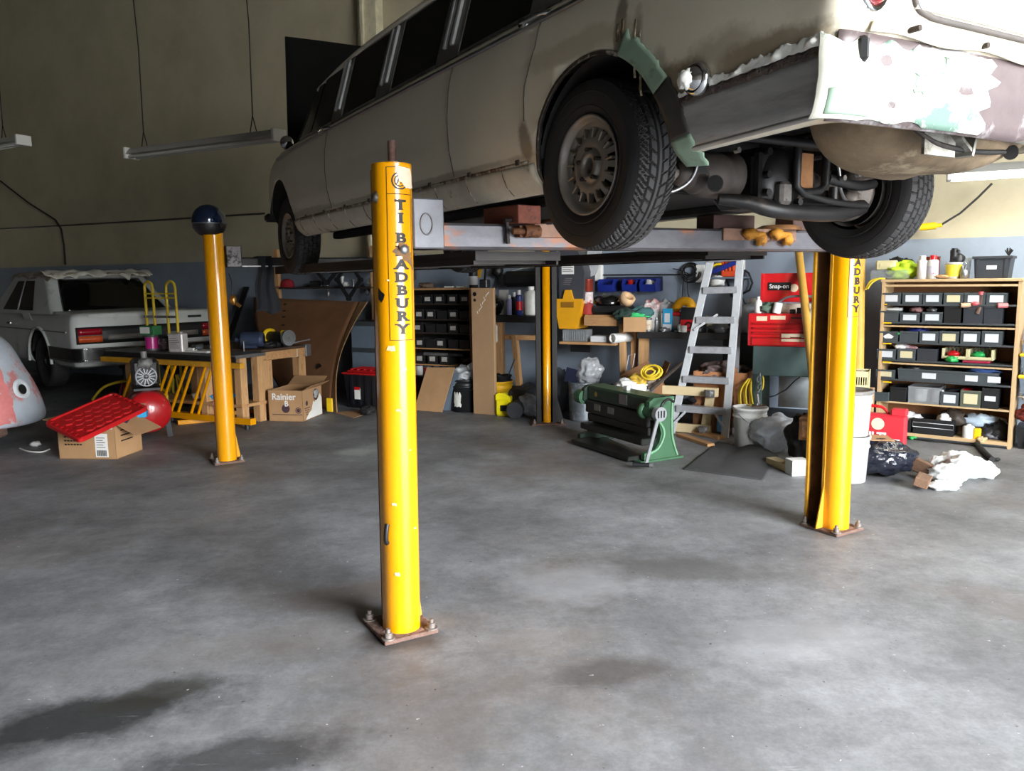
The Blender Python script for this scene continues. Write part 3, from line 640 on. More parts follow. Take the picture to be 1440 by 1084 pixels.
# greenhouse: roof skin, pillars, dark side glass
def roof(u,v):
    x=-.55+3.93*u; a=(v-.5)*2; y=a*.765; top=3.055+.085*(1-abs(a)**2.4)
    if x<.3: top-=(.3-x)**1.5*.35
    if x>2.3: top-=(x-2.3)**2*.065; y*=1-.03*(x-2.3)
    return (x,y,top)
b=B(); b.grid(roof,60,24,thick=(0,0,.02)); part('roof_panel',b,cream,LIMO)
GT=3.035
gl=lambda x,z,s:(x,s*(.872-.115*(z-2.63)/.4),z)
for s in(-1,1):
    def strip(xa,xb,z0,z1,off=.0,bb=None,xa2=None,xb2=None):
        xa2=xa if xa2 is None else xa2; xb2=xb if xb2 is None else xb2
        v=[gl(xa,z0,s),gl(xb,z0,s),gl(xb2,z1,s),gl(xa2,z1,s)]; v=[(x,y+s*off,z) for x,y,z in v]
        v2=[(x,y-s*.012,z) for x,y,z in v]
        q=[(0,1,2,3),(7,6,5,4),(0,4,5,1),(1,5,6,2),(2,6,7,3),(3,7,4,0)]
        bb.add(v+v2,q if s<0 else [f[::-1] for f in q])
    for xa,xb,xa2,xb2 in ((-.45,.10,-.30,.10),(.36,.98,.36,.98),(1.22,1.80,1.22,1.80),(2.02,2.60,2.02,2.60),(2.80,3.24,2.80,3.16),(3.27,3.50,3.19,3.30)):
        z1=GT-(.05*((xa+xb)/2-2.3) if xa>2.3 else 0)-(.03 if xa<0 else 0)
        b=B(); strip(xa,xb,2.635,z1,.0,b,xa2,xb2); part('side_window',b,glass,LIMO)
        b=B(); strip(xa,xb,2.63,2.645,.004,b); part('window_trim',b,dchrome,LIMO)
    for xa,xb in ((.10,.36),(.98,1.22),(1.80,2.02),(2.60,2.80)):
        b=B(); strip(xa,xb,2.63,GT,.003,b); part('pillar',b,mat('pillar_grey',(92,90,84),.45,.2),LIMO)
        for k in(.34,.66):
            x=xa+(xb-xa)*k; p,q=gl(x,2.70,s),gl(x,GT-.02,s); b=B(); b.bar((p[0],p[1]+s*.008,p[2]),(q[0],q[1]+s*.008,q[2]),.026,.018,up=(0,1,0),bev=.003); part('pillar_bar',b,mat('bright_bar',(186,188,188),.35,.25),LIMO)
    b=B(); pts=[]
    for i in range(40):
        x=-.45+3.82*i/39; p=gl(x,3.045-(.065*max(0,x-2.3)**2)-(max(0,.3-x)**1.5*.3),s); pts.append((p[0],p[1]+s*.002-s*.02*max(0,x-2.3),p[2]))
    b.tube(pts,.017,8); part('roof_gutter',b,cream,LIMO)
    b=B(); b.bar((3.58,s*.85,2.63),(3.36,s*.74,2.985),.04,.03,bev=.004); part('windscreen_pillar',b,chrome,LIMO)
    b=B(); pts=[]
    for i in range(60):
        x=-1.0+5.2*i/59; pts.append((x,s*(half(2.585)+.004-.09*max(0,(x-3.3)/1.4)**2-.02*max(0,(-x-.5)/.6)**2),2.585))
    b.tube(pts,.011,6); part('belt_moulding',b,dchrome,LIMO)
    b=B(); b.grid(lambda u,v:(-.5+4.1*u,s*(.895-.03*v-.09*max(0,(-3.8+4.1*u)/1.4)**2),2.595+.04*v),40,2,thick=(0,s*.008,0)); part('window_ledge',b,cream,LIMO)
b=B(); b.grid(lambda u,v:(3.57-.22*v,(u-.5)*2*(.84-.11*v),2.63+.35*v),10,6,thick=(-.01,0,-.01)); part('windscreen',b,glass,LIMO)
b=B(); b.grid(lambda u,v:(-.95+.45*v,(u-.5)*2*(.84-.10*v),2.63+.30*v),10,6,thick=(.01,0,-.01)); part('rear_window',b,glass,LIMO)
b=B(); b.grid(lambda u,v:(-1.02+.2*u,(v-.5)*1.72,2.63+.015*u),4,8,thick=(0,0,.015)); part('scuttle_panel',b,cream,LIMO)
# engine bay lid raised at the nose, seen from its dark inside
b=B(); b.grid(lambda u,v:(4.40-.03*v+.07*(1-(2*u-1)**2),(u-.5)*1.42*(1-.02*v),2.62+.98*v+.03*(1-(2*u-1)**2)*v),14,10,thick=(.02,0,0)); 
hood=part('bonnet_lid',b,[mat('bonnet_lining',(9,9,9),.95,var=.3,spec=.15)],LIMO)
b=B(); b.box(3.3,4.5,-.6,.6,2.35,2.40); part('engine_bay',b,under,LIMO)
# grille / bumper end at the nose
b=B(); b.box(4.62,4.72,.55,.86,2.12,2.19,.02); b.box(4.66,4.72,-.86,.55,2.12,2.19,.02); part('front_bumper',b,blk,LIMO)
b=B(); b.lathe([(0,.06),(.05,.05),(.06,.0),(.05,-.06),(0,-.07)],(4.30,.74,2.74),(-.9,.3,0),18); b.cyl((4.30,.74,2.6),(4.30,.74,2.7),.008); part('wing_mirror',b,chrome,LIMO)
b=B(); b.blob((4.1,.80,2.62),(.03,.02,.02),10,6,.0); part('wing_badge',b,dchrome,LIMO)
# door seams, handles
seam=mat('seam_dark',(70,64,54),.8,var=.1)  # dark brown for the joint lines between the doors
def side_y(x,z): return half(z)-.09*max(0,(x-3.3)/1.4)**2-.02*max(0,(-x-.5)/.6)**2
def seamline(pts,r=.0035,m=seam,name='door_seam'):
    P=[]
    for (x0,z0),(x1,z1) in zip(pts,pts[1:]):
        for k in range(8): P.append((x0+(x1-x0)*k/8,z0+(z1-z0)*k/8))
    P.append(pts[-1]); b=B(); b.tube([(x,side_y(x,z)+.0005,z) for x,z in P],r,5); return part(name,b,m,LIMO)
for pts in ([(2.80,2.58),(2.79,2.4),(2.77,2.08)],[(.985,2.58),(.99,2.08)],[(.24,2.58),(.25,2.48),(.31,2.35),(.325,2.22)],[(4.44,2.3),(4.43,2.3)]): seamline(pts)
for x in (.27,2.86):
    y=side_y(x,2.6)
    b=B(); b.tube(wander([(x-.09,y+.0,2.598),(x-.05,y+.028,2.6),(x+.03,y+.03,2.6),(x+.09,y+.028,2.602)]),.010,8); b.cyl((x+.085,y-.005,2.60),(x+.085,y+.035,2.602),.019,seg=14); part('door_handle',b,chrome,LIMO)
# pinch weld flange along the sill with screws and rust
rusty=mat('sill_rust',(96,72,54),.8,var=.4,scale=25,alt=(168,158,138),alt_at=.52)
b=B(); b.grid(lambda u,v:(.34+3.3*u,side_y(.34+3.3*u,2.066)+.004-.004*v,2.073-.016*v+.002*noise.noise(Vector((u*60,v,0)))),90,2,thick=(0,.004,0)); part('sill_flange',b,rusty,LIMO)
for k in range(9):
    x=.42+k*.42; b=B(); b.box(x-.014,x+.014,side_y(x,2.07)-.002,side_y(x,2.07)+.008,2.062,2.084,.003); part('sill_clip',b,mat('clip_dark',(60,50,42),.8),LIMO)
sillm=mat('sill_primer',(196,190,172),.6,var=.12,scale=8,alt=(126,108,88),alt_at=.64)
b=B(); b.grid(lambda u,v:(.30+3.36*u,side_y(1,2.058-.112*v)+.003,2.058-.112*v),80,8,thick=(0,.003,0)); part('sill_panel',b,sillm,LIMO)
for k in range(10):
    x=.55+k*.33; b=B(); b.tube([(x+.02*t*t-.01*t,side_y(1,2.055-.1*t)+.0045,2.055-.1*t) for t in [i/8 for i in range(9)]],.003,5); part('sill_seam',b,rusty,LIMO)
# repairs: grey steel skirt behind the rear wheel, weld bead, white filler, green primer round the arch
grey_primer=mat('bare_repair_steel',(156,156,154),.42,.3,var=.22,scale=5,stretch=(1,1,6),alt=(132,130,126),alt_at=.62,bump=.05)
filler=mat('white_filler',(222,222,214),.75,var=.1,scale=14,bump=.35,bscale=24,alt=(176,160,140),alt_at=.66)
green=mat('green_primer',(132,156,136),.6,var=.12,scale=10,alt=(96,120,104),alt_at=.64)
def skin_patch(name,m,xf,zf,nu,nv,off=.004,wob=0.,label=None,th=.003,bumpy=0.,seed=0):
    """patch on the left flank: xf(u), zf(u,v)"""
    b=B()
    def fn(u,v):
        x=xf(u,v); z=zf(u,v); d=off+bumpy*max(0,noise.noise(Vector((x*30,z*30,seed))))*(4*v*(1-v))
        return (x,side_y(x,max(z,1.9))+d,z)
    b.grid(fn,nu,nv,thick=(0,th,0)); return part(name,b,m,LIMO,label)
N1=lambda x,k=0:noise.noise(Vector((x,k,0)))
def skirt_top(x): return 2.115+.04*(-x-.46)/.6
skin_patch('repair_skirt',grey_primer,lambda u,v:-.50-.565*u-.05*(1-v)*(1-u),lambda u,v:(1.988+.022*u)+(skirt_top(-.5-.565*u)-1.988-.022*u)*v,30,8,off=.006,label='bare grey steel repair panel')
skin_patch('skirt_edge',mat('folded_edge',(168,166,160),.5,.3),lambda u,v:-.545-.52*u,lambda u,v:1.982+.022*u+.012*v,30,2,off=.008)
skin_patch('weld_bead',mat('weld_dark',(76,66,60),.7,.3,scale=40,bump=.6,bscale=90),lambda u,v:-.46-.6*u,lambda u,v:skirt_top(-.46-.6*u)-.004+.022*v+.006*N1(u*26),70,3,off=.007,bumpy=.02)
skin_patch('filler_ridge',filler,lambda u,v:-.50-.56*u,lambda u,v:skirt_top(-.5-.56*u)+.018+v*(.008+.022*abs(N1(u*7,2))+.02*u+.012*N1(u*23,3)+.008*N1(u*57,6)),120,5,off=.006,bumpy=.022,label='white filler ridge')
skin_patch('corner_weld',_M['weld_dark'],lambda u,v:-1.045-.025*u-.006*N1(v*9,4),lambda u,v:2.012+.15*v,4,30,off=.008,bumpy=.03)
def arch(name,m,a0,a1,r0,r1,nu,off,label=None,rag=0.,seed=0):
    b=B()
    def fn(u,v):
        a=a0+(a1-a0)*u; r=r0+(r1-r0)*v*(1+rag*N1(u*9,seed)) + (.015*N1(u*15,seed+3)*rag if v>.5 else 0)
        x=-.11+r*math.cos(a); z=1.975+r*math.sin(a)
        return (x,side_y(x,max(z,1.95))+off*(1.-.3*v),z)
    b.grid(fn,nu,5,thick=(0,.006,0)); return part(name,b,m,LIMO,label)
arch('arch_primer',green,math.radians(115),math.radians(150),.388,.46,20,.010,'green primed wheel arch',.35,1)
arch('arch_flare',mat('dark_repair_metal',(66,64,60),.55,.4,var=.3,scale=10,alt=(100,96,90)),math.radians(150),math.radians(173),.388,.47,16,.012,None,.15,4)
arch('arch_foot',green,math.radians(173),math.radians(184),.385,.475,8,.012,None,.3,6)
arch('arch_lip',mat('arch_dark',(60,52,44),.75,.2,var=.4,scale=30,alt=(176,168,150),alt_at=.6),math.radians(-5),math.radians(116),.384,.398,40,.006)
# rusty streaks above the arch
streak=mat('rust_streak',(92,78,58),.7,var=.3,scale=20,alt=(170,158,132),alt_at=.55)
for x,z0,z1,w in ((-.265,2.37,2.43,.012),(-.29,2.34,2.44,.016),(-.355,2.24,2.42,.009),(-.38,2.18,2.38,.008)):
    skin_patch('rust_streak',streak,lambda u,v,x=x,w=w:x+w*(u-.5)*(1.-.3*v)+.004*N1(v*6,x),lambda u,v,z0=z0,z1=z1:z0+(z1-z0)*v,3,10,off=.0025)
b=B(); y=side_y(-.64,2.17)
b.lathe([(.045,0),(.05,.012),(.046,.03),(.04,.034)],(-.64,y-.004,2.175),(0,1,0),26); b.lathe([(.04,.02),(.03,.045),(0,.055)],(-.64,y-.004,2.175),(0,1,0),20); 
fl=part('filler_cap',b,chrome,LIMO); b=B(); b.blob((-.63,y+.05,2.172),(.024,.022,.026),16,10,.25,3); part('rag_plug',b,filler,LIMO,'white rag plug in the filler neck')
# ---- rear end
def rear_patch(name,m,yf,zf,nu,nv,off=.006,bumpy=0.,label=None,seed=0):
    b=B()
    def fn(u,v):
        y=yf(u,v); z=zf(u,v); a=min(1,abs(y)/.84); x=rear_x(z)-.035*(1-a*a)
        if abs(y)>.84: x+=.07*(1-math.sqrt(max(0,1-((abs(y)-.84)/.085)**2)))
        return (x-off-bumpy*noise.noise(Vector((y*9,z*14,seed)))*(4*v*(1-v)),y,z)
    b.grid(fn,nu,nv,thick=(-.003,0,0)); return part(name,b,m,LIMO,label)
patchy=mat('sanded_patchwork',(92,80,80),.5,.1,var=.25,scale=5,alt=(150,148,148),alt_at=.55,bump=.06)
rear_patch('sanded_valance',patchy,lambda u,v:.885-1.77*u,lambda u,v:(lambda lo:lo+(2.205-lo)*v)(1.99+.095*min(1,max(0,(.06-(.885-1.77*u))/.5))),60,10,off=.004,label='sanded patchwork of primer and filler')
def wfill(u,v):
    y=.915-.62*u; lo=1.995; hi=2.20-.05*abs(N1(u*6,1)); lo+=.03*max(0,N1(u*5,9)); return lo+(hi-lo)*v
rear_patch('filler_skim',mat('pale_filler',(222,222,206),.6,var=.08,scale=8,alt=(92,118,106),alt_at=.56,bump=.15,bscale=18),lambda u,v:.918-(.65+.09*N1(v*5,3)+.05*N1(v*13,5))*u,wfill,50,14,off=.008,bumpy=.012,label='pale filler skim over the corner')
rear_patch('green_corner',green,lambda u,v:.90-.14*u,lambda u,v:2.005+(.06+.02*N1(u*6,3))*v,12,6,off=.011,label='green primed lower corner')
for yc,zc,w in ((.58,2.10,.06),(.02,2.19,.09),(.46,2.16,.05)): rear_patch('primer_island',green,lambda u,v,yc=yc,w=w:yc+w*(u-.5)*(1+.5*N1(v*5,yc)),lambda u,v,zc=zc,w=w:zc+w*.7*(v-.5)*(1+.5*N1(u*5,zc)),10,8,off=.0115)
b=B(); b.grid(lambda u,v:(rear_x(2.21)-.035*(1-min(1,abs(.8-1.6*u)/.84)**2)-.012-.012*v,.8-1.6*u,2.205+.026*v+.006*math.sin(u*26)),60,3,thick=(-.004,0,0)); part('bumper_ledge',b,cream,LIMO)
for y in (.66,.34,.06,-.3): 
    b=B(); b.cyl((rear_x(2.21)-.06,y,2.222),(rear_x(2.21)-.03,y,2.222),.008,seg=10); part('ledge_screw',b,mat('clip_dark',(60,50,42),.8),LIMO)
b=B(); b.box(rear_x(2.16)-.028,rear_x(2.16)+.02,.80,.828,2.13,2.195,.01); part('bracket_slot',b,blk,LIMO)
seal=mat('boot_seal',(84,78,74),.7)
def bootline(y): return 2.262+.02*0
P=[(.665,2.62),(.672,2.42),(.668,2.33),(.645,2.285),(.60,2.268),(.5,2.262),(0,2.262),(-.5,2.262),(-.6,2.268),(-.645,2.285),(-.668,2.33),(-.672,2.42),(-.665,2.62)]
def rx(y,z): return rear_x(z)-.035*(1-min(1,abs(y)/.84)**2)
b=B(); b.tube([(rx(y,z)-.002,y,z) for y,z in [(p.x,p.y) for p in wander([(y,z,0) for y,z in P],5)]],.009,6); part('boot_seal',b,seal,LIMO)
b=B(); b.grid(lambda u,v:(rx(.65-1.3*u,2.275+.34*v)-.010,.65-1.3*u,2.275+.34*v),40,10,thick=(-.01,0,0)); part('boot_lid',b,mat('boot_white',(232,230,222),.3,var=.03,coat=.4),LIMO)
lens=mat('red_lens',(150,14,34),.15,var=.15,coat=.8)
for s in(-1,1):
    def fn(u,v,s=s):
        a=2*PI*u; t=PI/2*v; return (rear_x(2.365)-.012-.05*math.sin(t),s*.80+.055*math.cos(a)*math.cos(t),2.365+.10*math.sin(a)*math.cos(t))
    b=B(); b.grid(fn,28,8,closed_u=True); tl=part('tail_lamp',b,lens,LIMO); tl['label']='red tail lamp lens'
    b=B(); b.tube([(rear_x(2.38)-.008,s*.80+.062*math.cos(a),2.365+.108*math.sin(a)) for a in [2*PI*k/30 for k in range(30)]],.010,6,closed=True); part('lamp_bezel',b,chrome,LIMO)
# ---- spare wheel well and fuel tank under the boot
def tank(u,v):
    a=2*PI*u; e=.75
    cx=math.copysign(abs(math.cos(a))**e,math.cos(a)); cy=math.copysign(abs(math.sin(a))**e,math.sin(a))
    t=-PI/2*(1-v); k=max(0,math.cos(t))**.4 if v>0 else 0
    Y=-.25+.70*cy*k; return (-.76+.27*cx*k,Y,2.13+.20*math.sin(t)+.27*max(0,(-Y-.04)/.6)**1.4)
tankm=mat('dirty_underseal',(128,110,86),.8,var=.4,scale=5,alt=(170,154,126),alt_at=.62,bump=.3,bscale=30)
b=B(); b.grid(tank,48,16,closed_u=True); b.box(-.95,-.55,-.75,.25,2.18,2.25,.02); part('fuel_tank',b,tankm,LIMO,'brown undersealed tank')
b=B(); b.box(-1.0,-.99,.20,.36,1.95,2.05); b.bar((-1.0,.30,2.06),(-1.0,.14,1.965),.05,.01); b.bar((-1.0,.12,2.06),(-1.0,.15,1.955),.055,.012); part('tank_strap',b,mat('strap_grey',(150,148,140),.5,.4,alt=(96,90,80)),LIMO)
b=B(); b.tube(wander([(-.99,.42,2.03),(-1.0,.3,1.985),(-1.0,.1,1.975),(-1.0,-.08,1.985)]),.008,6); b.cyl((-1.0,-.12,1.985),(-.98,-.16,1.995),.022); part('tail_pipe_hanger',b,under,LIMO)
for x,y,s in ((-.96,-.05,.03),(-.94,-.16,.03),(-.97,.47,.012),(-.97,.44,.012)):
    pass
# ---- rear axle
shaft=mat('axle_grey',(112,104,98),.55,.4,var=.2,scale=14); boot=mat('cv_boot',(70,62,56),.7,var=.25,scale=14); casting=mat('black_casting',(30,29,29),.45,.2,var=.3,scale=10,alt=(66,58,52),alt_at=.66)
AX=2.0
for s in(-1,1):
    b=B(); b.cyl((0,s*.72,AX),(0,s*.40,AX+.01),.024); b.cyl((0,s*.46,AX+.005),(0,s*.44,AX+.005),.034); part('half_shaft',b,shaft,LIMO)
    b=B(); b.lathe([(.028,.42),(.045,.41),(.05,.395),(.04,.385),(.06,.37),(.066,.355),(.055,.345),(.075,.33),(.08,.315),(.072,.305),(.09,.29),(.092,.20),(.085,.185),(.085,.16),(.1,.15),(.1,.12)],(0,0,AX+.01),(0,s,0),28); part('shaft_gaiter',b,boot,LIMO)
    b=B(); b.lathe([(.0,0),(.13,0),(.135,.02),(.135,.03),(.06,.05),(.06,.1)],(0,s*.68,AX-.02),(0,-s,0),28); part('brake_disc',b,shaft,LIMO)
    b=B(); b.box(-.09,.05,s*.58,s*.68,AX-.12,AX-.02,.02); b.blob((-.06,s*.58,AX-.06),(.05,.04,.05),14,8,.2); part('brake_caliper',b,shaft,LIMO)
    b=B(); b.tube(wander([(-.12,s*.40,2.14),(-.13,s*.42,2.05),(-.12,s*.45,1.97),(-.1,s*.52,1.925),(-.08,s*.6,1.92)]),.007,8); part('brake_hose',b,mat('braided_hose',(150,150,150),.35,.7),LIMO)
    b=B(); b.bar((.38,s*.34,1.985),(.0,s*.62,1.93),.07,.05,bev=.012); part('trailing_arm',b,casting,LIMO)
    b=B(); b.prism([(-.04,0),(.04,0),(.0,.09)],(-.1,s*.38,2.0),(0,1,0),(0,0,1),(1,0,0),.004); part('link_bracket',b,blk,LIMO)
b=B(); b.box(-.14,.14,-.14,.10,1.88,2.12,.04); b.lathe([(.13,0),(.12,.03),(.07,.045),(0,.05)],(-.13,-.02,1.99),(-1,0,0),24); b.box(-.16,-.12,.05,.11,1.90,2.1,.01); part('differential',b,casting,LIMO)
for y,z in ((.09,2.09),(.09,1.93),(-.1,1.9),(-.02,1.89),(.09,2.0)):
    b=B(); b.cyl((-.165,y,z),(-.19,y,z),.016,seg=6); part('casting_bolt',b,casting,LIMO)
b=B(); b.tube([(-.2,-.06,2.12),(-.2,-.055,1.96),(-.2,-.10,1.935),(-.2,-.20,1.945),(-.2,-.235,1.97),(-.2,-.24,2.12)],.018,8); b.box(-.22,-.15,-.3,.0,2.115,2.135,.004); part('mount_yoke',b,casting,LIMO)
b=B(); b.box(-.175,-.165,-.19,-.11,1.96,2.1); part('yoke_rubber',b,mat('rust_orange',(150,104,64),.8,scale=20),LIMO)
b=B(); b.box(-.21,-.16,-.03,.04,1.885,1.975,.012); part('casting_lug',b,mat('alloy_lug',(112,108,104),.5,.6,scale=40,alt=(70,66,64)),LIMO)
b=B(); pts=wander([(-.06,.24,1.91),(-.12,.14,1.895),(-.16,.04,1.868),(-.17,-.1,1.858),(-.16,-.35,1.862),(-.12,-.6,1.90)]); b.tube(pts,[.022+.013*min(1,i/10) for i in range(len(pts))],10); part('subframe_tube',b,casting,LIMO)
b=B(); b.tube(wander([(-.22,.7,2.13),(-.24,.3,2.125),(-.24,-.3,2.125),(-.22,-.7,2.13)]),.02,8); b.tube(wander([(-.2,-.1,1.93),(-.2,-.3,1.905),(-.18,-.55,1.9)]),.014,8); b.tube(wander([(-.2,-.25,2.0),(-.2,-.45,1.98),(-.16,-.62,2.0)]),.022,8); b.cyl((-.14,.34,1.96),(-.10,.30,1.96),.03); b.cyl((-.18,-.32,1.9),(-.18,-.32,1.97),.02); part('sway_bar',b,casting,LIMO)
b=B()
for y,z in ((.07,2.13),(-.05,2.135),(-.27,2.128),(-.34,2.05),(.33,2.07),(-.4,2.02),(-.3,2.0)):
    b.cyl((-.23,y,z),(-.25,y,z),.012,seg=6)
part('subframe_bolt',b,mat('bright_bolt',(170,168,164),.35,.8),LIMO)
# ---- wheels
def tyre_mesh(W_,R_,rim,kind):
    """directional rain tyre or block tyre, grooves cut into the tread surface"""
    b=B(); NA=560; NVv=30; hw=W_/2
    def rad(u,v):
        y=(v-.5)*2                     # across tread
        base=R_-.012*abs(y)**3
        g=0
        if kind=='rain':
            if abs(abs(y)-.16)<.035 or abs(abs(y)-.52)<.03: g=1
            ph=(u*46+1.1*abs(y)**1.4*1.3+(0 if y>0 else .5))%1
            if ph<.16 and abs(y)>.18: g=1
            ph=(u*46+1.1*abs(y)**1.4*1.3+(0 if y>0 else .5)+.5)%1
            if ph<.1 and abs(y)>.55: g=1
        else:
            if min(abs(y-c+.02*math.sin(u*2*PI*40)) for c in(-.6,-.2,.2,.6))<.04: g=1
            row=int((y+1)/.4); ph=(u*44+.5*(row%2)+.15*y)%1
            if ph<.16: g=1
        return base-.009*g
    vs=[];Wd=NA
    for j in range(NVv+1):
        v=j/NVv
        for i in range(NA):
            a=2*PI*i/NA; r=rad(i/NA,v); vs.append((r*math.cos(a),(v-.5)*W_*.88,r*math.sin(a)))
    fs=[(j*Wd+i,(j+1)*Wd+i,(j+1)*Wd+(i+1)%Wd,j*Wd+(i+1)%Wd) for j in range(NVv) for i in range(NA)]
    b.add(vs,fs,False)
    for s in(-1,1):
        pr=[(R_-.012-.0005,s*hw*.88),(R_-.03,s*hw*.98),(R_-.055,s*hw*1.03),(R_-.085,s*hw*1.03),(rim+.03,s*hw*.95),(rim+.006,s*hw*.84),(rim-.004,s*hw*.80)]
        b.lathe(pr if s<0 else pr,(0,0,0),(0,1,0),72)
        for q in(.05,.10): b.lathe([(R_-q,s*hw*1.034),(R_-q-.003,s*hw*1.05),(R_-q-.006,s*hw*1.034)],(0,0,0),(0,1,0),72)
    return b
def wheel(label,x,y,z,s,kind,detail=True):
    w=bpy.data.objects.new('wheel',None); C.objects.link(w); w.parent=LIMO; w.location=(x,y,z); w.rotation_euler=(0,0,0 if s>0 else PI); w['label']=label
    # outer face at local +y
    part('tyre',tyre_mesh(.188,.313,.18,kind),tyre_m,w)
    SC=Matrix.Diagonal((.87,1,.87,1)); b=B(); b.T=SC; b.lathe([(.185,-.09),(.175,-.05),(.175,.02),(.185,.06),(.198,.075),(.208,.083),(.210,.088),(.203,.090),(.192,.082),(.188,.068),(.180,.062)],(0,0,0),(0,1,0),64); part('rim',b,alloy,w)
    b=B(); b.T=SC; b.lathe([(.180,.062),(.165,.060),(.155,.052)],(0,0,0),(0,1,0),64)
    nsl=15
    # disc with slots: sectors between
    for k in range(nsl):
        a0=2*PI*k/nsl; d=2*PI/nsl
        b.lathe([(.157,.053),(.118,.066)],(0,0,0),(0,1,0),6,a0,a0+d*.45)
    b.lathe([(.120,.065),(.10,.072),(.08,.066),(.068,.062),(.062,.075),(.056,.079),(.036,.079),(.034,.06),(.034,.03)],(0,0,0),(0,1,0),48)
    part('wheel_disc',b,alloy,w)
    b=B()
    for k in range(nsl):
        a=2*PI*(k+.25)/nsl; b.T=SC@Matrix.Rotation(-a,4,'Y'); b.box(.116,.158,.052,.078,-.0045,.0045,.002)
    b.T=None; part('fin',b,mat('fin_alloy',(150,142,132),.35,.75),w)
    b=B(); b.T=SC
    for k in range(5):
        a=2*PI*k/5+.3; c=(.052*math.cos(a)*1.25,.0,.052*math.sin(a)*1.25); b.cyl((c[0],.06,c[2]),(c[0],.088,c[2]),.0095,seg=6)
    part('wheel_bolt',b,mat('bolt_dark',(70,64,60),.5,.6),w)
    b=B(); b.T=SC; b.lathe([(0,.02),(.034,.02)],(0,0,0),(0,1,0),24); b.lathe([(.168,.0),(.0,.0)],(0,0,0),(0,1,0),32); part('hub_back',b,blk,w)
    return w
wheel('near rear wheel with directional tread and finned alloy rim',0,.775,2.013,1,'rain')
wheel('far rear wheel with block tread',0,-.775,1.985,-1,'block')
wheel('near front wheel',4.03,.76,1.97,1,'block'); wheel('far front wheel',4.03,-.76,1.97,-1,'block')
# ================================================================== KIT OF SMALL BUILDERS
card=mat('cardboard',(176,138,98),.85,var=.1,scale=5); card_in=mat('cardboard_inside',(150,114,78),.9,var=.12)
card_dk=mat('old_cardboard',(132,92,60),.88,var=.14,scale=3)
white=mat('white_plastic',(226,226,222),.45,var=.05); whitep=mat('white_paper',(232,232,228),.8,var=.05)
black=mat('black_plastic',(30,31,33),.45,var=.2); dkgrey=mat('dark_grey_plastic',(62,67,70),.5,var=.12); red=mat('red_plastic',(186,24,28),.4,var=.12)
redm=mat('red_enamel',(200,28,34),.3,var=.08,coat=.5); yellow=mat('yellow_plastic',(240,200,20),.4,var=.1); blue=mat('blue_plastic',(28,44,130),.4,var=.12)
timber=mat('pine_timber',(190,148,102),.75,var=.18,scale=5,stretch=(6,6,.8),alt=(150,108,70)); timber_x=mat('pine_board',(184,140,94),.75,var=.18,scale=5,stretch=(.8,6,6),alt=(146,104,66))
steel=mat('mid_steel',(140,142,145),.4,.7,var=.15,scale=14); dsteel=mat('dark_steel',(56,56,58),.45,.6,var=.25,scale=14); labelm=mat('label_stock',(214,216,218),.7,var=.08,scale=30,alt=(160,162,166),alt_at=.66)
bluegrey=mat('blue_grey_sheet',(104,118,132),.5,var=.1); clearp=mat('clear_plastic',(225,232,236),.15,var=.03,trans=.75,alpha=.75); film=mat('plastic_film',(214,218,222),.22,var=.15,scale=20,trans=.45,alpha=.85,bump=.6,bscale=18)
copper=mat('copper_red',(150,60,46),.3,.5,var=.2); cyan=mat('cyan_card',(40,150,200),.5,var=.1); greenp=mat('green_plastic',(40,160,80),.45,var=.15); magenta=mat('magenta_tin',(190,40,130),.3,var=.1,coat=.5)
navy=mat('navy_case',(36,40,62),.5,var=.15); cream_p=mat('cream_plastic',(214,206,160),.5,var=.08); ropey=mat('yellow_cord',(226,196,50),.6,var=.12); blackr=mat('black_rubber',(28,28,29),.7,var=.2)
pri=lambda b,*a,**k:b
def at(px,py,n): t,z=N(px,py,n); return t,z
def carton(name,label,w,d,h,loc,rot,m=None,flaps=(),open_=True,group=None,mi=None):
    """open box of thin walls, flaps: list of (side, angle) with angle from horizontal outwards"""
    m=m or card; t=thing(name,label,'cardboard box',loc,rot,group); th=.006; b=B()
    b.box(-w/2,w/2,-d/2,d/2,0,th); b.box(-w/2,w/2,-d/2,-d/2+th,0,h); b.box(-w/2,w/2,d/2-th,d/2,0,h); b.box(-w/2,-w/2+th,-d/2,d/2,0,h); b.box(w/2-th,w/2,-d/2,d/2,0,h)
    if not open_: b.box(-w/2,w/2,-d/2,d/2,h-th,h)
    part('box_walls',b,m,t)
    for side,ang,ln in flaps:
        b=B(); a=math.radians(ang); c,s_=math.cos(a)*ln,math.sin(a)*ln
        p={'f':[(-w/2,-d/2,h),(w/2,-d/2,h),(w/2,-d/2-c,h+s_),(-w/2,-d/2-c,h+s_)],'b':[(-w/2,d/2,h),(w/2,d/2,h),(w/2,d/2+c,h+s_),(-w/2,d/2+c,h+s_)],'l':[(-w/2,-d/2,h),(-w/2,d/2,h),(-w/2-c,d/2,h+s_),(-w/2-c,-d/2,h+s_)],'r':[(w/2,-d/2,h),(w/2,d/2,h),(w/2+c,d/2,h+s_),(w/2+c,-d/2,h+s_)]}[side]
        nn=(Vector(p[1])-Vector(p[0])).cross(Vector(p[3])-Vector(p[0])).normalized()*.005
        b.add([Vector(q) for q in p]+[Vector(q)+nn for q in p],[(0,1,2,3),(7,6,5,4),(0,4,5,1),(1,5,6,2),(2,6,7,3),(3,7,4,0)]); part('flap',b,mi or m,t)
    return t
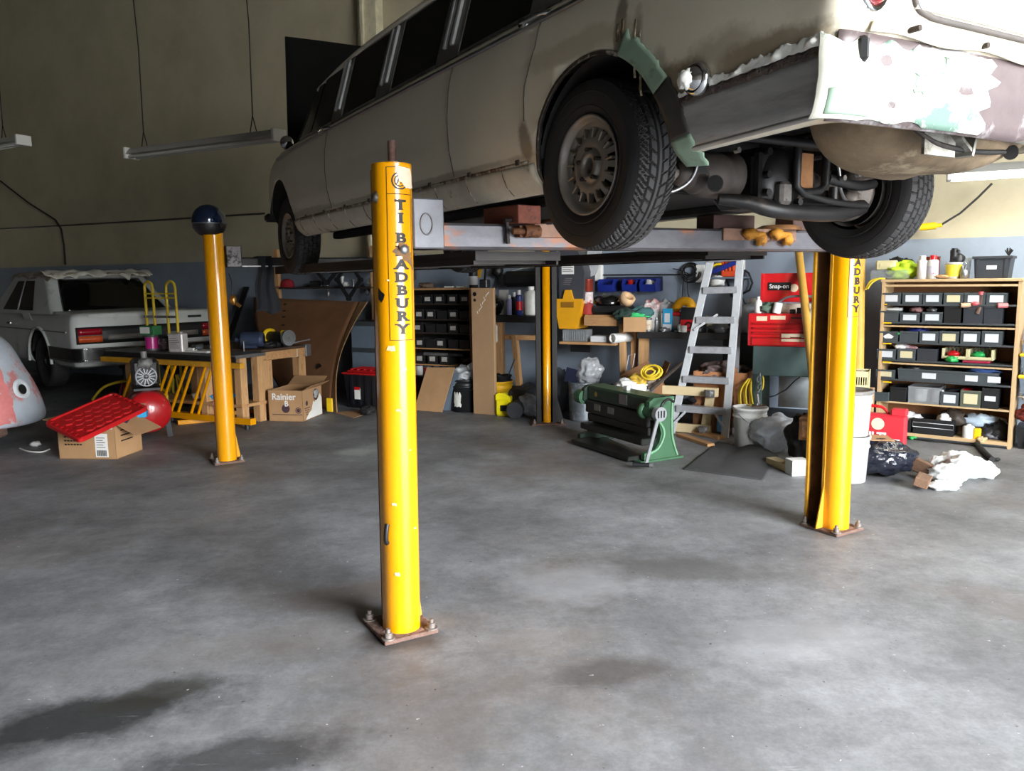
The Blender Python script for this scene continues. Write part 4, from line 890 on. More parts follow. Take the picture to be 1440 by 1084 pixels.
def tin(name,label,r,h,loc,m=None,lid=None,band=None,group=None,cat='can',handle=False):
    t=thing(name,label,cat,loc,0,group); b=B(); b.lathe([(0,0),(r*.97,0),(r,.006),(r,h-.006),(r*1.03,h-.003),(r*1.03,h),(r*.9,h),(r*.9,h-.006),(0,h-.006)],(0,0,0),(0,0,1),24); part('can_body',b,m or steel,t)
    if band:
        b=B(); b.lathe([(r*1.006,h*.15),(r*1.006,h*.85)],(0,0,0),(0,0,1),24); part('can_label',b,band,t)
    if lid: b=B(); b.lathe([(r*.9,h-.004),(r*.9,h+.004),(0,h+.005)],(0,0,0),(0,0,1),24); part('can_lid',b,lid,t)
    if handle: b=B(); b.tube([(r*1.02*math.cos(a),.0,h*.85+r*.9*math.sin(a)) for a in [PI*k/14 for k in range(15)]],.002,5); part('wire_handle',b,steel,t)
    return t
def spray(name,label,r,h,loc,m,cap,band=None,group=None):
    t=thing(name,label,'spray can',loc,0,group); b=B(); b.lathe([(0,0),(r,0),(r,h*.74),(r*.93,h*.78),(r*.55,h*.82),(r*.5,h*.83)],(0,0,0),(0,0,1),20); part('can_body',b,m,t)
    b=B(); b.lathe([(r*.62,h*.80),(r*.62,h*.97),(r*.55,h),(0,h)],(0,0,0),(0,0,1),16); part('cap',b,cap,t)
    if band: b=B(); b.lathe([(r*1.01,h*.2),(r*1.01,h*.55)],(0,0,0),(0,0,1),20); part('can_label',b,band,t)
    return t
def bottle(name,label,r,h,loc,m,cap,neck=.3,band=None,group=None,cat='bottle',tilt=None):
    t=thing(name,label,cat,loc,0,group); k=h*(1-neck)
    b=B(); b.lathe([(0,0),(r*.95,0),(r,.01),(r,k),(r*.8,k+h*neck*.35),(r*.36,k+h*neck*.55),(r*.34,h*.95),(0,h*.95)],(0,0,0),(0,0,1),22); part('bottle_body',b,m,t)
    b=B(); b.lathe([(r*.42,h*.88),(r*.42,h),(0,h)],(0,0,0),(0,0,1),16); part('cap',b,cap,t)
    if band: b=B(); b.lathe([(r*1.01,h*.12),(r*1.01,h*.5)],(0,0,0),(0,0,1),22); part('bottle_label',b,band,t)
    if tilt: t.rotation_euler=tilt
    return t
def bucket(name,label,r,h,loc,m,lid=None,group=None,handle=True,taper=.88,rot=0.,hm=None):
    t=thing(name,label,'bucket',loc,rot,group); b=B(); r0=r*taper
    b.lathe([(0,0),(r0,0),(r0+(r-r0)*.75,h*.75),(r*1.03,h*.76),(r*1.03,h*.79),(r0+(r-r0)*.8,h*.8),(r*.99,h*.93),(r*1.05,h*.935),(r*1.05,h),(r*.98,h),(r*.95,h*.9),(r0*.9,h*.1),(0,h*.08)],(0,0,0),(0,0,1),30); part('bucket_body',b,m,t)
    if lid: b=B(); b.lathe([(r*1.06,h*.95),(r*1.08,h*.96),(r*1.08,h+.012),(r*.98,h+.014),(r*.95,h+.004),(0,h+.004)],(0,0,0),(0,0,1),30); part('lid',b,lid,t)
    if handle: b=B(); b.tube([(r*1.04*math.cos(a),-r*.95*math.sin(a)*.9,h*.86-r*.75*math.sin(a)) for a in [PI*k/20 for k in range(21)]],.003,6); part('wire_handle',b,hm or steel,t)
    return t
def slab(name,label,cat,pts,th,m,group=None,kind=None):
    """flat sheet through 3-D corner points, th thick"""
    P=[Vector(p) for p in pts]; n=(P[1]-P[0]).cross(P[2]-P[0]).normalized(); c=P[0].copy(); b=B()
    q=[p-c for p in P]; b.add(q+[p+n*th for p in q],[tuple(range(len(q)))[::-1],tuple(range(len(q),2*len(q)))]+[(i,(i+1)%len(q),len(q)+(i+1)%len(q),len(q)+i) for i in range(len(q))])
    return solo(name,b,m,label,cat,c,0,group,kind)
def crumple(name,label,cat,loc,size,m,seed,amp=.22,fr=2.2,flat=True,rot=0.,ridge=.35,kind=None,seg=46):
    """creased bag or cloth heap"""
    b=B(); R=Vector(size)
    def fn(u,v):
        a=2*PI*u; t=PI*(v-.5); d=Vector((math.cos(a)*math.cos(t),math.sin(a)*math.cos(t),math.sin(t)))
        k=1+amp*noise.noise(d*fr+Vector((seed,0,seed*2)))*1.6
        k+=ridge*.35*(.5-abs(noise.noise(d*fr*2.3+Vector((0,seed,3)))))*1.0+ridge*.2*(.4-abs(noise.noise(d*fr*5+Vector((seed,1,3)))))
        z=R.z*(1+d.z*k*.9)
        if flat and z<0: z=0
        return (R.x*d.x*k,R.y*d.y*k,max(z,0.))
    b.grid(fn,seg,seg//2,closed_u=True); return solo(name,b,m,label,cat,loc,rot,None,kind)
def wbox(name,label,cat,x0,y0,x1,y1,n,d,m,bev=.004,group=None):
    """box facing the room, its front filling the given outline at depth n, d deep"""
    t0,t1,z0,z1=fit(x0,y0,x1,y1,n); b=B(); b.box(-(t1-t0)/2,(t1-t0)/2,0,d,0,z1-z0,bev); return solo(name,b,m,label,cat,Wp((t0+t1)/2,n,z0),WA,group)
def wthing(name,label,cat,x0,y0,x1,y1,n,group=None,zbase=None):
    t0,t1,z0,z1=fit(x0,y0,x1,y1,n)
    if zbase is not None: z0=zbase
    t=thing(name,label,cat,Wp((t0+t1)/2,n,z0),WA,group); return t,t1-t0,z1-z0
def coil(R,turns,r,jit,seed,c=(0,0,0),tilt=0.,squash=1.):
    P=[]; rnd=random.Random(seed)
    o=[(rnd.uniform(-jit,jit),rnd.uniform(-jit,jit),rnd.uniform(-jit,jit)) for _ in range(int(turns)+2)]
    n=int(turns*20)
    for i in range(n+1):
        a=2*PI*i/20; k=i/20; f=int(k); g=k-f; d=[o[f][j]*(1-g)+o[f+1][j]*g for j in range(3)]
        rr=R+d[0]; x,y,z=rr*math.cos(a),rr*math.sin(a)*squash,d[1]+.004*k; P.append((c[0]+x,c[1]+y*math.cos(tilt)-z*math.sin(tilt),c[2]+y*math.sin(tilt)+z*math.cos(tilt)))
    return P
# ================================================================== WHITE SALOON ON STANDS
d2=Vector((-.74,.67,0)).normalized(); l2=Vector((-d2.y,d2.x,0)); sl=ray(76,520); sl=sl*(10.9/sl.y); SO=Vector((sl.x,sl.y,0))-l2*.86
swhite=mat('dusty_white_paint',(206,210,208),.35,var=.06,scale=3,coat=.3,alt=(176,178,174),alt_at=.62)
SAL=thing('saloon_car','white saloon car with torn dusty roof covering parked nose to the wall','car',SO+Vector((0,0,.20)),math.atan2(d2.y,d2.x)); SAL.scale=(1.08,1.08,1.08)
def rrect(xr,xf,w,r,n=8,bow=.05):
    P=[]
    for i in range(12): P.append((xr-bow*(1-(i/12)**2),(w-r)*i/12))
    for i in range(n+1): a=PI/2*i/n; P.append((xr+r-r*math.cos(a),w-r+r*math.sin(a)))
    for i in range(1,34): P.append((xr+r+(xf-2*r-xr)*i/34,w))
    for i in range(n+1): a=PI/2*i/n; P.append((xf-r+r*math.sin(a),w-r+r*math.cos(a)))
    for i in range(1,12): P.append((xf,(w-r)*(1-i/12)))
    return P+[(x,-y) for x,y in P[1:-1][::-1]]
lv=[(.30,-1.04,3.3,.86),(.34,-1.11,3.4,.90),(.42,-1.14,3.4,.925),(.6,-1.16,3.4,.94),(.72,-1.16,3.75,.94),(.80,-1.15,3.4,.935),(.86,-1.13,3.4,.915),(.90,-1.08,3.4,.88),(.92,-1.0,3.35,.82)]
rows=[rrect(a,f,w,.09) for z,a,f,w in lv]; n=len(rows[0]); b=B()
vs=[(x,y,z+ (.05*max(0,min(1,(x+.2)/-.9)) if z>.85 else 0)) for (z,*_),row in zip(lv,rows) for x,y in row]
vs=[(x,y,z) for x,y,z in vs]
b.add(vs,[(j*n+i,j*n+(i+1)%n,(j+1)*n+(i+1)%n,(j+1)*n+i) for j in range(len(lv)-1) for i in range(n)]+[tuple(range((len(lv)-1)*n,len(lv)*n))],True)
body=part('body_shell',b,[swhite],SAL); cuts=[]
for s in(-1,1):
    for x in(0,3.06):
        c=B(); c.cyl((x,s*.6,.37),(x,s*1.1,.37),.385,seg=44); cuts.append(link('cut',c.mesh('cut'),under,SAL))
bpy.context.view_layer.update(); bake(body,cut=cuts,solid=.015)
for s in(-1,1):
    for x in(0,3.06):
        b=B(); b.grid(lambda u,v:(x+.39*math.cos(.2+(PI-.4)*u),s*(.91-.3*v),.37+.39*math.sin(.2+(PI-.4)*u)),24,3); part('wheel_tub',b,under,SAL)
        b=B(); b.lathe([(.383,.0),(.405,.006),(.43,.0)],(x,s*.938,.37),(0,s,0),40,0,2*PI) if False else b.tube([(x+.40*math.cos(a),s*.942,.37+.40*math.sin(a)) for a in [-.1+(PI+.2)*k/30 for k in range(31)]],.02,6); part('arch_lip',b,swhite,SAL)
b=B(); b.box(-.9,3.2,-.75,.75,.30,.34); part('floor_pan',b,under,SAL)
# greenhouse
def cab(z): k=(z-.92)/.50; return (-.16+.62*k**.9,2.55-.75*k,.80-.16*k)
b=B(); Z=[.92,1.0,1.1,1.2,1.3,1.38,1.42,1.45,1.462]; rows=[]
for z in Z:
    k=min(z,1.42); a,f,w=cab(k); sh=max(0,z-1.42)*2.2; rows.append(rrect(a+sh,f-sh,w-sh,.10,bow=.06))
n=len(rows[0]); vs=[(x,y,z) for z,row in zip(Z,rows) for x,y in row]
b.add(vs,[(j*n+i,j*n+(i+1)%n,(j+1)*n+(i+1)%n,(j+1)*n+i) for j in range(len(Z)-1) for i in range(n)]+[tuple(range((len(Z)-1)*n,len(Z)*n))],True); part('cabin',b,swhite,SAL)
def cpt(u,z,off,side=None):
    a,f,w=cab(z); return a,f,w
b=B()      # rear glass following the slanted tail of the cabin
def rg(u,v):
    z=.95+.43*v; a,f,w=cab(z); y=(u-.5)*2*(w-.13); return (a-.06*(1-(y/(w-.1))**2)-.008,y,z)
b.grid(rg,16,6,thick=(-.008,0,0)); part('rear_window',b,glass,SAL)
b=B(); b.tube([rg(u,v) for u,v in [(i/16,0) for i in range(17)]+[(1,j/6) for j in range(1,7)]+[(1-i/16,1) for i in range(1,17)]+[(0,1-j/6) for j in range(1,6)]],.008,6,closed=True); part('rear_window_trim',b,dchrome,SAL)
for s in(-1,1):
    for xa,xb,da,db in ((.62,1.18,.22,.0),(1.25,1.85,0.,-.35)):
        b=B(); q=[]
        for x,z in ((xa,.97),(xb,.97),(xb+db,1.36),(xa+da,1.36)):
            a,f,w=cab(z); q.append((x,s*(w+.004),z))
        q2=[(x,y+s*.006,z) for x,y,z in q]; fs=[(0,1,2,3),(7,6,5,4),(0,4,5,1),(1,5,6,2),(2,6,7,3),(3,7,4,0)]; b.add(q+q2,fs if s<0 else [f[::-1] for f in fs]); part('side_window',b,glass,SAL)
    b=B(); b.box(.98,1.16,s*.94,s*.955,.79,.815,.006); b.box(1.0,1.14,s*.955,s*.965,.795,.808); part('door_handle',b,chrome,SAL)
    b=B(); b.tube([(x,s*.944,.74) for x in (-.98,3.2)],.006,5); part('coach_line',b,dchrome,SAL)
    b=B(); b.prism([(.20,.86),(.50,.865),(.60,.97),(.30,.95)],(0,s*.93 if s>0 else -.93,0),(1,0,0),(0,0,1),(0,s,0),.006) if s>0 else b.prism([(.20,.86),(.30,.95),(.60,.97),(.50,.865)],(0,-.93,0),(1,0,0),(0,0,1),(0,-1,0),.006); part('fuel_flap',b,swhite,SAL)
# boot: lid, lamp band, bumper
b=B()
def bl(u,v): x=-.17-.94*u; return (x,(v-.5)*2*(.80-.05*u),.965+.012*math.sin(PI*v)-.02*u)
b.grid(bl,14,14,thick=(0,0,.03)); b.grid(lambda u,v:(-1.135-.045*(1-(2*u-1)**2),(u-.5)*2*.74,.80+.15*v),20,3,thick=(-.012,0,0)); part('boot_lid',b,swhite,SAL)
rlz=lambda y:-1.16-.05*(1-(min(1,abs(y)/.85))**2)
b=B(); b.grid(lambda u,v:(rlz((u-.5)*1.84)-.012,(u-.5)*1.80,.60+.20*v),30,3,thick=(-.01,0,0)); part('lamp_band',b,black,SAL)
for s in(-1,1):
    b=B(); b.grid(lambda u,v:(rlz(s*(.89-.27*u))-.020,s*(.88-.26*u),.705+.075*v),6,2,thick=(-.006,0,0)); part('tail_lamp',b,lens,SAL,'red lamp')
    b=B(); b.grid(lambda u,v:(rlz(s*(.89-.27*u))-.020,s*(.88-.26*u),.62+.075*v),6,2,thick=(-.006,0,0)); part('turn_lamp',b,mat('amber_lens',(200,84,40),.2,coat=.6),SAL,'amber lamp')
    b=B(); b.grid(lambda u,v:(rlz(s*(.58-.45*u))-.024,s*(.56-.42*u),.64+.06*v),6,2,thick=(-.004,0,0)); part('reversing_lamp',b,mat('grey_lens',(120,118,112),.3),SAL)
b=B(); rows=[rrect(-1.26,-.6,.97,.12,bow=.06)]
def bump(u,v):
    i=u*(len(BP)-1); k=int(min(i,len(BP)-2)); f=i-k; x=BP[k][0]*(1-f)+BP[k+1][0]*f; y=BP[k][1]*(1-f)+BP[k+1][1]*f; return (x,y,.40+.15*v)
BP=[(-.42,-.965)]+[(x,-y) for x,y in rrect(-1.30,0,.97,.14,bow=.06)[:21]][::-1]+[(x,y) for x,y in rrect(-1.30,0,.97,.14,bow=.06)[1:21]]+[(-.42,.965)]
b.grid(bump,60,4,thick=(0,0,.0)) if False else b.grid(bump,60,4); 
b.grid(lambda u,v:tuple(Vector(bump(u,1))+Vector((.14*v,0,0))),60,1); part('bumper',b,mat('bumper_black',(16,17,18),.28,var=.1,coat=.5),SAL)
for zz in (.415,.552):
    b=B(); b.tube([tuple(Vector(bump(u/60,(zz-.40)/.15))+Vector((-.004,0,0))) for u in range(61)],.009,6); part('bumper_trim',b,chrome,SAL)
b=B(); b.box(-1.20,-1.18,-.62,-.45,.86,.89); part('boot_badge',b,dsteel,SAL)
for k,(x,s) in enumerate(((0,1),(0,-1),(3.06,1),(3.06,-1))):
    w=bpy.data.objects.new('wheel',None); C.objects.link(w); w.parent=SAL; w.location=(x,s*.80,.33 if k<2 else .33); w.rotation_euler=(0,0,0 if s>0 else PI)
    b=B(); b.lathe([(.20,.08),(.23,.10),(.30,.105),(.318,.085),(.325,.05),(.325,-.05),(.318,-.085),(.30,-.105),(.23,-.1),(.2,-.08)],(0,0,0),(0,1,0),44); part('tyre',b,tyre_m,w)
    b=B(); b.lathe([(.2,.07),(.205,.08),(.195,.075),(.185,.03),(.12,.035),(.09,.05),(.07,.06),(.06,.08),(0,.085)],(0,0,0),(0,1,0),36); part('hub_cap',b,dsteel,w)
    b=B(); b.lathe([(.0,.088),(.03,.088),(.04,.08)],(0,0,0),(0,1,0),20); part('hub_centre',b,chrome,w)
# torn covering on the roof
torn=mat('torn_roof_cloth',(206,204,192),.9,var=.15,scale=7,bump=.5,bscale=16,alt=(150,142,124),alt_at=.62)
b=B()
def cloth(u,v):
    x=.38+1.55*u; y=(v-.5)*2*(.66); e=0
    if u<.12: x-=.10*(.5+noise.noise(Vector((v*7,1,0))))
    edge=min(v,1-v)
    z=1.475+.03*noise.noise(Vector((x*4,y*4,1)))+.04*max(0,noise.noise(Vector((x*2,y*3,5))))
    if u<.14: z-=.06*(1-u/.14)*(.7+noise.noise(Vector((v*9,2,0))))
    if edge<.06: z-=.05*(1-edge/.06)*(1+noise.noise(Vector((x*6,y,0))))
    return (x,y,z)
b.grid(cloth,40,36,thick=(0,0,.012)); part('roof_covering',b,mat('dusty_roof_cloth',(150,140,124),.9,var=.25,scale=5,bump=.5,bscale=16,alt=(196,190,178),alt_at=.6),SAL,'peeling dusty roof covering')
b=B()
def flap(u,v):
    y=(u-.5)*2*.70; d=.08+.13*abs(noise.noise(Vector((u*6,3,0))))+.05*noise.noise(Vector((u*17,8,0)))
    return (.52-(.10+d*.9)*v-.02,y,1.495+.03*noise.noise(Vector((u*9,v*2,4)))-d*.75*v**1.6+.015*noise.noise(Vector((u*22,v*5,1))))
b.grid(flap,60,8,thick=(0,0,.012)); part('torn_edge',b,torn,SAL,'pale torn edge hanging over the rear window')
jack=mat('jack_red',(170,28,30),.5,var=.15)
def axle_stand(label,x,y,m):
    p=SO+d2*x+l2*y; t=thing('axle_stand',label,'axle stand',(p.x,p.y,0)); b=B()
    for k in range(4):
        a=PI/4+PI/2*k; b.bar((.10*math.cos(a),.10*math.sin(a),.01),(.03*math.cos(a),.03*math.sin(a),.26),.02)
    part('legs_frame',b,m,t); b=B(); b.cyl((0,0,.2),(0,0,.42),.02); b.box(-.06,.06,-.025,.025,.42,.45,.005); part('post',b,dsteel,t)
axle_stand('red axle stand under the tail of the white saloon',-.45,.1,jack); axle_stand('yellow axle stand under the white saloon beside the yellow air hose',-.5,-.6,yellow)
# ================================================================== PRIMERED CAR CORNER AT THE EDGE OF VIEW
prm=mat('sanded_primer',(170,178,188),.55,var=.1,scale=5,alt=(188,120,118),alt_at=.57,bump=.06)
g=ray(-43,522); g=g*(8.0/g.y); PC=thing('primered_car','grey and pink primered car corner with an empty round lamp hole','car',(g.x,g.y,0),0)
prof=[(.60,.20),(.63,.22),(.635,.30),(.60,.46),(.545,.62),(.48,.76),(.40,.95),(.33,1.05),(.22,1.15),(.1,1.205),(.0,1.22)]
pp=[(p.x,p.y) for p in wander([(r,z,0) for r,z in prof],4)]
def fe(u,v):
    k=v*(len(pp)-1); i=int(min(k,len(pp)-2)); f=k-i; r=pp[i][0]*(1-f)+pp[i+1][0]*f; z=pp[i][1]*(1-f)+pp[i+1][1]*f
    a=PI*.62-PI*1.1*u; L=max(0,u-.80)/.2*1.6 if u>.8 else 0
    a=min(a,PI*.62); aa=a if u<=.8 else PI*.62-PI*1.1*.8
    return (r*math.cos(aa)-L*math.sin(-aa)*-0-(L*.9),r*math.sin(aa)-L*.25,z)
b=B(); b.grid(fe,56,40); part('quarter_panel',b,prm,PC)
def on_f(a,z):
    for (r0,z0_),(r1,z1_) in zip(pp,pp[1:]):
        if z0_<=z<=z1_ and z1_>z0_: r=r0+(r1-r0)*(z-z0_)/(z1_-z0_); return Vector((r*math.cos(a),r*math.sin(a),z)),Vector((math.cos(a),math.sin(a),.25)).normalized()
p_,n_=on_f(-.13,.56)
b=B(); b.lathe([(.05,.0),(.055,.012),(.09,.014),(.11,.0)],p_-n_*.004,n_,28); part('lamp_surround',b,mat('pale_primer',(196,202,206),.6),PC)
b=B(); b.lathe([(0,.008),(.052,.008)],p_,n_,24); part('lamp_hole',b,blk,PC)
def fpatch(name,m,a0,a1,z0,z1,off,label=None):
    b=B(); b.grid(lambda u,v:(lambda q:q[0]+q[1]*off)(on_f(a0+(a1-a0)*u+.05*noise.noise(Vector((v*6,a0,0))),z0+(z1-z0)*v+.03*noise.noise(Vector((u*5,z0,2))))),10,12); return part(name,b,m,PC,label)
fpatch('pink_primer',mat('pink_primer',(206,120,118),.6,var=.15,scale=8,alt=(196,196,198),alt_at=.6),-.95,-.40,.24,.80,.003,'pink primer patch')
b=B(); b.tube([on_f(-1.62-.1*math.sin(PI*k/20),.24+.9*k/20)[0] for k in range(21)],.005,5); part('panel_gap',b,dsteel,PC)
b=B(); b.box(.0,.5,-.5,-.25,.12,.22,.02); b.box(.12,.2,-.5,-.42,.02,.14,.01); b.blob((.32,-.45,.14),(.07,.05,.05),14,8,.3,3,3); part('chassis_end',b,rust,PC)
b=B(); b.lathe([(.18,-.08),(.26,-.09),(.29,-.06),(.3,0),(.29,.06),(.26,.09),(.18,.08)],(-.5,-.1,.3),(.3,1,0),32); part('wheel',b,tyre_m,PC)
# white cable on the floor below it
pts=[G(28,632)+Vector((0,0,.01)),G(40,636)+Vector((0,0,.01)),G(58,637)+Vector((0,0,.01)),G(70,633)+Vector((0,0,.01))]
o0=pts[0].copy(); b=B(); b.tube([p-o0 for p in wander(pts)],.008,6); b.blob(G(50,627)-o0+Vector((0,0,.02)),(.05,.04,.025),14,8,.3,3,1); solo('white_cable',b,white,'short white cable lying on the dark floor by the primered car','cable',o0)
# ================================================================== OPEN CARTON, RED TRAY, COMPRESSOR
p=G(84,645); q=G(164,646); r_=G(198,630); w=(q-p).length; dv=(r_-q); rot=math.atan2((q-p).y,(q-p).x); d=.42
c0=(p+q)/2+Vector((-math.sin(rot),math.cos(rot),0))*d/2
BX=carton('shipping_carton','open brown shipping carton with barcode under the red plastic tray',w,d,.34,c0,rot,card,[('l',10,.14),('r',-28,.24),('b',40,.15)],mi=card)
b=B(); b.box(w/2-.20,w/2-.075,-d/2-.002,-d/2,.02,.24); part('barcode_sticker',b,whitep,BX,'white barcode label')
b=B()
for k in range(16): b.box(w/2-.185+k*.006,w/2-.185+k*.006+(.002+.002*(k%3==0)),-d/2-.0035,-d/2-.002,.03,.085)
for k in range(5): b.box(w/2-.185,w/2-.10-.02*(k%2),-d/2-.0035,-d/2-.002,.11+k*.022,.115+k*.022)
part('barcode',b,ink,BX)
b=B()
for k,(x0,x1) in enumerate(((-.16,.12),(-.16,.10),(-.16,-.02),(-.16,.02))): 
    for j in range(int((x1-x0)/.03)): b.box(x0-.06+j*.03,x0-.06+j*.03+.022,-d/2-.0015,-d/2,.235-k*.035,.248-k*.035)
for k in range(3): b.box(w/2,w/2+.0015,-.12,.0+.03*k,.25-k*.05,.262-k*.05)
part('printed_lines',b,ink,BX)
b=B(); b.box(-w/2+.02,w/2-.02,-d/2-.002,-d/2,.28,.338); part('packing_tape',b,mat('pale_tape',(214,210,200),.4),BX)
top=c0+Vector((0,0,.345))
b=B(); b.box(-.20,.18,-.12,.12,0,.03,.006); o=solo('navy_case',b,navy,'flat navy case lying across the open shipping carton','case',top+Vector((.12,-.04,-.04)),rot+.3); o.rotation_euler=(.05,-.05,rot+.3)
b=B(); b.box(-.11,.11,-.06,.06,0,.06,.003); solo('blue_pack',b,cyan,'small bright blue pack lying in the open carton beside the tank','box',top+Vector((.26,.17,-.02)),rot+.4)
P=[]
for (x,y),dep in zip(((62,599),(112,617),(209,577),(160,550)),(7.05,6.72,7.45,7.8)):
    dd=ray(x,y); P.append(Vector((0,0,H))+dd*(dep/dd.y))
O_=sum(P,Vector())/4; ux=(P[1]-P[0]+P[2]-P[3])/2; uy=(P[3]-P[0]+P[2]-P[1])/2; un=ux.cross(uy).normalized(); uyl=uy.length; uxl=ux.length
TR_=thing('red_tray','red plastic tray with honeycomb ribs tilted across an open carton','tray',O_)
def tp(x,y,z): return ux*x+uy*y+un*z
def rr2(e=.5,r=.07,n=5):
    o=[]
    for cx,cy,a0 in ((e-r,e-r,0),(-e+r,e-r,PI/2),(-e+r,-e+r,PI),(e-r,-e+r,1.5*PI)):
        for k in range(n+1): a=a0+PI/2*k/n; o.append((cx+r*math.cos(a),cy+r*math.sin(a)))
    return o
o1=rr2(); b=B(); n=len(o1)
lev=[(1.,-.02),(1.,.012),(.975,.02),(.93,.018),(.92,.006)]
vs=[tp(x*k,y*k,z) for k,z in lev for x,y in o1]
b.add(vs,[(j*n+i,j*n+(i+1)%n,(j+1)*n+(i+1)%n,(j+1)*n+i) for j in range(4) for i in range(n)]+[tuple(range(4*n,5*n)),tuple(range(n))[::-1]],False); part('tray_shell',b,red,TR_)
b=B(); R_=.075*uxl/ .75
import itertools as _it
for i in range(-7,8):
    for j in range(-9,10):
        cx=i*1.5*R_; cy=(j+.5*(i%2))*math.sqrt(3)*R_
        hx=[(cx+R_*.96*math.cos(PI/3*k),cy+R_*.96*math.sin(PI/3*k)) for k in range(6)]
        if max(abs(x)/uxl for x,y in hx)>.455 or max(abs(y)/uyl for x,y in hx)>.45: continue
        hi=[(cx+R_*.80*math.cos(PI/3*k),cy+R_*.80*math.sin(PI/3*k)) for k in range(6)]
        v=[tp(x/uxl,y/uyl,.006) for x,y in hx]+[tp(x/uxl,y/uyl,.016) for x,y in hi]
        b.add(v,[(k,(k+1)%6,6+(k+1)%6,6+k) for k in range(6)]+[(6,7,8,9,10,11)])
part('honeycomb',b,red,TR_)
b=B()
for s in(-1,1):
    for k in range(7): 
        x=-.42+k*.14; v=[tp(x+dx,s*(.455+dy),z) for z in(.017,.024) for dx,dy in((0,-.02),(.07,-.02),(.07,.02),(0,.02))]; b.add(v,[(0,1,2,3)[::-1],(4,5,6,7),(0,1,5,4),(1,2,6,5),(2,3,7,6),(3,0,4,7)])
part('rim_lug',b,red,TR_)
# compressor
cg=G(207,618); CP=thing('air_compressor','red tank air compressor with finned black motor behind the red tray','air compressor',Vector((cg.x-.02,cg.y+.12,0)),math.radians(118))
b=B(); Rr=.215; b.lathe([(0,-.25)]+[(Rr*math.sin(PI/2*k/8),-.14-.11*math.cos(PI/2*k/8)) for k in range(1,9)]+[(Rr,.45)]+[(Rr*math.cos(PI/2*k/8),.45+.11*math.sin(PI/2*k/8)) for k in range(1,9)],(0,0,.29),(1,0,0),36); part('tank',b,redm,CP)
b=B(); b.lathe([(.217,.02),(.217,.16)],(0,0,.29),(1,0,0),36); part('tank_band',b,mat('tank_rubbed',(96,60,56),.7,scale=12),CP)
b=B(); b.box(-.06,.42,-.13,.13,.50,.53,.004); b.bar((-.05,.16,.34),(-.05,.19,0),.05,.02); b.bar((-.05,-.16,.34),(-.05,-.19,0),.05,.02); b.bar((.4,.16,.34),(.4,.19,0),.05,.02); part('saddle_feet',b,dsteel,CP)
b=B(); b.box(-.05,.30,-.13,.13,.54,.82,.03); part('motor_shroud',b,black,CP)
b=B()
for k in range(14):
    a=2*PI*k/14; b.bar((-.056,.02*math.cos(a),.65+.02*math.sin(a)),(-.056,.09*math.cos(a),.65+.09*math.sin(a)),.010,.008)
b.lathe([(.09,0),(.10,.008),(.108,0)],(-.054,0,.65),(-1,0,0),28); b.lathe([(0,.01),(.025,.01),(.025,0)],(-.054,0,.65),(-1,0,0),16); part('fan_guard',b,steel,CP)
b=B(); b.blob((-.05,.0,.78),(.04,.08,.05),16,10,.35,3,2); b.cyl((.1,0,.82),(.1,0,.90),.03); part('cylinder_head',b,mat('dusty_alloy',(150,150,148),.6,.4,scale=20),CP)
b=B(); v=[(-.245,-.03),(-.245,.035),(-.24,.045)]; b.lathe([(0,.004),(.04,.004)],(-.20,.08,.30),(-1,.42,.05),16); part('tank_sticker',b,whitep,CP,'white shield sticker')
b=B(); b.lathe([(.16,-.03),(.19,-.03),(.19,.03),(.16,.03)],(.42,.26,.19),(0,1,0),24); b.lathe([(0,.02),(.16,.02)],(.42,.26,.19),(0,1,0),20); part('wheel',b,tyre_m,CP)
hp=[Wp(*N(x,y,6.3)[:1],6.3,N(x,y,6.3)[1]) for x,y in ((130,562),(145,545),(168,537),(190,536),(215,540),(232,550),(236,566))]; o0=hp[0].copy()
b=B(); b.tube([p-o0 for p in wander(hp)],.016,8); solo('air_hose',b,ropey,'yellow air hose looping over behind the compressor motor','hose',o0)
# ================================================================== YELLOW BAR FRAME AND LONG BENCH
nb=6.35; BG='things on the two workbenches beside the yellow frame'
t0,z0=N(150,494,nb); t1,z1=N(352,511,nb); tcut=N(333,505,nb)[0]; zt=(z0+z1)/2-.01
BL=thing('long_workbench','long bench with grey sheet top behind the slanting yellow bars','workbench',Wp((t0+t1)/2,nb,0),WA); L_=t1-t0
RE=tcut-(t0+t1)/2; b=B(); b.box(-L_/2,RE,-.02,.44,zt+.02,zt+.06,.004); part('bench_top',b,mat('grey_bench_sheet',(98,98,98),.5,.2,var=.2),BL)
b=B(); b.box(-L_/2,RE,-.03,-.01,zt-.04,zt+.045); part('front_rail',b,dsteel,BL)
for x in (-L_/2+.30,RE-.62,RE-.06):
    for y in (.1,.36): b=B(); b.box(x-.05,x+.05,y-.05,y+.05,0,zt+.02,.004); part('leg',b,timber,BL)
b=B(); b.box(-L_/2+.2,RE,.03,.43,.20,.235); part('lower_shelf',b,timber_x,BL)
ZT=zt+.06
FR=thing('yellow_bar_frame','yellow steel frame of slanting bars standing in front of the long bench','steel frame',Wp((t0+t1)/2,nb-.10,0),WA)
b=B(); b.box(-L_/2+.05,L_/2-.02,-.03,.03,zt-.07,zt-.01,.004); part('top_rail',b,yel_old,FR)
zb=N(300,590,nb-.1)[1]; zb=max(zb,.09); tb=N(238,590,nb-.1)[0]-(t0+t1)/2
b=B(); b.box(tb,L_/2+.1,-.04,.04,zb-.035,zb+.035,.004); part('bottom_rail',b,yel,FR)
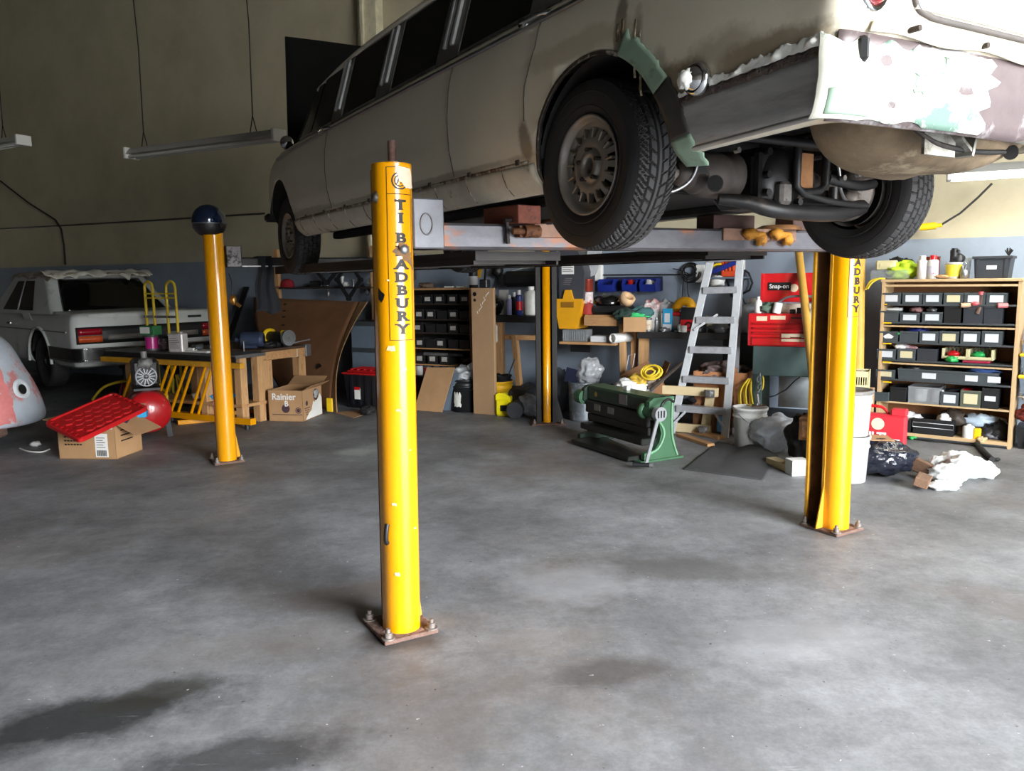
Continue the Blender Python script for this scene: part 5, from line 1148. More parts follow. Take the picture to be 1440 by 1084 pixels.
for xt,xb in ((191,180),(213,197),(222,205),(239,226),(248,233),(264,240),(273,250),(290,268),(299,278)):
    a=N(xt,502,nb-.1)[0]-(t0+t1)/2; c=N(xb if xb>230 else xb-8,588 if xb>236 else 545,nb-.1)[0]-(t0+t1)/2; z_=zb if xb>236 else .12
    if xb<=236: c=a-(.36 if xt<225 else .34)
    b=B(); b.cyl((a,-.0,zt-.03),(c,-.0,z_),.017,seg=10); part('slant_bar',b,yel,FR)
for x in (tb+.05,tb+.35,L_/2): b=B(); b.cyl((x,0,0),(x,0,zb-.03),.03,seg=14); part('foot',b,dsteel,FR)
for k,(xa,ya,xb_,yb,nn) in enumerate(((262,588,366,580,6.35),(250,597,330,590,6.2))):
    A_,Bq=G(xa,ya),G(xb_,yb); dd=Bq-A_; b=B(); b.box(0,dd.length,-.03,.03,0,.05,.004)
    solo('yellow_rail',b,yel,('longer yellow steel rail lying on the floor below the slanting bars','shorter yellow steel rail lying on the floor nearest the compressor')[k],'steel rail',A_,math.atan2(dd.y,dd.x))
def onb(px,py,dn): return Wp(N(px,py,nb+dn)[0],nb+dn,ZT)
r_=lambda w,n:w/2*n/1110*1.0
tin('paint_tin','magenta paint tin on the long bench under a green striped box',.075,.19,onb(214,487,.12),steel,band=magenta,cat='paint tin',group=None)
tt=Wp(N(214,487,nb+.12)[0],nb+.12,ZT+.192)
BXs=thing('small_box','green and white small box on top of the magenta paint tin','box',tt,WA+.1); b=B(); b.box(-.10,.10,-.07,.07,0,.11,.003); part('box_body',b,mat('green_card',(52,120,72),.6),BXs); b=B(); b.box(-.101,.05,-.072,-.07,.02,.095); part('box_label',b,whitep,BXs)
tin('dark_tin','dark printed tin between the magenta tin and the white square can',.055,.17,onb(231,487,.18),dsteel,band=mat('dark_print',(60,40,52),.5,scale=30,alt=(150,140,140)))
q=onb(251,488,.1); SQ=thing('square_can','white square solvent can with printed label on the long bench','can',q,WA+.25); b=B(); b.box(-.095,.095,-.06,.06,0,.22,.012); b.lathe([(.025,.22),(.025,.235),(0,.24)],(.04,0,0),(0,0,1),14); part('can_body',b,mat('white_tin',(208,204,200),.4,.2),SQ)
b=B()
for k in range(6): b.box(-.07,.06-.02*(k%3),-.0615,-.06,.05+k*.022,.056+k*.022)
part('printed_lines',b,mat('print_grey',(110,100,104),.7),SQ)
b=B(); b.box(-.2,.2,-.1,.1,0,.02,.004); b.box(-.15,-.05,-.08,.0,.02,.05,.004); solo('white_board_offcut',b,whitep,'white board offcut lying on the long bench by the post','board',onb(283,489,.2),WA)
b=B(); b.blob((0,0,.03),(.07,.06,.04),14,8,.3,2,4); solo('rag_ball',b,dkgrey,'grey rag ball lying on white board offcut','rag',onb(277,489,.2)+Vector((0,0,.02)))
# hand truck behind the bench
nh=7.05; HT=thing('hand_truck','yellow hand truck with two looped handles standing behind the long bench','hand truck',Wp(N(225,470,nh)[0],nh,0),WA)
def hl(px,py): t,z=N(px,py,nh); return t-N(225,470,nh)[0],z
for xa,xb in ((203,214),(233,246)):
    (x0,zz),(x1,_)=hl(xa,402),hl(xb,402); zt_=hl(210,396)[1]; r0=(x1-x0)/2
    b=B(); b.tube([(x0,0,.1),(x0,0,zt_-r0)]+[((x0+x1)/2-r0*math.cos(a),0,zt_-r0+r0*math.sin(a)) for a in [PI*k/12 for k in range(1,12)]]+[(x1,0,zt_-r0),(x1,0,.1)],.018,8); part('handle_loop',b,ropey,HT)
for py in (413,419):
    b=B(); a_,z_=hl(203,py); c_,_=hl(246,py); b.bar((a_,0,z_),(c_,0,z_),.02); part('cross_bar',b,ropey,HT)
b=B(); a_,z_=hl(203,445); c_,_=hl(246,445); b.bar((a_,0,z_),(c_,0,z_),.03); b.box(a_,c_,-.2,0,.04,.05); part('toe_plate',b,steel,HT)
for s_ in (a_-.02,c_+.02): 
    b=B(); b.lathe([(.06,-.03),(.12,-.03),(.12,.03),(.06,.03)],(s_,.08,.12),(1,0,0),20); part('wheel',b,tyre_m,HT)
# timber bench: its end beam faces the lift
n2=6.83; te=tn(G(372,589))[0]; zt2=N(352,489,n2)[1]-.02
TB=thing('timber_workbench','rough timber workbench with thick posts, its end turned to the beer carton','workbench',Wp(te,n2,0),WA); W_=1.25; DP=.80
b=B(); b.box(-W_,0,0,DP,zt2-.03,zt2,.004); part('bench_top',b,mat('oily_board',(74,56,44),.7,var=.3,scale=7,alt=(120,88,60)),TB)
b=B(); b.box(-.03,.015,.0,DP,zt2-.13,zt2-.03,.004); b.box(-W_,-.03,-.015,.03,zt2-.13,zt2-.03,.004); part('apron_beam',b,timber_x,TB)
for x0,x1,y0,y1 in ((-.17,-.01,.02,.17),(-.13,-.02,.64,.76),(-W_,-W_+.12,.03,.15),(-W_,-W_+.12,.64,.76)):
    b=B(); b.box(x0,x1,y0,y1,0,zt2-.03,.004); part('leg',b,timber,TB)
b=B(); b.box(-.05,.03,DP-.08,DP+.015,zt2-.14,zt2+.004,.003); part('corner_plate',b,steel,TB)
def ont(px,t_):
    d=ray(px,490); k=t_/d.dot(WT); return Wp(t_,d.dot(WN)*k,zt2)
GR=thing('bench_grinder','black bench grinder with yellow guard and grey wheel on the timber bench','bench grinder',ont(391,te-.2),WA-.2)
b=B(); b.cyl((-.14,0,.11),(.14,0,.11),.07,seg=24); b.box(-.1,.1,-.07,.07,0,.06,.01); part('motor',b,black,GR)
b=B(); b.cyl((.20,0,.11),(.24,0,.11),.095,seg=28); b.cyl((-.20,0,.11),(-.24,0,.11),.09,seg=28); part('stone',b,mat('grind_stone',(110,112,114),.9),GR)
b=B(); b.lathe([(.0,.0),(.04,.0)],(.242,0,.11),(1,0,0),16); b.cyl((.14,0,.11),(.25,0,.11),.012); part('arbor_nut',b,steel,GR)
b=B(); b.lathe([(.07,-.03),(.105,-.03),(.105,.03),(.07,.03)],(-.17,0,.11),(1,0,0),24,0,4.2); b.box(.12,.16,-.05,.07,.05,.2,.02); part('wheel_guard',b,yellow,GR)
b=B(); b.cyl((-.12,0,.10),(.1,0,.10),.09,seg=24); b.lathe([(.09,.0),(.075,.03),(.05,.035)],(.1,0,.10),(1,0,0),24); b.box(-.1,.06,-.07,.07,0,.03); b.cyl((-.2,0,.10),(-.12,0,.10),.03); solo('electric_motor',b,mat('blue_grey_motor',(58,70,96),.5,.3,scale=12),'blue grey electric motor lying on the timber bench by the post','motor',ont(356,te-.22)+Vector((0,0,.012)),WA+.5)
for k,(px,dn,sz,lb) in enumerate(((378,te-.09,.06,'dark greasy casting on the timber bench in front of the grinder'),(404,te-.06,.05,'small dark greasy part on the timber bench beside the grinder wheel'),(347,te-.32,.09,'dark bundle of parts on the timber bench behind the blue motor'))):
    b=B(); b.blob((0,0,sz*.6),(sz*1.4,sz,sz*.7),18,10,.35,3,k*3+1,0.); solo('machine_part',b,dsteel,lb,'machine part',ont(px,dn),k)
a_=ont(408,te-.05)+Vector((0,0,.03)); _d=ray(436,477); _k=(te+.12)/_d.dot(WT); c_=Vector((0,0,H))+_d*_k; b=B(); b.tube([(0,0,0),(c_-a_)*.85,(c_-a_)],[.008,.008,.014],8); solo('pry_bar',b,steel,'bright steel pry bar propped on the end of the timber bench','bar',a_)
b=B(); b.tube([(0,0,-.14),(0,0,.12)],.008,8); b.tube([(-.03,0,.12),(.03,0,.12)],.008,8); solo('clamp_screw',b,steel,'thin steel clamp screw hanging at the front of the timber bench','clamp',Wp(N(343,490,n2-.03)[0],n2-.03,zt2-.02))
b=B(); b.box(-.16,.16,-.14,.14,0,.10,.004); _p=ont(394,te-.17); solo('white_carton',b,white,'white shallow carton tucked under the top of the timber bench','box',Vector((_p.x,_p.y,zt2-.135-.0)),WA+1.2)
for k,(px,py,sx,m_,lb) in enumerate(((295,557,.20,whitep,'pale cloth heap on the lower shelf behind the slanting bars'),(285,577,.16,dkgrey,'grey rag heap below the lower shelf by the yellow frame'),(312,552,.14,cyan,'blue folded cloth on the lower shelf by the post'))):
    t_,z_=N(px,py,6.58); crumple('cloth_heap',lb,'cloth',Wp(t_,6.58,.236 if k!=1 else 0),(sx,.10,.05),m_,k*5+2)
# Rainier carton
p=G(379,592); q=G(427,593); r_=G(461,582); w=(q-p).length; rot=math.atan2((q-p).y,(q-p).x); d=.52; c0=(p+q)/2+Vector((-math.sin(rot),math.cos(rot),0))*d/2; h_=.36
RC=carton('produce_carton','brown beer carton with white mountain print under the timber bench corner',w,d,h_,c0,rot,card,[('b',25,.2),('r',28,.12)])
b=B(); letters(b,'Rainier',.105,(-.02,-d/2-.001,h_-.075),(1,0,0),(0,0,1),(0,-1,0),bold=.002); letters(b,'B',.09,(.01,-d/2-.001,h_-.155),(1,0,0),(0,0,1),(0,-1,0),bold=.002); part('lettering',b,whitep,RC,'white lettering Rainier')
b=B(); b.lathe([(0,.002),(.05,.002)],(.0,-d/2,.15),(0,-1,0),24); b.lathe([(.028,.003),(.036,.003)],(.155,-d/2,.13),(0,-1,0),24); b.lathe([(.0,.003),(.022,.003)],(.155,-d/2,.13),(0,-1,0),16); b.box(-.17,.2,-d/2-.0015,-d/2,.075,.083); part('printed_emblem',b,mat('print_dark',(70,50,60),.7),RC)
b=B()
yy=[(-d/2+.02,.0),(d/2-.01,.0),(d/2-.01,.20),(.2,.26),(.15,.20),(.11,.25),(.06,.17),(.02,.19),(-.04,.09),(-.1,.07),(-.2,.0)]
b.prism(yy,(w/2,0,.01),(0,1,0),(0,0,1),(1,0,0),.002); part('mountain_print',b,whitep,RC,'white mountain silhouette')
b=B(); b.lathe([(.0,.003),(.03,.003)],(w/2,-.16,.2),(1,0,0),20); 
for k in range(4): b.box(w/2,w/2+.002,-.22+.01*k,-.08-.02*k,.14-k*.025,.148-k*.025)
b.lathe([(.0,.004),(.07,.004)],(w/2,.09,h_-.09),(1,0,0),20); part('printed_seal',b,_M['print_dark'],RC)
b=B(); b.blob((w/2-.02,.10,h_-.08),(.05,.08,.06),16,10,.3,3,6); solo_=part('packing_film',b,film,RC)
wbox('yellow_card','yellow card standing behind the printed carton','card',459,560,467,579,7.42,.02,yellow)
# leaning cardboard, folded along its edge
def pt(px,py,n): t,z=N(px,py,n); return Wp(t,n,z)
K=[pt(330,475,8.2),pt(357,418,8.75),pt(516,423,8.75),pt(498,440,8.5),pt(470,520,8.0),pt(452,582,7.45),pt(440,583,7.45),pt(335,560,7.5)]
CB=thing('cardboard_sheet','huge brown cardboard sheet bowed against the wall behind the timber bench','cardboard',K[6])
def grid4(a,b_,c,d_,bow):
    def f(u,v):
        p=a.lerp(b_,u).lerp(d_.lerp(c,u),v); return p-K[6]+(-WN)*bow*(-math.sin(PI*v))+Vector((0,0,.01*noise.noise(Vector((u*3,v*3,0)))))
    return f
A1,A2,A3,A4=Wp(-7.75,8.15,0),Wp(-6.47,7.58,0),pt(505,424,8.72),pt(357,418,8.78)
A1.z=A2.z=.004
b=B(); b.grid(grid4(A1,A2,A3,A4,-.16),24,24,thick=WN*.012); part('main_panel',b,card_dk,CB)
E1,E2,E3=Wp(-6.30,7.50,0),pt(500,470,8.2),pt(518,424,8.62); E1.z=.01
b=B(); b.grid(lambda u,v:(grid4(A2,E1,E3,A3,-.16)(u,v)+Vector(WT)*.10*u*math.sin(PI*v)*-.8),6,20,thick=WN*.008); part('folded_edge',b,card,CB)
b=B(); f=grid4(A1,A2,A3,A4,-.16)
for v in (.80,.86,.72,.93):
    p=f(.32,v)-WN*.006; b.add([p+Vector(WT)*x+Vector((0,0,z)) for x,z in((-.03,-.02),(.03,-.01),(.04,.03),(-.02,.02))],[(0,1,2,3)])
p=f(.80,.36)-WN*.01; b.add([p+Vector(WT)*.05*math.cos(a)+Vector((0,0,.06*math.sin(a))) for a in [2*PI*k/12 for k in range(12)]],[tuple(range(12))]); part('hand_holes',b,blk,CB)
slab('thin_board','dark thin board leaning on the wall behind the cardboard','board',[pt(318,480,8.7),pt(326,478,8.7),pt(351,404,9.1),pt(344,404,9.1)],.02,blk)
F4=[G(470,580),G(505,577),G(520,581),G(497,588)]; slab('cardboard_flap','loose cardboard flap lying on the floor by the red lidded tote','cardboard',[p+Vector((0,0,.004)) for p in F4],.006,card)
# tote with red lid
p=G(487,573); t_,n_=tn(p); tt,w,h_=wthing('storage_tote','black tote with red lid beside the leaning cardboard','tote',484,522,536,572,n_,zbase=0)
b=B(); v=[];W2=w/2
b.add([(x*k,y,z) for z,k,o in((0,.88,.03),(h_*.92,1,0)) for x,y in((-W2,o),(W2,o),(W2,.42-o),(-W2,.42-o))],[(3,2,1,0),(0,1,5,4),(1,2,6,5),(2,3,7,6),(3,0,4,7),(4,5,6,7)])
for k in(-.6,-.2,.2,.6): b.box(W2*k-.02,W2*k+.02,-.005,.04,h_*.1,h_*.9)
part('tub',b,mat('tote_black',(24,26,32),.35,var=.1,coat=.3),tt)
b=B(); b.box(-W2-.02,W2+.02,-.02,.44,h_*.9,h_*.95,.008); b.box(-W2+.03,W2-.03,.03,.39,h_*.95,h_*1.0,.01)
for k in range(5): b.box(-W2+.05+k*.10,-W2+.09+k*.10,.06,.36,h_*1.0,h_*1.04,.008)
part('lid',b,red,tt,'red lid'); b=B(); b.box(-.12,-.03,-.010,-.006,h_*.25,h_*.55); part('sticker',b,whitep,tt); b=B(); b.box(-.12,-.03,-.012,-.010,h_*.5,h_*.58); part('sticker_band',b,red,tt)
b=B(); b.blob((0,0,.05),(.09,.07,.06),18,10,.35,3,9,0.); solo('rubber_scrap',b,blackr,'crumpled black rubber scrap on the floor by the black tote','scrap',G(518,583))
# grey drawer cabinet against the wall
tt,w,h_=wthing('drawer_cabinet','slate grey drawer cabinet behind the post and black tote','cabinet',494,452,545,520,8.6,zbase=0); zt_=N(510,452,8.6)[1]
b=B(); b.box(-w/2,w/2,0,.4,0,zt_,.004); part('case',b,dkgrey,tt)
for k in range(3): 
    z_=zt_-.06-k*.36; b=B(); b.box(-w/2+.02,w/2-.02,-.02,0,z_-.30,z_,.006); part('drawer',b,bluegrey,tt)
# ================================================================== ELECTRICS ON THE DARK WALL AND HANGING LAMPS
def wallrun(name,label,cat,pts,r,m,n=NW-.03):
    P=[pt(x,y,n) for x,y in pts]; o0=P[0].copy(); b=B(); b.tube([p-o0 for p in P],r,6); return solo(name,b,m,label,cat,o0)
cab_m=mat('black_cable',(22,21,20),.6)
wallrun('wall_conduit','thin dark conduit running along the tan wall behind the helmet','conduit',[(0,322),(90,317),(230,309),(372,300)],.014,mat('grey_conduit',(60,56,46),.6))
wallrun('drooping_cable','black cable drooping down the tan wall above the saloon car','cable',[(0,254),(40,285),(78,309),(86,322),(90,345),(92,372)],.014,cab_m,NW-.06)
lampw=mat('lamp_white_steel',(188,186,178),.4,var=.05); tube_off=mat('unlit_tube',(190,190,184),.2,var=.03)
tube_on=mat('lit_tube',(255,252,240),.3,var=.0,emit=62.)
def strip_light(label,x0,y0,x1,y1,n,lit=False,cords=(),L=None):
    t0,za=N(x0,y0,n); t1,zb=N(x1,y1,n); z=(za+zb)/2
    if L: t1=t0+L
    l=t1-t0; t=thing('strip_light',label,'strip light',Wp((t0+t1)/2,n,z),WA,None)
    b=B(); b.prism([(-.10,0),(.10,0),(.06,.05),(.03,.075),(-.03,.075),(-.06,.05)],(-l/2,0,0),(0,1,0),(0,0,1),(1,0,0),l); part('reflector',b,lampw,t)
    for s in(-1,1): b=B(); b.box(s*l/2-.02,s*l/2+.02,-.10,.10,-.05,.08,.006); part('end_cap',b,whitep,t)
    for s in(-1,1): b=B(); b.cyl((-l/2+.02,s*.05,-.03),(l/2-.02,s*.05,-.03),.019,seg=14); part('lamp_tube',b,tube_on if lit else tube_off,t)
    for cx in cords:
        x=N(cx,y0,n)[0]-(t0+t1)/2; b=B(); b.tube([(x-.05,0,.07),(x,0,.25)],.006,5); b.tube([(x+.05,0,.07),(x,0,.25)],.006,5); b.tube([(x,0,.25),(x+.02,.0,1.2),(x-.03,0,2.2),(x-.02,0,ZC-z)],.007,5); part('hanging_chain',b,cab_m,t)
    return t
strip_light('unlit strip light hanging over the blue helmet and nose of the limousine',185,217,392,193,6.6,cords=(204,358))
strip_light('unlit strip light hanging above the white saloon, at the picture edge',-190,222,34,211,6.6,cords=(8,))
strip_light('lit strip light glowing behind the patched tail of the limousine',1335,247,1475,237,8.0,lit=True,cords=(1460,),L=2.4)
# ================================================================== WALL RACK ABOVE THE CARDBOARD
nr=NW-.32; tt,w,h_=wthing('wall_rack','wooden wall rack with dark shelves of odds and ends above the cardboard sheet','wall rack',385,348,528,424,nr)
for x in (-w/2+.04,w/2-.05): b=B(); b.box(x-.04,x+.04,0,.06,-.25,h_,.003); part('upright',b,timber,tt)
for py in (381,405):
    z_=N(450,py,nr)[1]-N(456,424,nr)[1]; b=B(); b.box(-w/2,w/2,0,.30,z_-.012,z_+.012,.002); part('shelf',b,mat('dark_shelf_board',(44,36,32),.7),tt)
def onr(px,py,dn=.12): t,z=N(px,py,nr); return Wp(t,nr+dn,N(450,py,nr)[1]+.013)
zA,zB=onr(400,405).z,onr(400,381).z
CPp=thing('baseball_hat','red hat resting on the wall rack behind the hanging cloth','hat',Wp(N(396,400,nr)[0],nr+.12,zA),WA); b=B(); b.lathe([(.10,0),(.105,.04),(.09,.09),(.05,.12),(0,.13)],(0,0,0),(0,0,1),24); part('dome',b,mat('red_felt',(130,22,30),.9),CPp); b=B(); b.box(-.08,.08,-.17,-.08,.005,.015,.004); part('peak',b,_M['red_felt'],CPp)
for k,(px,lvl,sx,h1,m_,nm,lb) in enumerate(((441,0,.11,.09,dsteel,'parts_box','dark parts box on the lower shelf of the wall rack'),(452,0,.05,.06,steel,'small_casting','small grey casting beside the dark parts box on the wall rack'),(474,0,.03,.15,whitep,'white_tube','white tube standing in the wall rack beside the jar'),(479,0,.05,.07,whitep,'torn_packet','torn white packet lying on the lower shelf of the wall rack'),(489,0,.04,.10,steel,'steel_stub','grey steel stub standing on the lower shelf of the wall rack'),(476,1,.06,.06,mat('pinkish',(150,110,110),.7),'cloth_ball','pinkish cloth ball on the upper shelf of the wall rack'),(499,1,.05,.05,whitep,'paper_scrap','white paper scrap on the upper shelf of the wall rack'),(514,0,.06,.10,whitep,'rag_bundle','white rag bundle on the wall rack beside the yellow post'))):
    b=B()
    if nm in('parts_box',): b.box(-sx,sx,-.08,.08,0,h1,.006)
    elif nm in('white_tube','steel_stub'): b.cyl((0,0,0),(0,0,h1),sx*.6,seg=14); b.cyl((0,0,h1*.8),(0,0,h1),sx*.9,seg=14)
    else: b.blob((0,0,h1*.5),(sx,sx*.8,h1*.55),16,10,.3,3,k*2.3,0.)
    solo(nm,b,m_,lb,nm.split('_')[-1],Wp(N(px,400,nr)[0],nr+.12,zA if lvl==0 else zB),WA)
for k,(px,py,lb) in enumerate(((455,413,'small bright fitting hanging under the wall rack, near its middle'),(510,411,'small bright lamp hanging under the wall rack beside its wooden upright'))):
    t_,z_=N(px,py,nr); b=B(); b.blob((0,0,0),(.035,.03,.05),14,8,.2,2,k); b.cyl((0,0,0),(0,0,N(450,405,nr)[1]-.012-z_),.006); solo('hanging_fitting',b,steel,lb,'fitting',Wp(t_,nr+.1,z_),WA)
# scissor jacks of black flat bar hung in front of the rack
for k,(xa,xb_,ya,yb,lb) in enumerate(((445,474,372,398,'black diamond shaped jack frame hanging in front of the wall rack'),(474,507,374,420,'larger black diamond shaped jack frame hanging beside the yellow post'))):
    n_=nr-.06; c=[N((xa+xb_)/2,ya-6,n_),N(xb_,(ya+yb)/2-4,n_),N((xa+xb_)/2,yb,n_),N(xa,(ya+yb)/2-4,n_)]
    o0=Wp(c[2][0],n_,c[2][1]); b=B()
    for i in range(4):
        p,q=c[i],c[(i+1)%4]; b.bar(Wp(p[0],n_,p[1])-o0,Wp(q[0],n_,q[1])-o0,.05,.02,up=WN)
    for p in c: b.cyl(Wp(p[0],n_-.03,p[1])-o0,Wp(p[0],n_+.03,p[1])-o0,.03,seg=12)
    solo('jack_frame',b,black,lb,'jack frame',o0)
# ================================================================== DARK PARTS SHELF WITH BINS
ns=8.42; x0,x1=576,663; t0,t1,_,z1=fit(x0,405,x1,580,ns); W_=t1-t0; tc=(t0+t1)/2
PS=thing('parts_shelf','tall dark shelf unit packed with black labelled bins behind the near post','shelf unit',Wp(tc,ns,0),WA); xl=-W_/2-.28
b=B(); b.box(xl,xl+.02,0,.38,0,z1); part('side_board',b,card_dk,PS); b=B(); b.box(W_/2-.02,W_/2,0,.38,0,z1); part('side_board',b,card_dk,PS)
b=B(); b.box(xl,W_/2,.36,.38,0,z1); part('back_board',b,black,PS)
b=B(); b.box(xl,W_/2,-.01,.38,z1-.025,z1,.003); part('top_board',b,timber_x,PS)
lev=[]
for py in (427,449,468,490,513,530):
    z_=N(620,py,ns)[1]; lev.append(z_); b=B(); b.box(xl+.02,W_/2-.02,0,.36,z_-.015,z_,.002); part('shelf_board',b,timber_x if py in(490,513) else mat('dark_shelf_board',(44,36,32),.7),PS)
SB='black labelled bins in the dark parts shelf'
def bin_(name,label,w,d,h,loc,rot,m,lab=None,cat='bin',group=None,taper=.93,lw=.6,lh=.5,open_front=0.):
    t=thing(name,label,cat,loc,rot,group); b=B(); W2=w/2; th=.004
    o=[(x*k,y0+y*k2,z) for z,k,k2,y0 in((0,taper,1,0),(h,1,1,0)) for x,y in((-W2,0),(W2,0),(W2,d),(-W2,d))]
    b.add(o,[(3,2,1,0),(0,1,5,4),(1,2,6,5),(2,3,7,6),(3,0,4,7)])
    i_=[(x*.96,th+y*.96,z) for z in(th,h) for x,y in((-W2*taper if z==th else -W2,0),(W2*taper if z==th else W2,0),(W2,d),(-W2,d))]
    b.add(i_,[(0,1,2,3),(4,5,1,0),(5,6,2,1),(6,7,3,2),(7,4,0,3)]); b.add([o[4],o[5],o[6],o[7]]+i_[4:],[(0,1,5,4),(1,2,6,5),(2,3,7,6),(3,0,4,7)])
    b.box(-W2,W2,-.008,.004,h-.018,h,.002); part('bin_body',b,m,t)
    if lab: b=B(); b.box(-W2*lw,W2*lw,-.0035,-.0005,h*(.5-lh*.4),h*(.5+lh*.4)); part('label_card',b,lab,t)
    return t
rows=[(427,411,[(585,0),(600,1),(616,1),(635,1),(652,1)]),(449,432,[(588,1),(604,1),(620,0),(636,1),(652,0)]),(468,451,[(586,1),(604,0),(619,0),(636,1),(652,0)]),(490,472,[(589,1),(604,0),(618,1),(636,0),(652,0)]),(513,494,[(589,1),(607,2),(624,2)])]
nm=('topmost','second','third','fourth','fifth'); cn=('beside the near post','second from the near post','in the middle','second from the tall cardboard','next to the tall cardboard')
for ri,(yb,yt,cs) in enumerate(rows):
    z_=lev[ri]; hh=N(620,yt,ns)[1]-z_
    for ci,(px,lb) in enumerate(cs):
        t_=N(px,yb,ns)[0]-tc; p_=Wp(tc+t_,ns+.02,z_+.001)
        bin_('parts_bin','black bin on the %s shelf of the dark unit, %s'%(nm[ri],cn[ci]),.145 if lb!=2 else .15,.3,hh*(.8 if lb else .7),p_,WA,black,mat('torn_label',(176,174,168),.8,var=.2,scale=30) if lb else None,'bin',SB,lw=.55,lh=.55)
for k,(px,m_,bd,r_,lb) in enumerate(((584,white,None,.06,'white paint can on the bottom shelf beside the near post'),(583,blue,None,.05,'blue lidded can stacked on the white paint can'),(596,steel,red,.05,'red banded can beside the white paint can on the bottom shelf'),(607,steel,copper,.055,'copper coloured can in the row of paint cans'),(618,steel,dkgrey,.045,'grey banded can behind the leaning cardboard'),(629,steel,whitep,.06,'white banded can behind the top of the leaning cardboard'),(644,white,None,.055,'dripped white can above the black bucket'),(655,steel,labelm,.05,'pale banded can at the shelf end above the black bucket'))):
    z_=lev[5] if k!=1 else lev[5]+.121
    tin('paint_can',lb,r_,.12 if k!=1 else .06,Wp(N(px,520,ns)[0],ns+.10+.03*(k%2),z_+.001) if k!=1 else Wp(N(584,520,ns)[0],ns+.10,z_+.002),m_,band=bd,cat='paint can',lid=whitep if k%2 else blue)
z_=lev[4]
for k,(px,ln,lb) in enumerate(((612,.36,'long grey pipe lying across the fifth shelf of the dark unit'),(640,.22,'short dark tube lying on the fifth shelf of the dark unit'))):
    b=B(); b.cyl((-ln/2,0,.0),(ln/2,0,-.0),.022); solo('steel_pipe',b,steel if k==0 else dsteel,lb,'pipe',Wp(N(px,500,ns)[0],ns+.03+.0*k,z_+.13+.0*k),WA+.02)
b=B(); b.blob((0,0,.06),(.09,.06,.06),20,12,.35,3,8,0.); solo('tool_heap',b,dsteel,'heap of dark tools on the fifth shelf beside the tall cardboard','tool heap',Wp(N(652,510,ns)[0],ns+.12,z_+.001),WA)
# on top of it
zt=z1+.001
b_=bottle('cleaner_bottle','black bottle with pale label standing on top of the dark parts shelf',.055,.28,Wp(N(660,400,ns)[0],ns+.1,zt),black,dsteel,.25,band=labelm)
for k,px in enumerate((628,645)): b=B(); b.box(-.06,.06,-.03,.03,0,.022,.004); solo('white_block',b,whitep,('white flat block on top of the dark parts shelf, nearer the post','white flat block on top of the dark parts shelf, nearer the black bottle')[k],'block',Wp(N(px,402,ns)[0],ns+.06,zt),WA+.2*k)
b=B(); b.blob((0,0,.03),(.09,.05,.035),18,10,.35,3,5,0.); solo('dusty_lump',b,mat('dusty_brown',(96,78,66),.9),'dusty brown lump on top of the dark parts shelf near the post','scrap',Wp(N(594,402,ns)[0],ns+.1,zt))
t_,zt=N(679,404,8.1); b=B(); b.box(-.05,.05,0,.1,0,.10,.01); b.cyl((0,-.002,.06),(0,-.012,.06),.03,seg=16); b.bar((.0,.05,.10),(.02,.06,.34),.02); solo('drill_guide',b,dsteel,'dark block with a pale rod on top of the tall cardboard','tool',Wp(t_,8.1,fit(664,405,695,577,8.1)[3]+.001),WA)
t0_,z0_=N(673,390,NW-.1); t1_,z1_=N(680,366,NW-.1); b=B(); b.bar((0,0,0),Wp(t1_,NW-.1,z1_+.15)-Wp(t0_,NW-.1,z0_),.06,.012,up=WN); solo('yellow_strip',b,yel_old,'yellow flat strip hanging on the wall above the dark shelf','strip',Wp(t0_,NW-.1,z0_))
b=B(); b.bar((0,0,0),(0,0,.35),.02); b.bar((-.1,0,-.0),(.01,0,0),.02); solo('wall_bracket',b,steel,'pale steel wall bracket above the dark shelf by the near post','bracket',Wp(N(585,400,NW-.05)[0],NW-.05,N(585,392,NW-.05)[1]),WA)
t0_,t1_,z0_,z1_=fit(664,405,695,577,8.1); b=B(); b.box(-(t1_-t0_)/2,(t1_-t0_)/2,0,.05,0,z1_,.004); TC=thing('tall_carton','tall narrow cardboard carton standing against the end of the dark parts shelf','cardboard box',Wp((t0_+t1_)/2,8.1,0),WA); part('carton_body',b,mat('pale_carton',(164,132,98),.85,var=.08,scale=3),TC)
b=B(); b.lathe([(0,.002),(.025,.002)],(-.10,-.001,z1_-.07),(0,-1,0),14); b.lathe([(0,.002),(.018,.002)],(-.10,-.001,z1_-.14),(0,-1,0),14); part('hand_hole',b,blk,TC)
b=B()
for k in range(9): b.bar((-.06+.022*k*.7,-.002,z1_-.30+.028*k),(-.05+.022*k*.7+.02*((k*7)%3-1),-.002,z1_-.27+.028*k),.006,.002,up=(0,1,0))
part('chalk_scrawl',b,whitep,TC)
# floor in front of it
p=[G(583,577),G(622,580),pt(640,517,8.05),pt(601,517,8.05)]
p[2].z=max(p[2].z,.3); b_=slab('leaning_cardboard','sheet of brown cardboard leaning against the bottom of the dark parts shelf','cardboard',[q+Vector((0,0,.004)) for q in p],.012,card)
p=[G(616,578)+Vector((.0,.09,0)),G(641,579)+Vector((0,.09,0)),pt(646,525,8.08),pt(632,525,8.08)]
slab('grey_board','blue grey board leaning behind the brown cardboard sheet','board',[q+Vector((0,0,.004)) for q in p],.012,bluegrey)
BK=bucket('black_bucket','black splashed bucket filled with crumpled film beside the leaning cardboard',.17,.40,G(654,577),black,rot=WA,taper=.95)
b=B(); b.grid(lambda u,v:(lambda a,z,r:(r*math.sin(a),-r*math.cos(a),z))(-.35+.6*u+.1*noise.noise(Vector((v*5,0,0))),.07+.20*v+.02*noise.noise(Vector((u*6,2,0))),.166),10,8); part('white_splash',b,filler,BK,'white paint splash')
crumple('crumpled_film','crumpled grey plastic film heaped on top of the black bucket','plastic film',G(654,577)+Vector((.0,0,.34)),(.15,.14,.11),film,3,.3)
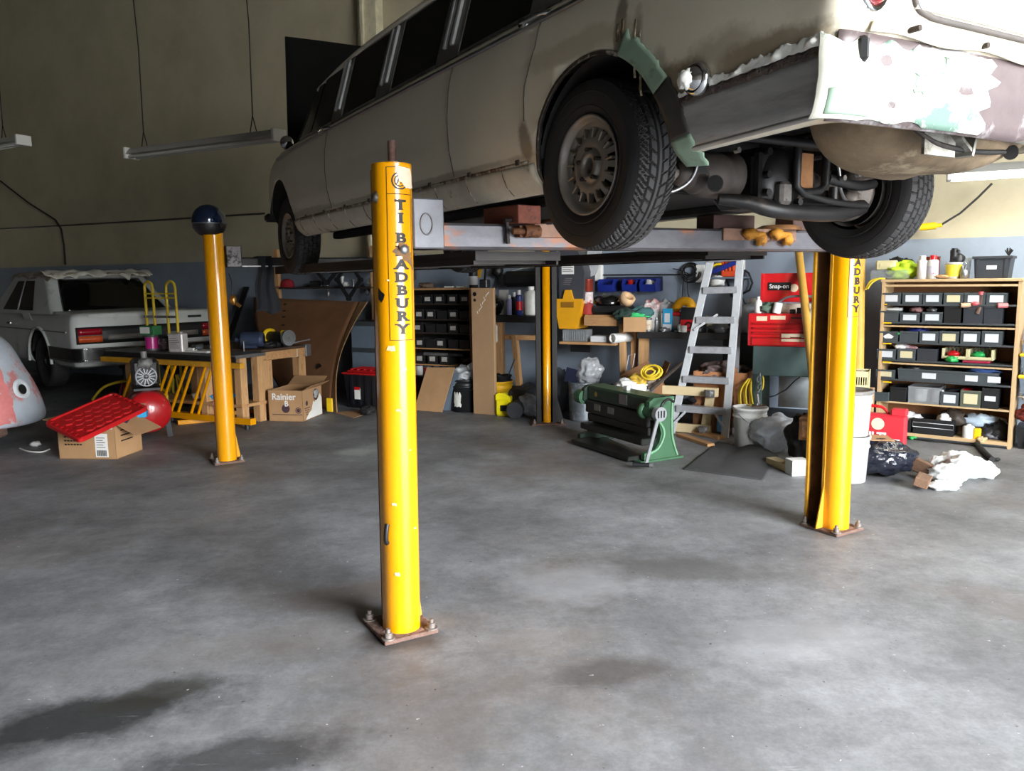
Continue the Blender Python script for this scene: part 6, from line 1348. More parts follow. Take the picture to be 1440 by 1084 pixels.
b=B(); b.box(-.09,.09,-.02,.02,0,.12,.01); o=solo('scrap_block',b,labelm,'pale ribbed block sticking out of the film on the black bucket','scrap',G(660,577)+Vector((.10,.0,.50)),.4); o.rotation_euler=(.2,-.5,.4)
bucket('yellow_bucket','yellow bucket with rags and a stick beneath the black topped bench',.17,.38,G(702,579)+Vector((0,.05,0)),mat('deep_yellow',(238,184,30),.4,var=.08),handle=False,taper=.96)
crumple('dark_rags','dark rags stuffed into the yellow bucket','rags',G(702,579)+Vector((0,.05,.33)),(.14,.14,.07),blackr,9,.3)
b=B(); b.cyl((0,0,0),(.12,-.05,.30),.008); solo('mixing_stick',b,steel,'thin stick poking out of the yellow bucket','stick',G(705,579)+Vector((.05,.05,.34)))
JC=thing('jerrycan','small bright yellow jerrycan on the floor in front of the yellow bucket','jerrycan',G(709,585)+Vector((0,.06,0)),WA+.25); b=B(); b.box(-.09,.09,-.07,.07,0,.20,.02); b.prism([(-.09,.19),(.09,.19),(.09,.22),(.02,.27),(-.06,.27),(-.09,.25)],(0,-.05,0),(1,0,0),(0,0,1),(0,1,0),.10); part('can_body',b,mat('bright_yellow',(244,226,20),.35,var=.05),JC)
b=B(); b.box(-.03,.05,-.0725,-.07,.06,.13); part('moulded_label',b,black,JC); b=B(); b.cyl((.05,0,.23),(.10,0,.28),.018); part('spout',b,black,JC)
b=B(); b.cyl((0,0,0),(.05,.25,.0),.095,seg=24); solo('black_drum',b,mat('dark_drum',(46,48,52),.5,var=.2),'round black drum lying on its side by the small jerrycan','drum',G(724,589)+Vector((0,0,.096)),0)
crumple('clear_bag','clear plastic bag of rubbish slumped by the far yellow post','plastic bag',G(745,586)+Vector((0,.05,0)),(.12,.11,.13),film,21,.25)
crumple('black_sheet_heap','heap of dark plastic sheet under the bench behind the far post','sheet heap',Wp(N(745,560,8.55)[0],8.55,0),(.42,.26,.17),mat('dark_sheet',(40,42,46),.4,var=.2,bump=.3,bscale=14),31,.25)
crumple('grey_sheet','grey plastic sheet hanging in a peak beside the far post','plastic sheet',Wp(N(790,560,8.5)[0],8.5,0),(.16,.14,.27),mat('grey_film',(92,98,108),.35,bump=.3,bscale=12),37,.22)
# ================================================================== BENCHES ALONG THE WALL
nbk=8.35; t0,t1,_,zt=fit(683,444,770,590,nbk); W_=t1-t0
BB=thing('black_workbench','black topped workbench behind the far yellow post','workbench',Wp((t0+t1)/2,nbk,0),WA)
b=B(); b.box(-W_/2,W_/2,0,.5,zt-.08,zt,.004); part('bench_top',b,black,BB)
for px,py in ((703,500),(722,500)):
    x=N(px,py,nbk+.1)[0]-(t0+t1)/2; b=B(); b.box(x-.05,x+.05,.06,.14,0,zt-.08,.003) if px<710 else b.bar((x-.02,.18,zt-.25),(x+.06,.18,0),.08,.06); part('leg',b,timber,BB)
b=B(); b.box(-W_/2+.12,W_/2,.16,.22,zt-.30,zt-.24,.003); part('brace',b,timber_x,BB)
def onk(px,dn): return Wp(N(px,444,nbk+dn)[0],nbk+dn,zt+.001)
HM=thing('welding_helmet','black welding helmet on the end of the black topped bench','helmet',onk(694,.12),WA-.3)
b=B(); b.blob((0,0,.12),(.12,.14,.13),24,16,.06,2,1,0.); part('shell',b,mat('gloss_black',(16,16,17),.2,coat=.6),HM); b=B(); b.box(-.07,.07,-.16,-.11,.08,.14,.01); part('visor_window',b,dsteel,HM)
JB=thing('white_jug','white jug with green and yellow label hanging off the black bench end','jug',Wp(N(690,470,nbk-.08)[0],nbk-.12,zt-.33),WA); b=B(); b.box(-.10,.10,-.06,.06,0,.24,.03); b.cyl((0,0,.23),(0,0,.30),.03); part('jug_body',b,mat('dirty_white',(206,208,204),.5,alt=(140,140,136),alt_at=.66,scale=12),JB)
b=B(); b.box(.02,.06,-.063,-.06,.10,.22); part('yellow_label',b,yellow,JB); b=B(); b.box(.06,.098,-.063,-.06,.08,.21); part('green_label',b,mat('label_green',(20,120,60),.5),JB)
b=B(); b.box(-.06,.06,-.01,.01,0,.30,.002); solo('white_card',b,whitep,'white card standing behind the spray cans on the black bench','card',onk(709,.25),WA)
spray('spray_can','pale violet spray can on the black topped bench',.035,.24,onk(716,.15),mat('violet_tin',(150,150,190),.4),white)
spray('spray_can','blue and red spray can on the black bench beside the white card',.04,.30,onk(730,.14),mat('blue_tin',(50,60,120),.35),white,band=red)
spray('spray_can','grey capped spray can behind the other two on the black bench',.033,.27,onk(723,.28),dkgrey,labelm)
bottle('solvent_jug','cloudy white square shouldered jug on the black bench by the far post',.09,.34,onk(747,.22),mat('cloudy_white',(196,196,190),.4),white,.3,cat='jug')
b=B(); b.box(-.3,.25,0,.14,-.10,.10,.05); solo('wall_tank',b,blk,'black rounded tank on the wall above the black bench','tank',Wp(N(735,390,NW-.2)[0],NW-.2,N(735,392,NW-.2)[1]),WA)
P=[(708,385),(718,382),(735,377),(755,376),(770,370)]; wallrun('pale_wire','thin pale wire running from a black wall plug above the bench','wire',P,.006,whitep,NW-.05)
P=[(700,380),(700,395),(695,410),(690,418)]; wallrun('plug_lead','black lead dropping from a wall plug toward the welding helmet','lead',P,.008,cab_m,NW-.05)
b=B(); b.blob((0,0,0),(.07,.05,.07),14,8,.2); solo('wall_plug',b,blk,'black plug cluster on the wall above the welding helmet','plug',Wp(N(700,381,NW-.05)[0],NW-.05,N(700,381,NW-.05)[1]))
# wall machine
nm_=8.42; t0,t1,z0,z1=fit(784,462,819,364,nm_); t0,t1,z0,_=fit(784,364,819,462,nm_); z1=N(800,350,nm_)[1]; W_=t1-t0
WMc=thing('wall_machine','tall machine with dark grey hood and yellow lower housing beside the far post','machine',Wp((t0+t1)/2,nm_,z0),WA); hh=z1-z0; zs=N(800,420,nm_)[1]-z0
b=B(); b.prism([(-W_/2+.03,zs-.02),(W_/2+.02,zs-.02),(W_/2+.03,hh*.72),(W_/2-.03,hh*.93),(W_/2-.06,hh),(-W_/2+.03,hh)],(0,-.02,0),(1,0,0),(0,0,1),(0,1,0),.34); part('hood',b,mat('machine_grey',(66,68,74),.45,var=.1),WMc)
b=B(); b.prism([(-W_/2+.04,0),(W_/2-.06,0),(W_/2+.02,zs),(-W_/2-.03,zs)],(0,-.05,0),(1,0,0),(0,0,1),(0,1,0),.36); b.prism([(-.07,zs),(.06,zs),(.03,zs+.10),(-.04,zs+.10)],(0,-.05,0),(1,0,0),(0,0,1),(0,1,0),.03); part('lower_housing',b,mat('machine_yellow',(232,166,30),.4,var=.06,coat=.3),WMc)
b=B(); b.box(-.09,.07,-.055,-.05,zs-.10,zs-.035); b.box(-.075,.055,-.058,-.05,zs-.085,zs-.05); part('latch',b,mat('latch_brown',(150,104,30),.5),WMc)
b=B(); b.box(-.09,.06,-.025,-.02,zs+.28,zs+.44); part('notice_plate',b,whitep,WMc,'white notice plate'); b=B()
for k in range(6): b.box(-.08,.05-.02*(k%2),-.027,-.025,zs+.31+k*.02,zs+.318+k*.02)
for k in range(4): b.box(-.08+.01*k,.01+.01*k,-.022,-.02,zs+.16+k*.022,zs+.170+k*.022)
part('notice_print',b,mat('print_grey',(110,100,104),.7),WMc)
b=B(); b.box(-.13,.13,.31,.34,-.3,hh,.003); b.box(-.10,.10,.0,.34,-.62,-.0,.01) if False else None; part('mounting_rail',b,black,WMc)
# low timber bench with shelf
nt_=8.4; t0,t1,z0,zt3=fit(812,443,868,458,nt_); W_=t1-t0
t0l=N(786,450,nt_)[0]; LB=thing('timber_wall_bench','timber fronted wall bench with lower shelf behind the galvanized bin','workbench',Wp(t1,nt_,0),WA); L_=t1-t0l
LS=t1-N(822,450,nt_)[0]; b=B(); b.box(-LS,0,0,.6,zt3-.02,zt3,.003); part('bench_top',b,timber_x,LB); b=B(); b.box(-LS,0,-.02,.02,z0,zt3-.02,.003); part('front_beam',b,timber_x,LB)
zsh=N(815,481,nt_)[1]; b=B(); b.box(-L_,-.02,.0,.5,zsh-.03,zsh,.003); part('lower_shelf',b,timber_x,LB)
for px in (870,883):
    x=N(px,500,nt_-.02)[0]-t1; b=B(); b.bar((x,.10+.12*(px>875),zt3-.1),(x+(.03 if px<880 else -.02),.10+.12*(px>875),0),.085,.06,bev=.003); part('leg',b,timber,LB)
def onl(px,dn): return Wp(N(px,443,nt_+dn)[0],nt_+dn,zt3+.001)
for k,(m_,h1) in enumerate(((copper,.14),(mat('white_red_label',(220,206,206),.3,alt=(180,60,56),alt_at=.6,scale=18),.13),(mat('red_tub',(160,60,56),.3),.12))):
    b=B(); b.lathe([(0,0),(.062,0),(.068,.01),(.066,h1-.01),(.07,h1),(0,h1)],(0,0,0),(0,0,1),22); z_=[.265,.125,0][k]
    solo('stacked_tub',b,m_,('shiny copper red tub, topmost of the stack by the yellow machine','white and red labelled tub in the middle of the stack','red tub at the bottom of the stack by the yellow machine')[k],'tub',onl(826,.12)+Vector((0,0,z_)))
PN=thing('black_pan','wide black drip pan on the timber wall bench','pan',onl(862,.24),WA); b=B(); b.box(-.22,.22,-.16,.16,0,.10,.03); part('tray',b,black,PN); b=B(); b.blob((-.06,0,.14),(.17,.13,.10),24,12,.08,2,3,.1); part('cover',b,mat('gloss_black',(16,16,17),.2,coat=.6),PN)
b=B(); b.lathe([(.05,0),(.085,0),(.085,.09),(.05,.09),(.05,0)],(0,0,0),(.35,-.5,.7),28); solo('tape_roll',b,mat('masking_tape',(206,170,130),.7),'tan roll of masking tape propped on the black pan','tape roll',onl(879,.16)+Vector((0,0,.14)))
for k,(px,py0,py1,w_,m_,nm,lb) in enumerate(((806,463,475,.30,clearp,'clear_tray','clear ribbed tray on the lower shelf behind the yellow machine'),(840,467,476,.20,labelm,'grey_case','flat pale grey case on the lower shelf by the white pipe'))):
    t_=N(px,478,nt_)[0]; b=B(); h1=.07 if k else .14; b.box(-w_/2,w_/2,0,.2,0,h1,.006)
    if k==0: 
        for j in range(10): b.box(-w_/2+.01+j*.028,-w_/2+.022+j*.028,-.006,0,.01,h1-.02)
    solo(nm,b,m_,lb,nm.split('_')[-1],Wp(t_,nt_+.03,zsh+.001),WA)
t_,z_=N(863,468,nt_-.1); b=B(); b.lathe([(.045,0),(.055,0),(.055,.30),(.045,.30),(.045,0)],(0,0,0),(.45,1,0),24); b.lathe([(0,.05),(.045,.05)],(0,0,0),(.45,1,0),16); solo('white_pipe',b,whitep,'short white plastic pipe lying at the end of the lower shelf','pipe',Wp(t_-.03,nt_-.06,zsh+.056),WA)
# cardboard box on the corner of benches
t0,t1,z0,z1=fit(867,446,905,467,8.28); CBx=carton('open_carton','open tan cardboard box of cloths on the bench corner','%.2f'%0 and (t1-t0)*.80,.30,z1-z0,Wp((t0+t1)/2,8.28+.15,z0),WA+.35,card) ; zcb=z1
for k,(px,py,sz,m_,lb) in enumerate(((880,445,(.12,.07,.07),mat('dark_green_cloth',(40,60,52),.9),'dark green cloth spilling from the open tan box'),(895,441,(.13,.06,.05),mat('mint_cloth',(60,190,110),.8),'bright mint green cloth lying over the open tan box'),(902,436,(.12,.08,.07),mat('teal_cloth',(60,100,100),.9),'teal cloth heaped behind the open tan box'))):
    crumple('cloth',lb,'cloth',Wp(N(px,py,8.4+.04*k)[0],8.40+.05*k,zcb-.05+.01*k),sz,m_,50+k*3,.25)
# black bench further along
n3=8.35; t0,t1,z0,zt4=fit(896,466,1062,480,n3); zt4=N(980,468,n3)[1]; W_=t1-t0; tc3=(t0+t1)/2
B3=thing('dark_wall_bench','dark wall bench with cluttered top behind the stepladder','workbench',Wp(tc3,n3,0),WA)
b=B(); b.box(-W_/2,W_/2,0,.55,zt4-.07,zt4,.003); part('bench_top',b,mat('oily_black_top',(42,40,40),.45,var=.3),B3)
for px in (903,1045): x=N(px,520,n3+.1)[0]-tc3; b=B(); b.box(x-.05,x+.05,.12,.2,0,zt4-.07,.003); part('leg',b,timber,B3)
b=B(); b.box(W_/2-.35,W_/2,.1,.5,0,zt4-.07,.004); part('side_cabinet',b,black,B3)
def on3(px,dn): return Wp(N(px,470,n3+dn)[0],n3+dn,zt4+.001)
tin('steel_can','shiny steel can with tan label at the front of the dark wall bench',.045,.15,on3(911,.06),steel,band=mat('worn_label',(190,180,160),.5,alt=(150,100,60),alt_at=.6,scale=20),cat='can')
spray('spray_can','slim steel spray can on the dark wall bench beside the blue carton',.022,.16,on3(923,.05),steel,steel)
b=B(); b.box(-.07,.07,0,.08,0,.22,.004); solo('grey_box',b,labelm,'pale grey box standing behind the slim spray can','box',on3(921,.2),WA)
b=B(); b.box(-.02,.02,0,.06,0,.20,.003); solo('white_tube_box',b,whitep,'narrow white box beside the blue carton on the dark bench','box',on3(932,.12),WA)
BC=thing('blue_carton','bright blue and white carton on the dark wall bench','carton',on3(938,.10),WA); b=B(); b.box(-.05,.05,0,.05,0,.25,.003); part('carton_body',b,cyan,BC); b=B(); b.box(-.03,.03,-.002,0,.10,.20); b.box(-.049,.049,-.001,0,.01,.08); part('carton_label',b,labelm,BC)
RB=thing('red_tub','red lidded clear tub on the dark wall bench beside the blue carton','tub',on3(950,.14),WA); b=B(); b.box(-.08,.08,0,.12,0,.17,.01); part('tub_body',b,mat('clear_grey',(150,140,140),.2,trans=.4),RB); b=B(); b.box(-.085,.085,-.005,.125,.17,.21,.008); part('lid',b,red,RB)
crumple('pink_bag','pink and white plastic bag heaped behind the grey box','plastic bag',on3(918,.34),(.14,.10,.17),mat('pinkish_bag',(190,140,140),.4,alt=(220,216,214),alt_at=.5,scale=8),61,.25)
crumple('clear_wrap','crumpled clear wrap behind the blue carton on the dark bench','plastic film',on3(938,.38),(.12,.08,.17),film,64,.25)
YM=thing('yellow_power_tool','yellow arched power tool behind the black and red box','power tool',on3(962,.30),WA); b=B(); b.tube(wander([(-.14,0,.0),(-.13,0,.15),(-.06,0,.30),(.04,0,.32),(.10,0,.24)]),.05,10); b.box(-.12,.12,-.08,.08,0,.12,.02); b.box(.02,.14,-.06,.06,.10,.27,.02); part('housing',b,mat('tool_yellow',(222,160,20),.4),YM); b=B(); b.box(-.06,.03,-.09,.09,.04,.13,.02); part('motor_vent',b,black,YM)
BR=thing('black_red_box','black and red box with round emblem beside the stepladder','box',on3(968,.12),WA); b=B(); b.box(-.09,.09,0,.08,0,.26,.004); part('box_body',b,black,BR); b=B(); b.box(-.088,.088,-.002,0,.01,.13); part('red_panel',b,redm,BR); b=B(); b.lathe([(.022,.002),(.04,.002)],(0,-.002,.07),(0,-1,0),20,.6,5.6); part('emblem',b,blk,BR)
for k,(px,dn,sx,sz,m_,lb) in enumerate(((900,.06,.03,.03,whitep,'white lump at the corner of the dark bench'),(935,.05,.07,.03,steel,'flat steel part in front of the blue carton'),(950,.05,.05,.02,dsteel,'dark flat part on the dark bench front edge'),(955,.06,.03,.05,whitep,'white torn paper beside the white mug'),(1012,.1,.12,.06,steel,'grey tool heap seen through the stepladder'),(1030,.2,.08,.08,dsteel,'dark part seen through the stepladder beside its rail'),(985,.12,.10,.09,dsteel,'dark tool case behind the stepladder rail'))):
    b=B(); b.blob((0,0,sz*.6),(sx,sx*.6,sz),16,10,.35,3,70+k,0.); solo('bench_part',b,m_,lb,'part',on3(px,dn),k*.7)
b=B(); b.lathe([(0,0),(.035,0),(.038,.07),(.034,.07),(.03,.006)],(0,0,0),(0,0,1),20); solo('white_mug',b,whitep,'white mug on the front of the dark wall bench','mug',on3(961,.07))
b=B(); b.lathe([(.03,0),(.07,.10),(.064,.10),(.026,.006)],(0,0,0),(.5,-.1,.8),22); solo('paper_cone',b,cream_p,'cream paper filter cone lying on the dark bench behind the stepladder','filter',on3(993,.3)+Vector((0,0,.05)))
# wall bins, rail, blade, shelf, cables
nw=NW-.02; t0,t1,z0,z1=fit(853,389,932,409,nw)
RL=thing('bin_rail','dark blue louvred rail on the wall holding three blue bins','rail',Wp((t0+t1)/2,nw,z0),WA); b=B(); b.box(-(t1-t0)/2,(t1-t0)/2,-.015,.01,0,z1-z0,.003); part('rail_plate',b,navy,RL)
for k,px in enumerate((854,887,913)):
    t_,z_=N(px,410,nw-.16); z_=N(887,410,nw-.16)[1]; t=thing('wall_bin',('empty blue hopper bin on the wall, at the end by the white blade','blue hopper bin holding a red part, in the middle of the rail','blue hopper bin holding a white part, at the end of the rail')[k],'bin',Wp(t_,nw-.175,z_),WA,'blue hopper bins on the wall rail')
    b=B(); w_=.19 if k!=1 else .17; h1=.15; th=.005
    b.box(-w_/2,w_/2,-.04,.16,0,th); b.box(-w_/2,w_/2,.155,.16,0,h1); 
    for s in(-1,1): b.prism([(-.07,.09),(-.04,.0),(.16,0),(.16,h1),(-.02,h1)],(s*w_/2-(th if s>0 else 0),0,0),(0,1,0),(0,0,1),(1,0,0),th)
    b.prism([(-.075,.085),(-.04,0),(-.035,0),(-.07,.085)],(-w_/2,0,0),(0,1,0),(0,0,1),(1,0,0),w_); part('hopper',b,blue,t)
    if k:
        bb=B(); bb.blob((0,0,.05),(.06,.05,.06),16,10,.25,2.5,k*4,0.); solo('bin_part',bb,red if k==1 else whitep,('red plastic part sitting in the middle blue bin','white part sitting in the end blue bin')[k-1],'part',Wp(t_,nw-.13,z_+.02+th),WA)
wallrun('wall_wire_rail','thin steel rail along the wall above the blue bins','rail',[(825,387),(900,386),(985,386)],.008,dsteel,NW-.03)
t_,z_=N(834,362,8.6); BLD=thing('white_paddle','white rounded paddle hanging behind the wall machine','paddle',Wp(t_,8.6,N(832,389,8.6)[1]),WA)
b=B(); b.prism([(-.10+.0,.06),(-.07,.01),(-.03,0),(.02,.02),(.06,.10),(.13,.45),(-.05,.45)],(0,0,0),(1,0,0),(0,0,1),(0,1,0),.02); part('blade',b,mat('pale_grey_blade',(182,186,190),.4),BLD)
b=B(); b.box(-.05,.05,0,.08,0,.2,.006); solo('white_socket',b,whitep,'small white socket on the wall below the white paddle','socket',Wp(N(840,394,NW-.09)[0],NW-.09,N(840,396,NW-.09)[1]),WA)
b=B(); b.box(-.05,.05,0,.05,0,.2,.006); solo('white_socket',b,whitep,'small white socket on the wall beside the stepladder and cables','socket',Wp(N(984,397,NW-.06)[0],NW-.06,N(984,397,NW-.06)[1]),WA)
for k,(P,lb) in enumerate(((coil(.11,5,.004,.05,3),'tangle of thin black cable hanging on the wall beside the stepladder'),)):
    t_,z_=N(970,386,NW-.06); b=B(); b.tube([(x*.9,y*.3,z+x*0+y*.9) for x,y,z in P],.007,5); b.tube(wander([(-.06,0,0),(-.08,0,-.15),(-.09,0,-.40)]),.006,5); b.tube(wander([(-.03,0,0),(-.02,0,-.2),(.03,0,-.35),(.03,0,-.45)]),.006,5); b.tube(wander([(0,0,0),(-.1,-.01,.05),(-.2,0,.07)]),.006,5); solo('cable_tangle',b,cab_m,lb,'cable',Wp(t_,NW-.06,z_),WA)
nS=8.75; t0,t1,z0,z1=fit(993,389,1046,392,nS)
WS=thing('wall_shelf','grey wall shelf behind the top of the stepladder','shelf',Wp((t0+t1)/2,nS,z0),WA); b=B(); b.box(-(t1-t0)/2,(t1-t0)/2,0,NW-nS-.01,0,.02,.002); part('board',b,bluegrey,WS); b=B(); b.bar((0,NW-nS-.02,-.2),(0,.1,0),.02); part('bracket',b,black,WS)
b=B(); b.box(-.16,.16,-.03,.03,0,.05,.006); o=solo('spirit_level',b,blue,'blue tool rail tilted on the wall shelf behind the stepladder','tool',Wp(N(1021,385,nS+.1)[0],nS+.12,z0+.11),WA); o.rotation_euler=(0,-.38,WA)
OT=thing('orange_tool','orange ribbed tool on the wall shelf behind the stepladder','tool',Wp(N(1022,378,nS+.15)[0],nS+.22,z0+.021),WA); b=B()
for k in range(4): b.box(-.07+k*.04,-.04+k*.04,-.05,.05,.06,.19,.008)
b.box(-.07,.11,-.04,.04,0,.07,.01); part('ribs',b,mat('orange_plastic',(214,76,34),.45),OT)
b=B(); b.tube(wander([(-.1,0,0),(-.09,0,.08),(-.03,0,.13),(.04,0,.14)]),.013,8); solo('yellow_hook',b,yellow,'yellow curved hook on the wall shelf beside the orange tool','hook',Wp(N(1010,386,nS+.1)[0],nS+.06,z0+.022),WA)
b=B(); b.blob((0,0,.05),(.09,.07,.06),20,12,.15,2,6,0.); o=solo('white_mask',b,whitep,'white dust mask hanging under the wall shelf behind the stepladder','mask',Wp(N(1005,400,nS)[0],nS+.1,N(1005,402,nS)[1]),WA)
wallrun('white_conduit','white vertical conduit on the wall beside the stepladder','conduit',[(1046,350),(1046,379)],.016,whitep,NW-.03)
wallrun('black_loop_cable','black cable looping down the wall beside the stepladder','cable',[(1047,380),(1053,384),(1058,398),(1054,408),(1042,414),(1034,416)],.012,cab_m,NW-.05)
wallrun('thin_black_lead','thin black lead dangling on the wall above the red tool chest','lead',[(1047,382),(1045,400),(1043,416),(1047,426),(1054,429)],.006,cab_m,NW-.04)
# ================================================================== FLOOR THINGS BELOW THE BENCHES
GB=thing('galvanized_bin','galvanized steel bin with plastic bag on top beside the far post','bin',G(822,594)+Vector((0,.18,0)),WA)
b=B(); r=.165; b.lathe([(0,0),(r*.92,0),(r*.93,.02),(r,.40),(r*.98,.41),(r*1.02,.42),(r*1.02,.44),(r*.97,.44),(r*.95,.40),(r*.85,.03),(0,.03)],(0,0,0),(0,0,1),32); part('bin_body',b,mat('galvanized',(128,136,142),.45,.6,var=.25,scale=18,alt=(168,172,176),alt_at=.6),GB)
b=B(); b.lathe([(r*.985,.30),(r*1.02,.31),(r*.99,.32)],(0,0,0),(0,0,1),32); part('rib',b,_M['galvanized'],GB)
b=B(); b.box(-.15,.0,-.03,.0,0,.17,.003); o=solo('blue_folder',b,navy,'dark blue folder poking out of the galvanized bin','folder',G(817,594)+Vector((-.03,.20,.40)),WA); o.rotation_euler=(.1,.25,WA)
crumple('bin_bag','crumpled clear plastic bag sticking up from the galvanized bin','plastic bag',G(826,594)+Vector((.04,.18,.38)),(.14,.13,.17),film,81,.28)
JR=thing('black_container','black fluid container with red label standing by the green shear','container',G(853,597)+Vector((0,.12,0)),WA); b=B(); b.box(-.13,.13,-.09,.09,0,.36,.015); b.box(-.12,.12,-.08,.08,.36,.40,.02); b.cyl((.06,0,.4),(.06,0,.44),.03); part('container_body',b,black,JR)
b=B(); b.box(-.07,.125,-.093,-.09,.24,.34); part('red_label',b,redm,JR); b=B(); letters(b,'Admes',.055,(.03,-.094,.30),(1,0,0),(0,0,1),(0,-1,0)); part('label_lettering',b,whitep,JR); b=B(); b.box(.03,.125,-.093,-.09,.02,.22); part('tan_label',b,card,JR); b=B(); b.lathe([(.022,.002),(.032,.002)],(.08,-.093,.13),(0,-1,0),20); b.box(-.08,.02,-.093,-.09,.03,.20); part('label_print',b,dkgrey,JR)
# ---- green sheet metal shear
sg=G(955,650); sb=G(862,622); sd=(sg-sb).normalized(); SA=math.atan2(sd.y,sd.x); SL=1.02
SH=thing('sheet_metal_shear','green hand operated sheet metal shear with long steel lever on the floor','sheet metal shear',G(915,640)+Vector((-.18,.27,0)),SA)
gpaint=mat('machine_green',(62,100,72),.45,var=.1,scale=6,coat=.2,alt=(70,110,82),alt_at=.66); gdark=mat('dark_machine_green',(44,60,50),.45,var=.25,scale=8)
for s,m_ in ((1,gpaint),(-1,gdark)):
    b=B(); x=s*SL/2
    pf=[(-.21,.0),(.17,.0),(.17,.03),(.10,.06),(.07,.14),(.06,.24),(.08,.33),(.11,.42),(.12,.56),(-.06,.56),(-.13,.52),(-.14,.44),(-.08,.38),(-.06,.28),(-.07,.16),(-.12,.09),(-.21,.06)]
    pf=[(-.20,.0),(.18,.0),(.16,.05),(.12,.20),(.11,.40),(.12,.56),(-.10,.56),(-.15,.53),(-.16,.42),(-.10,.38),(-.04,.32),(-.02,.24),(-.04,.16),(-.09,.10),(-.20,.08)]
    b.prism(pf,(x-.025,0,0),(0,1,0),(0,0,1),(1,0,0),.05); part('end_frame',b,m_,SH)
    if s>0: b=B(); b.tube(wander([(x+.03,-.17,.07),(x+.03,-.06,.11),(x+.03,.0,.2),(x+.03,.0,.28),(x+.03,-.07,.38)]),.012,6); b.tube(wander([(x+.03,.16,.03),(x+.03,.10,.2),(x+.03,.09,.40),(x+.03,.1,.54)]),.010,6); part('frame_rib',b,mat('rib_green',(110,156,120),.45),SH)
b=B(); b.box(-SL/2,SL/2,-.12,-.02,.42,.55,.012); part('upper_beam',b,gdark,SH); b=B(); b.box(-SL/2+.02,SL/2,-.10,.10,.545,.56,.004); part('top_plate',b,gpaint,SH)
b=B(); b.box(-SL/2+.02,SL/2-.02,-.14,-.10,.30,.42,.008); part('blade_carrier',b,mat('grease_black',(32,34,32),.4,var=.3),SH)
b=B(); b.box(-SL/2+.03,SL/2-.03,-.12,-.09,.22,.29,.006); b.box(-SL/2+.02,SL/2-.02,-.20,.02,.14,.20,.008); part('lower_beam',b,_M['grease_black'],SH)
b=B(); b.box(-SL/2+.03,SL/2-.03,-.03,.03,.17,.34,.004); part('back_plate',b,mat('brown_black',(56,48,40),.6),SH)
for x in (-.28,-.06): b=B(); b.box(x-.05,x+.05,-.143,-.14,.34,.40); part('rating_plate',b,mat('dull_plate',(120,124,116),.5,.3),SH)
b=B(); b.lathe([(0,.002),(.025,.002)],(-.33,-.12,.49),(0,-1,0),18); part('round_badge',b,mat('brass_badge',(176,150,70),.4,.6),SH)
b=B(); b.box(.05,.17,-.124,-.12,.45,.54); part('steel_plate',b,steel,SH)  # plain steel plate set on the front of the upper beam
b=B(); b.box(-SL/2+.05,SL/2-.05,-.32,-.08,.01,.05,.006); part('foot_rail',b,_M['grease_black'],SH)
for s in(-1,1): b=B(); b.box(s*SL/2-.05,s*SL/2+.05,-.26,.22,0,.02,.004); part('foot_pad',b,gpaint if s>0 else gdark,SH)
b=B(); b.cyl((SL/2-.09,-.13,.44),(SL/2+.12,-.13,.44),.045,seg=24); b.cyl((-SL/2-.10,-.13,.44),(-SL/2,-.13,.44),.07,seg=24); b.lathe([(.05,0),(.07,.01),(.07,.05),(.05,.06)],(SL/2-.10,-.13,.44),(1,0,0),24); part('rock_shaft',b,gpaint,SH)
hp=Vector((SL/2+.13,-.13,.44)); iv=Matrix.Rotation(-SA,3,'Z'); tip=iv@(G(908,662)+Vector((0,0,.05))-SH.location); 
b=B(); b.bar(hp,tip,.032,.02,up=(1,0,0),bev=.004); b.cyl(hp-Vector((.02,0,0)),hp+Vector((.03,0,0)),.062,seg=28); part('lever',b,mat('bright_lever',(196,200,204),.3,.6),SH,'bright steel lever')
b=B()
for k in range(3): b.bar(hp+Vector((.031,-.03+.03*k,-.03)),hp+Vector((.031,-.03+.03*k,.03)),.012,.006,up=(1,0,0))
part('hub_mark',b,blk,SH)
b=B(); td=iv@Vector((1,-.25,0)).normalized(); b.cyl(tip-td*.11,tip+td*.03,.02,seg=14); part('lever_grip',b,black,SH); b=B(); b.cyl(tip+td*.03,tip+td*.06,.022,seg=14); part('grip_end',b,steel,SH)
b=B(); b.tube(wander([hp+Vector((-.0,0,.0)),hp+Vector((.02,.02,.09)),hp+Vector((0,.10,.12)),hp+Vector((0,.16,.09))]),.012,8); part('return_hook',b,black,SH)
b=B(); b.box(-.03,.03,-.02,.02,.56,.60,.004); b.T=None; part('top_stop',b,whitep,SH)
slab('green_tray_board','dark green board lying on the floor in front of the shear','board',[G(840,612)+Vector((0,0,.02)),G(915,645)+Vector((0,0,.02)),G(905,652)+Vector((0,0,.02)),G(833,618)+Vector((0,0,.02))],.015,gdark)
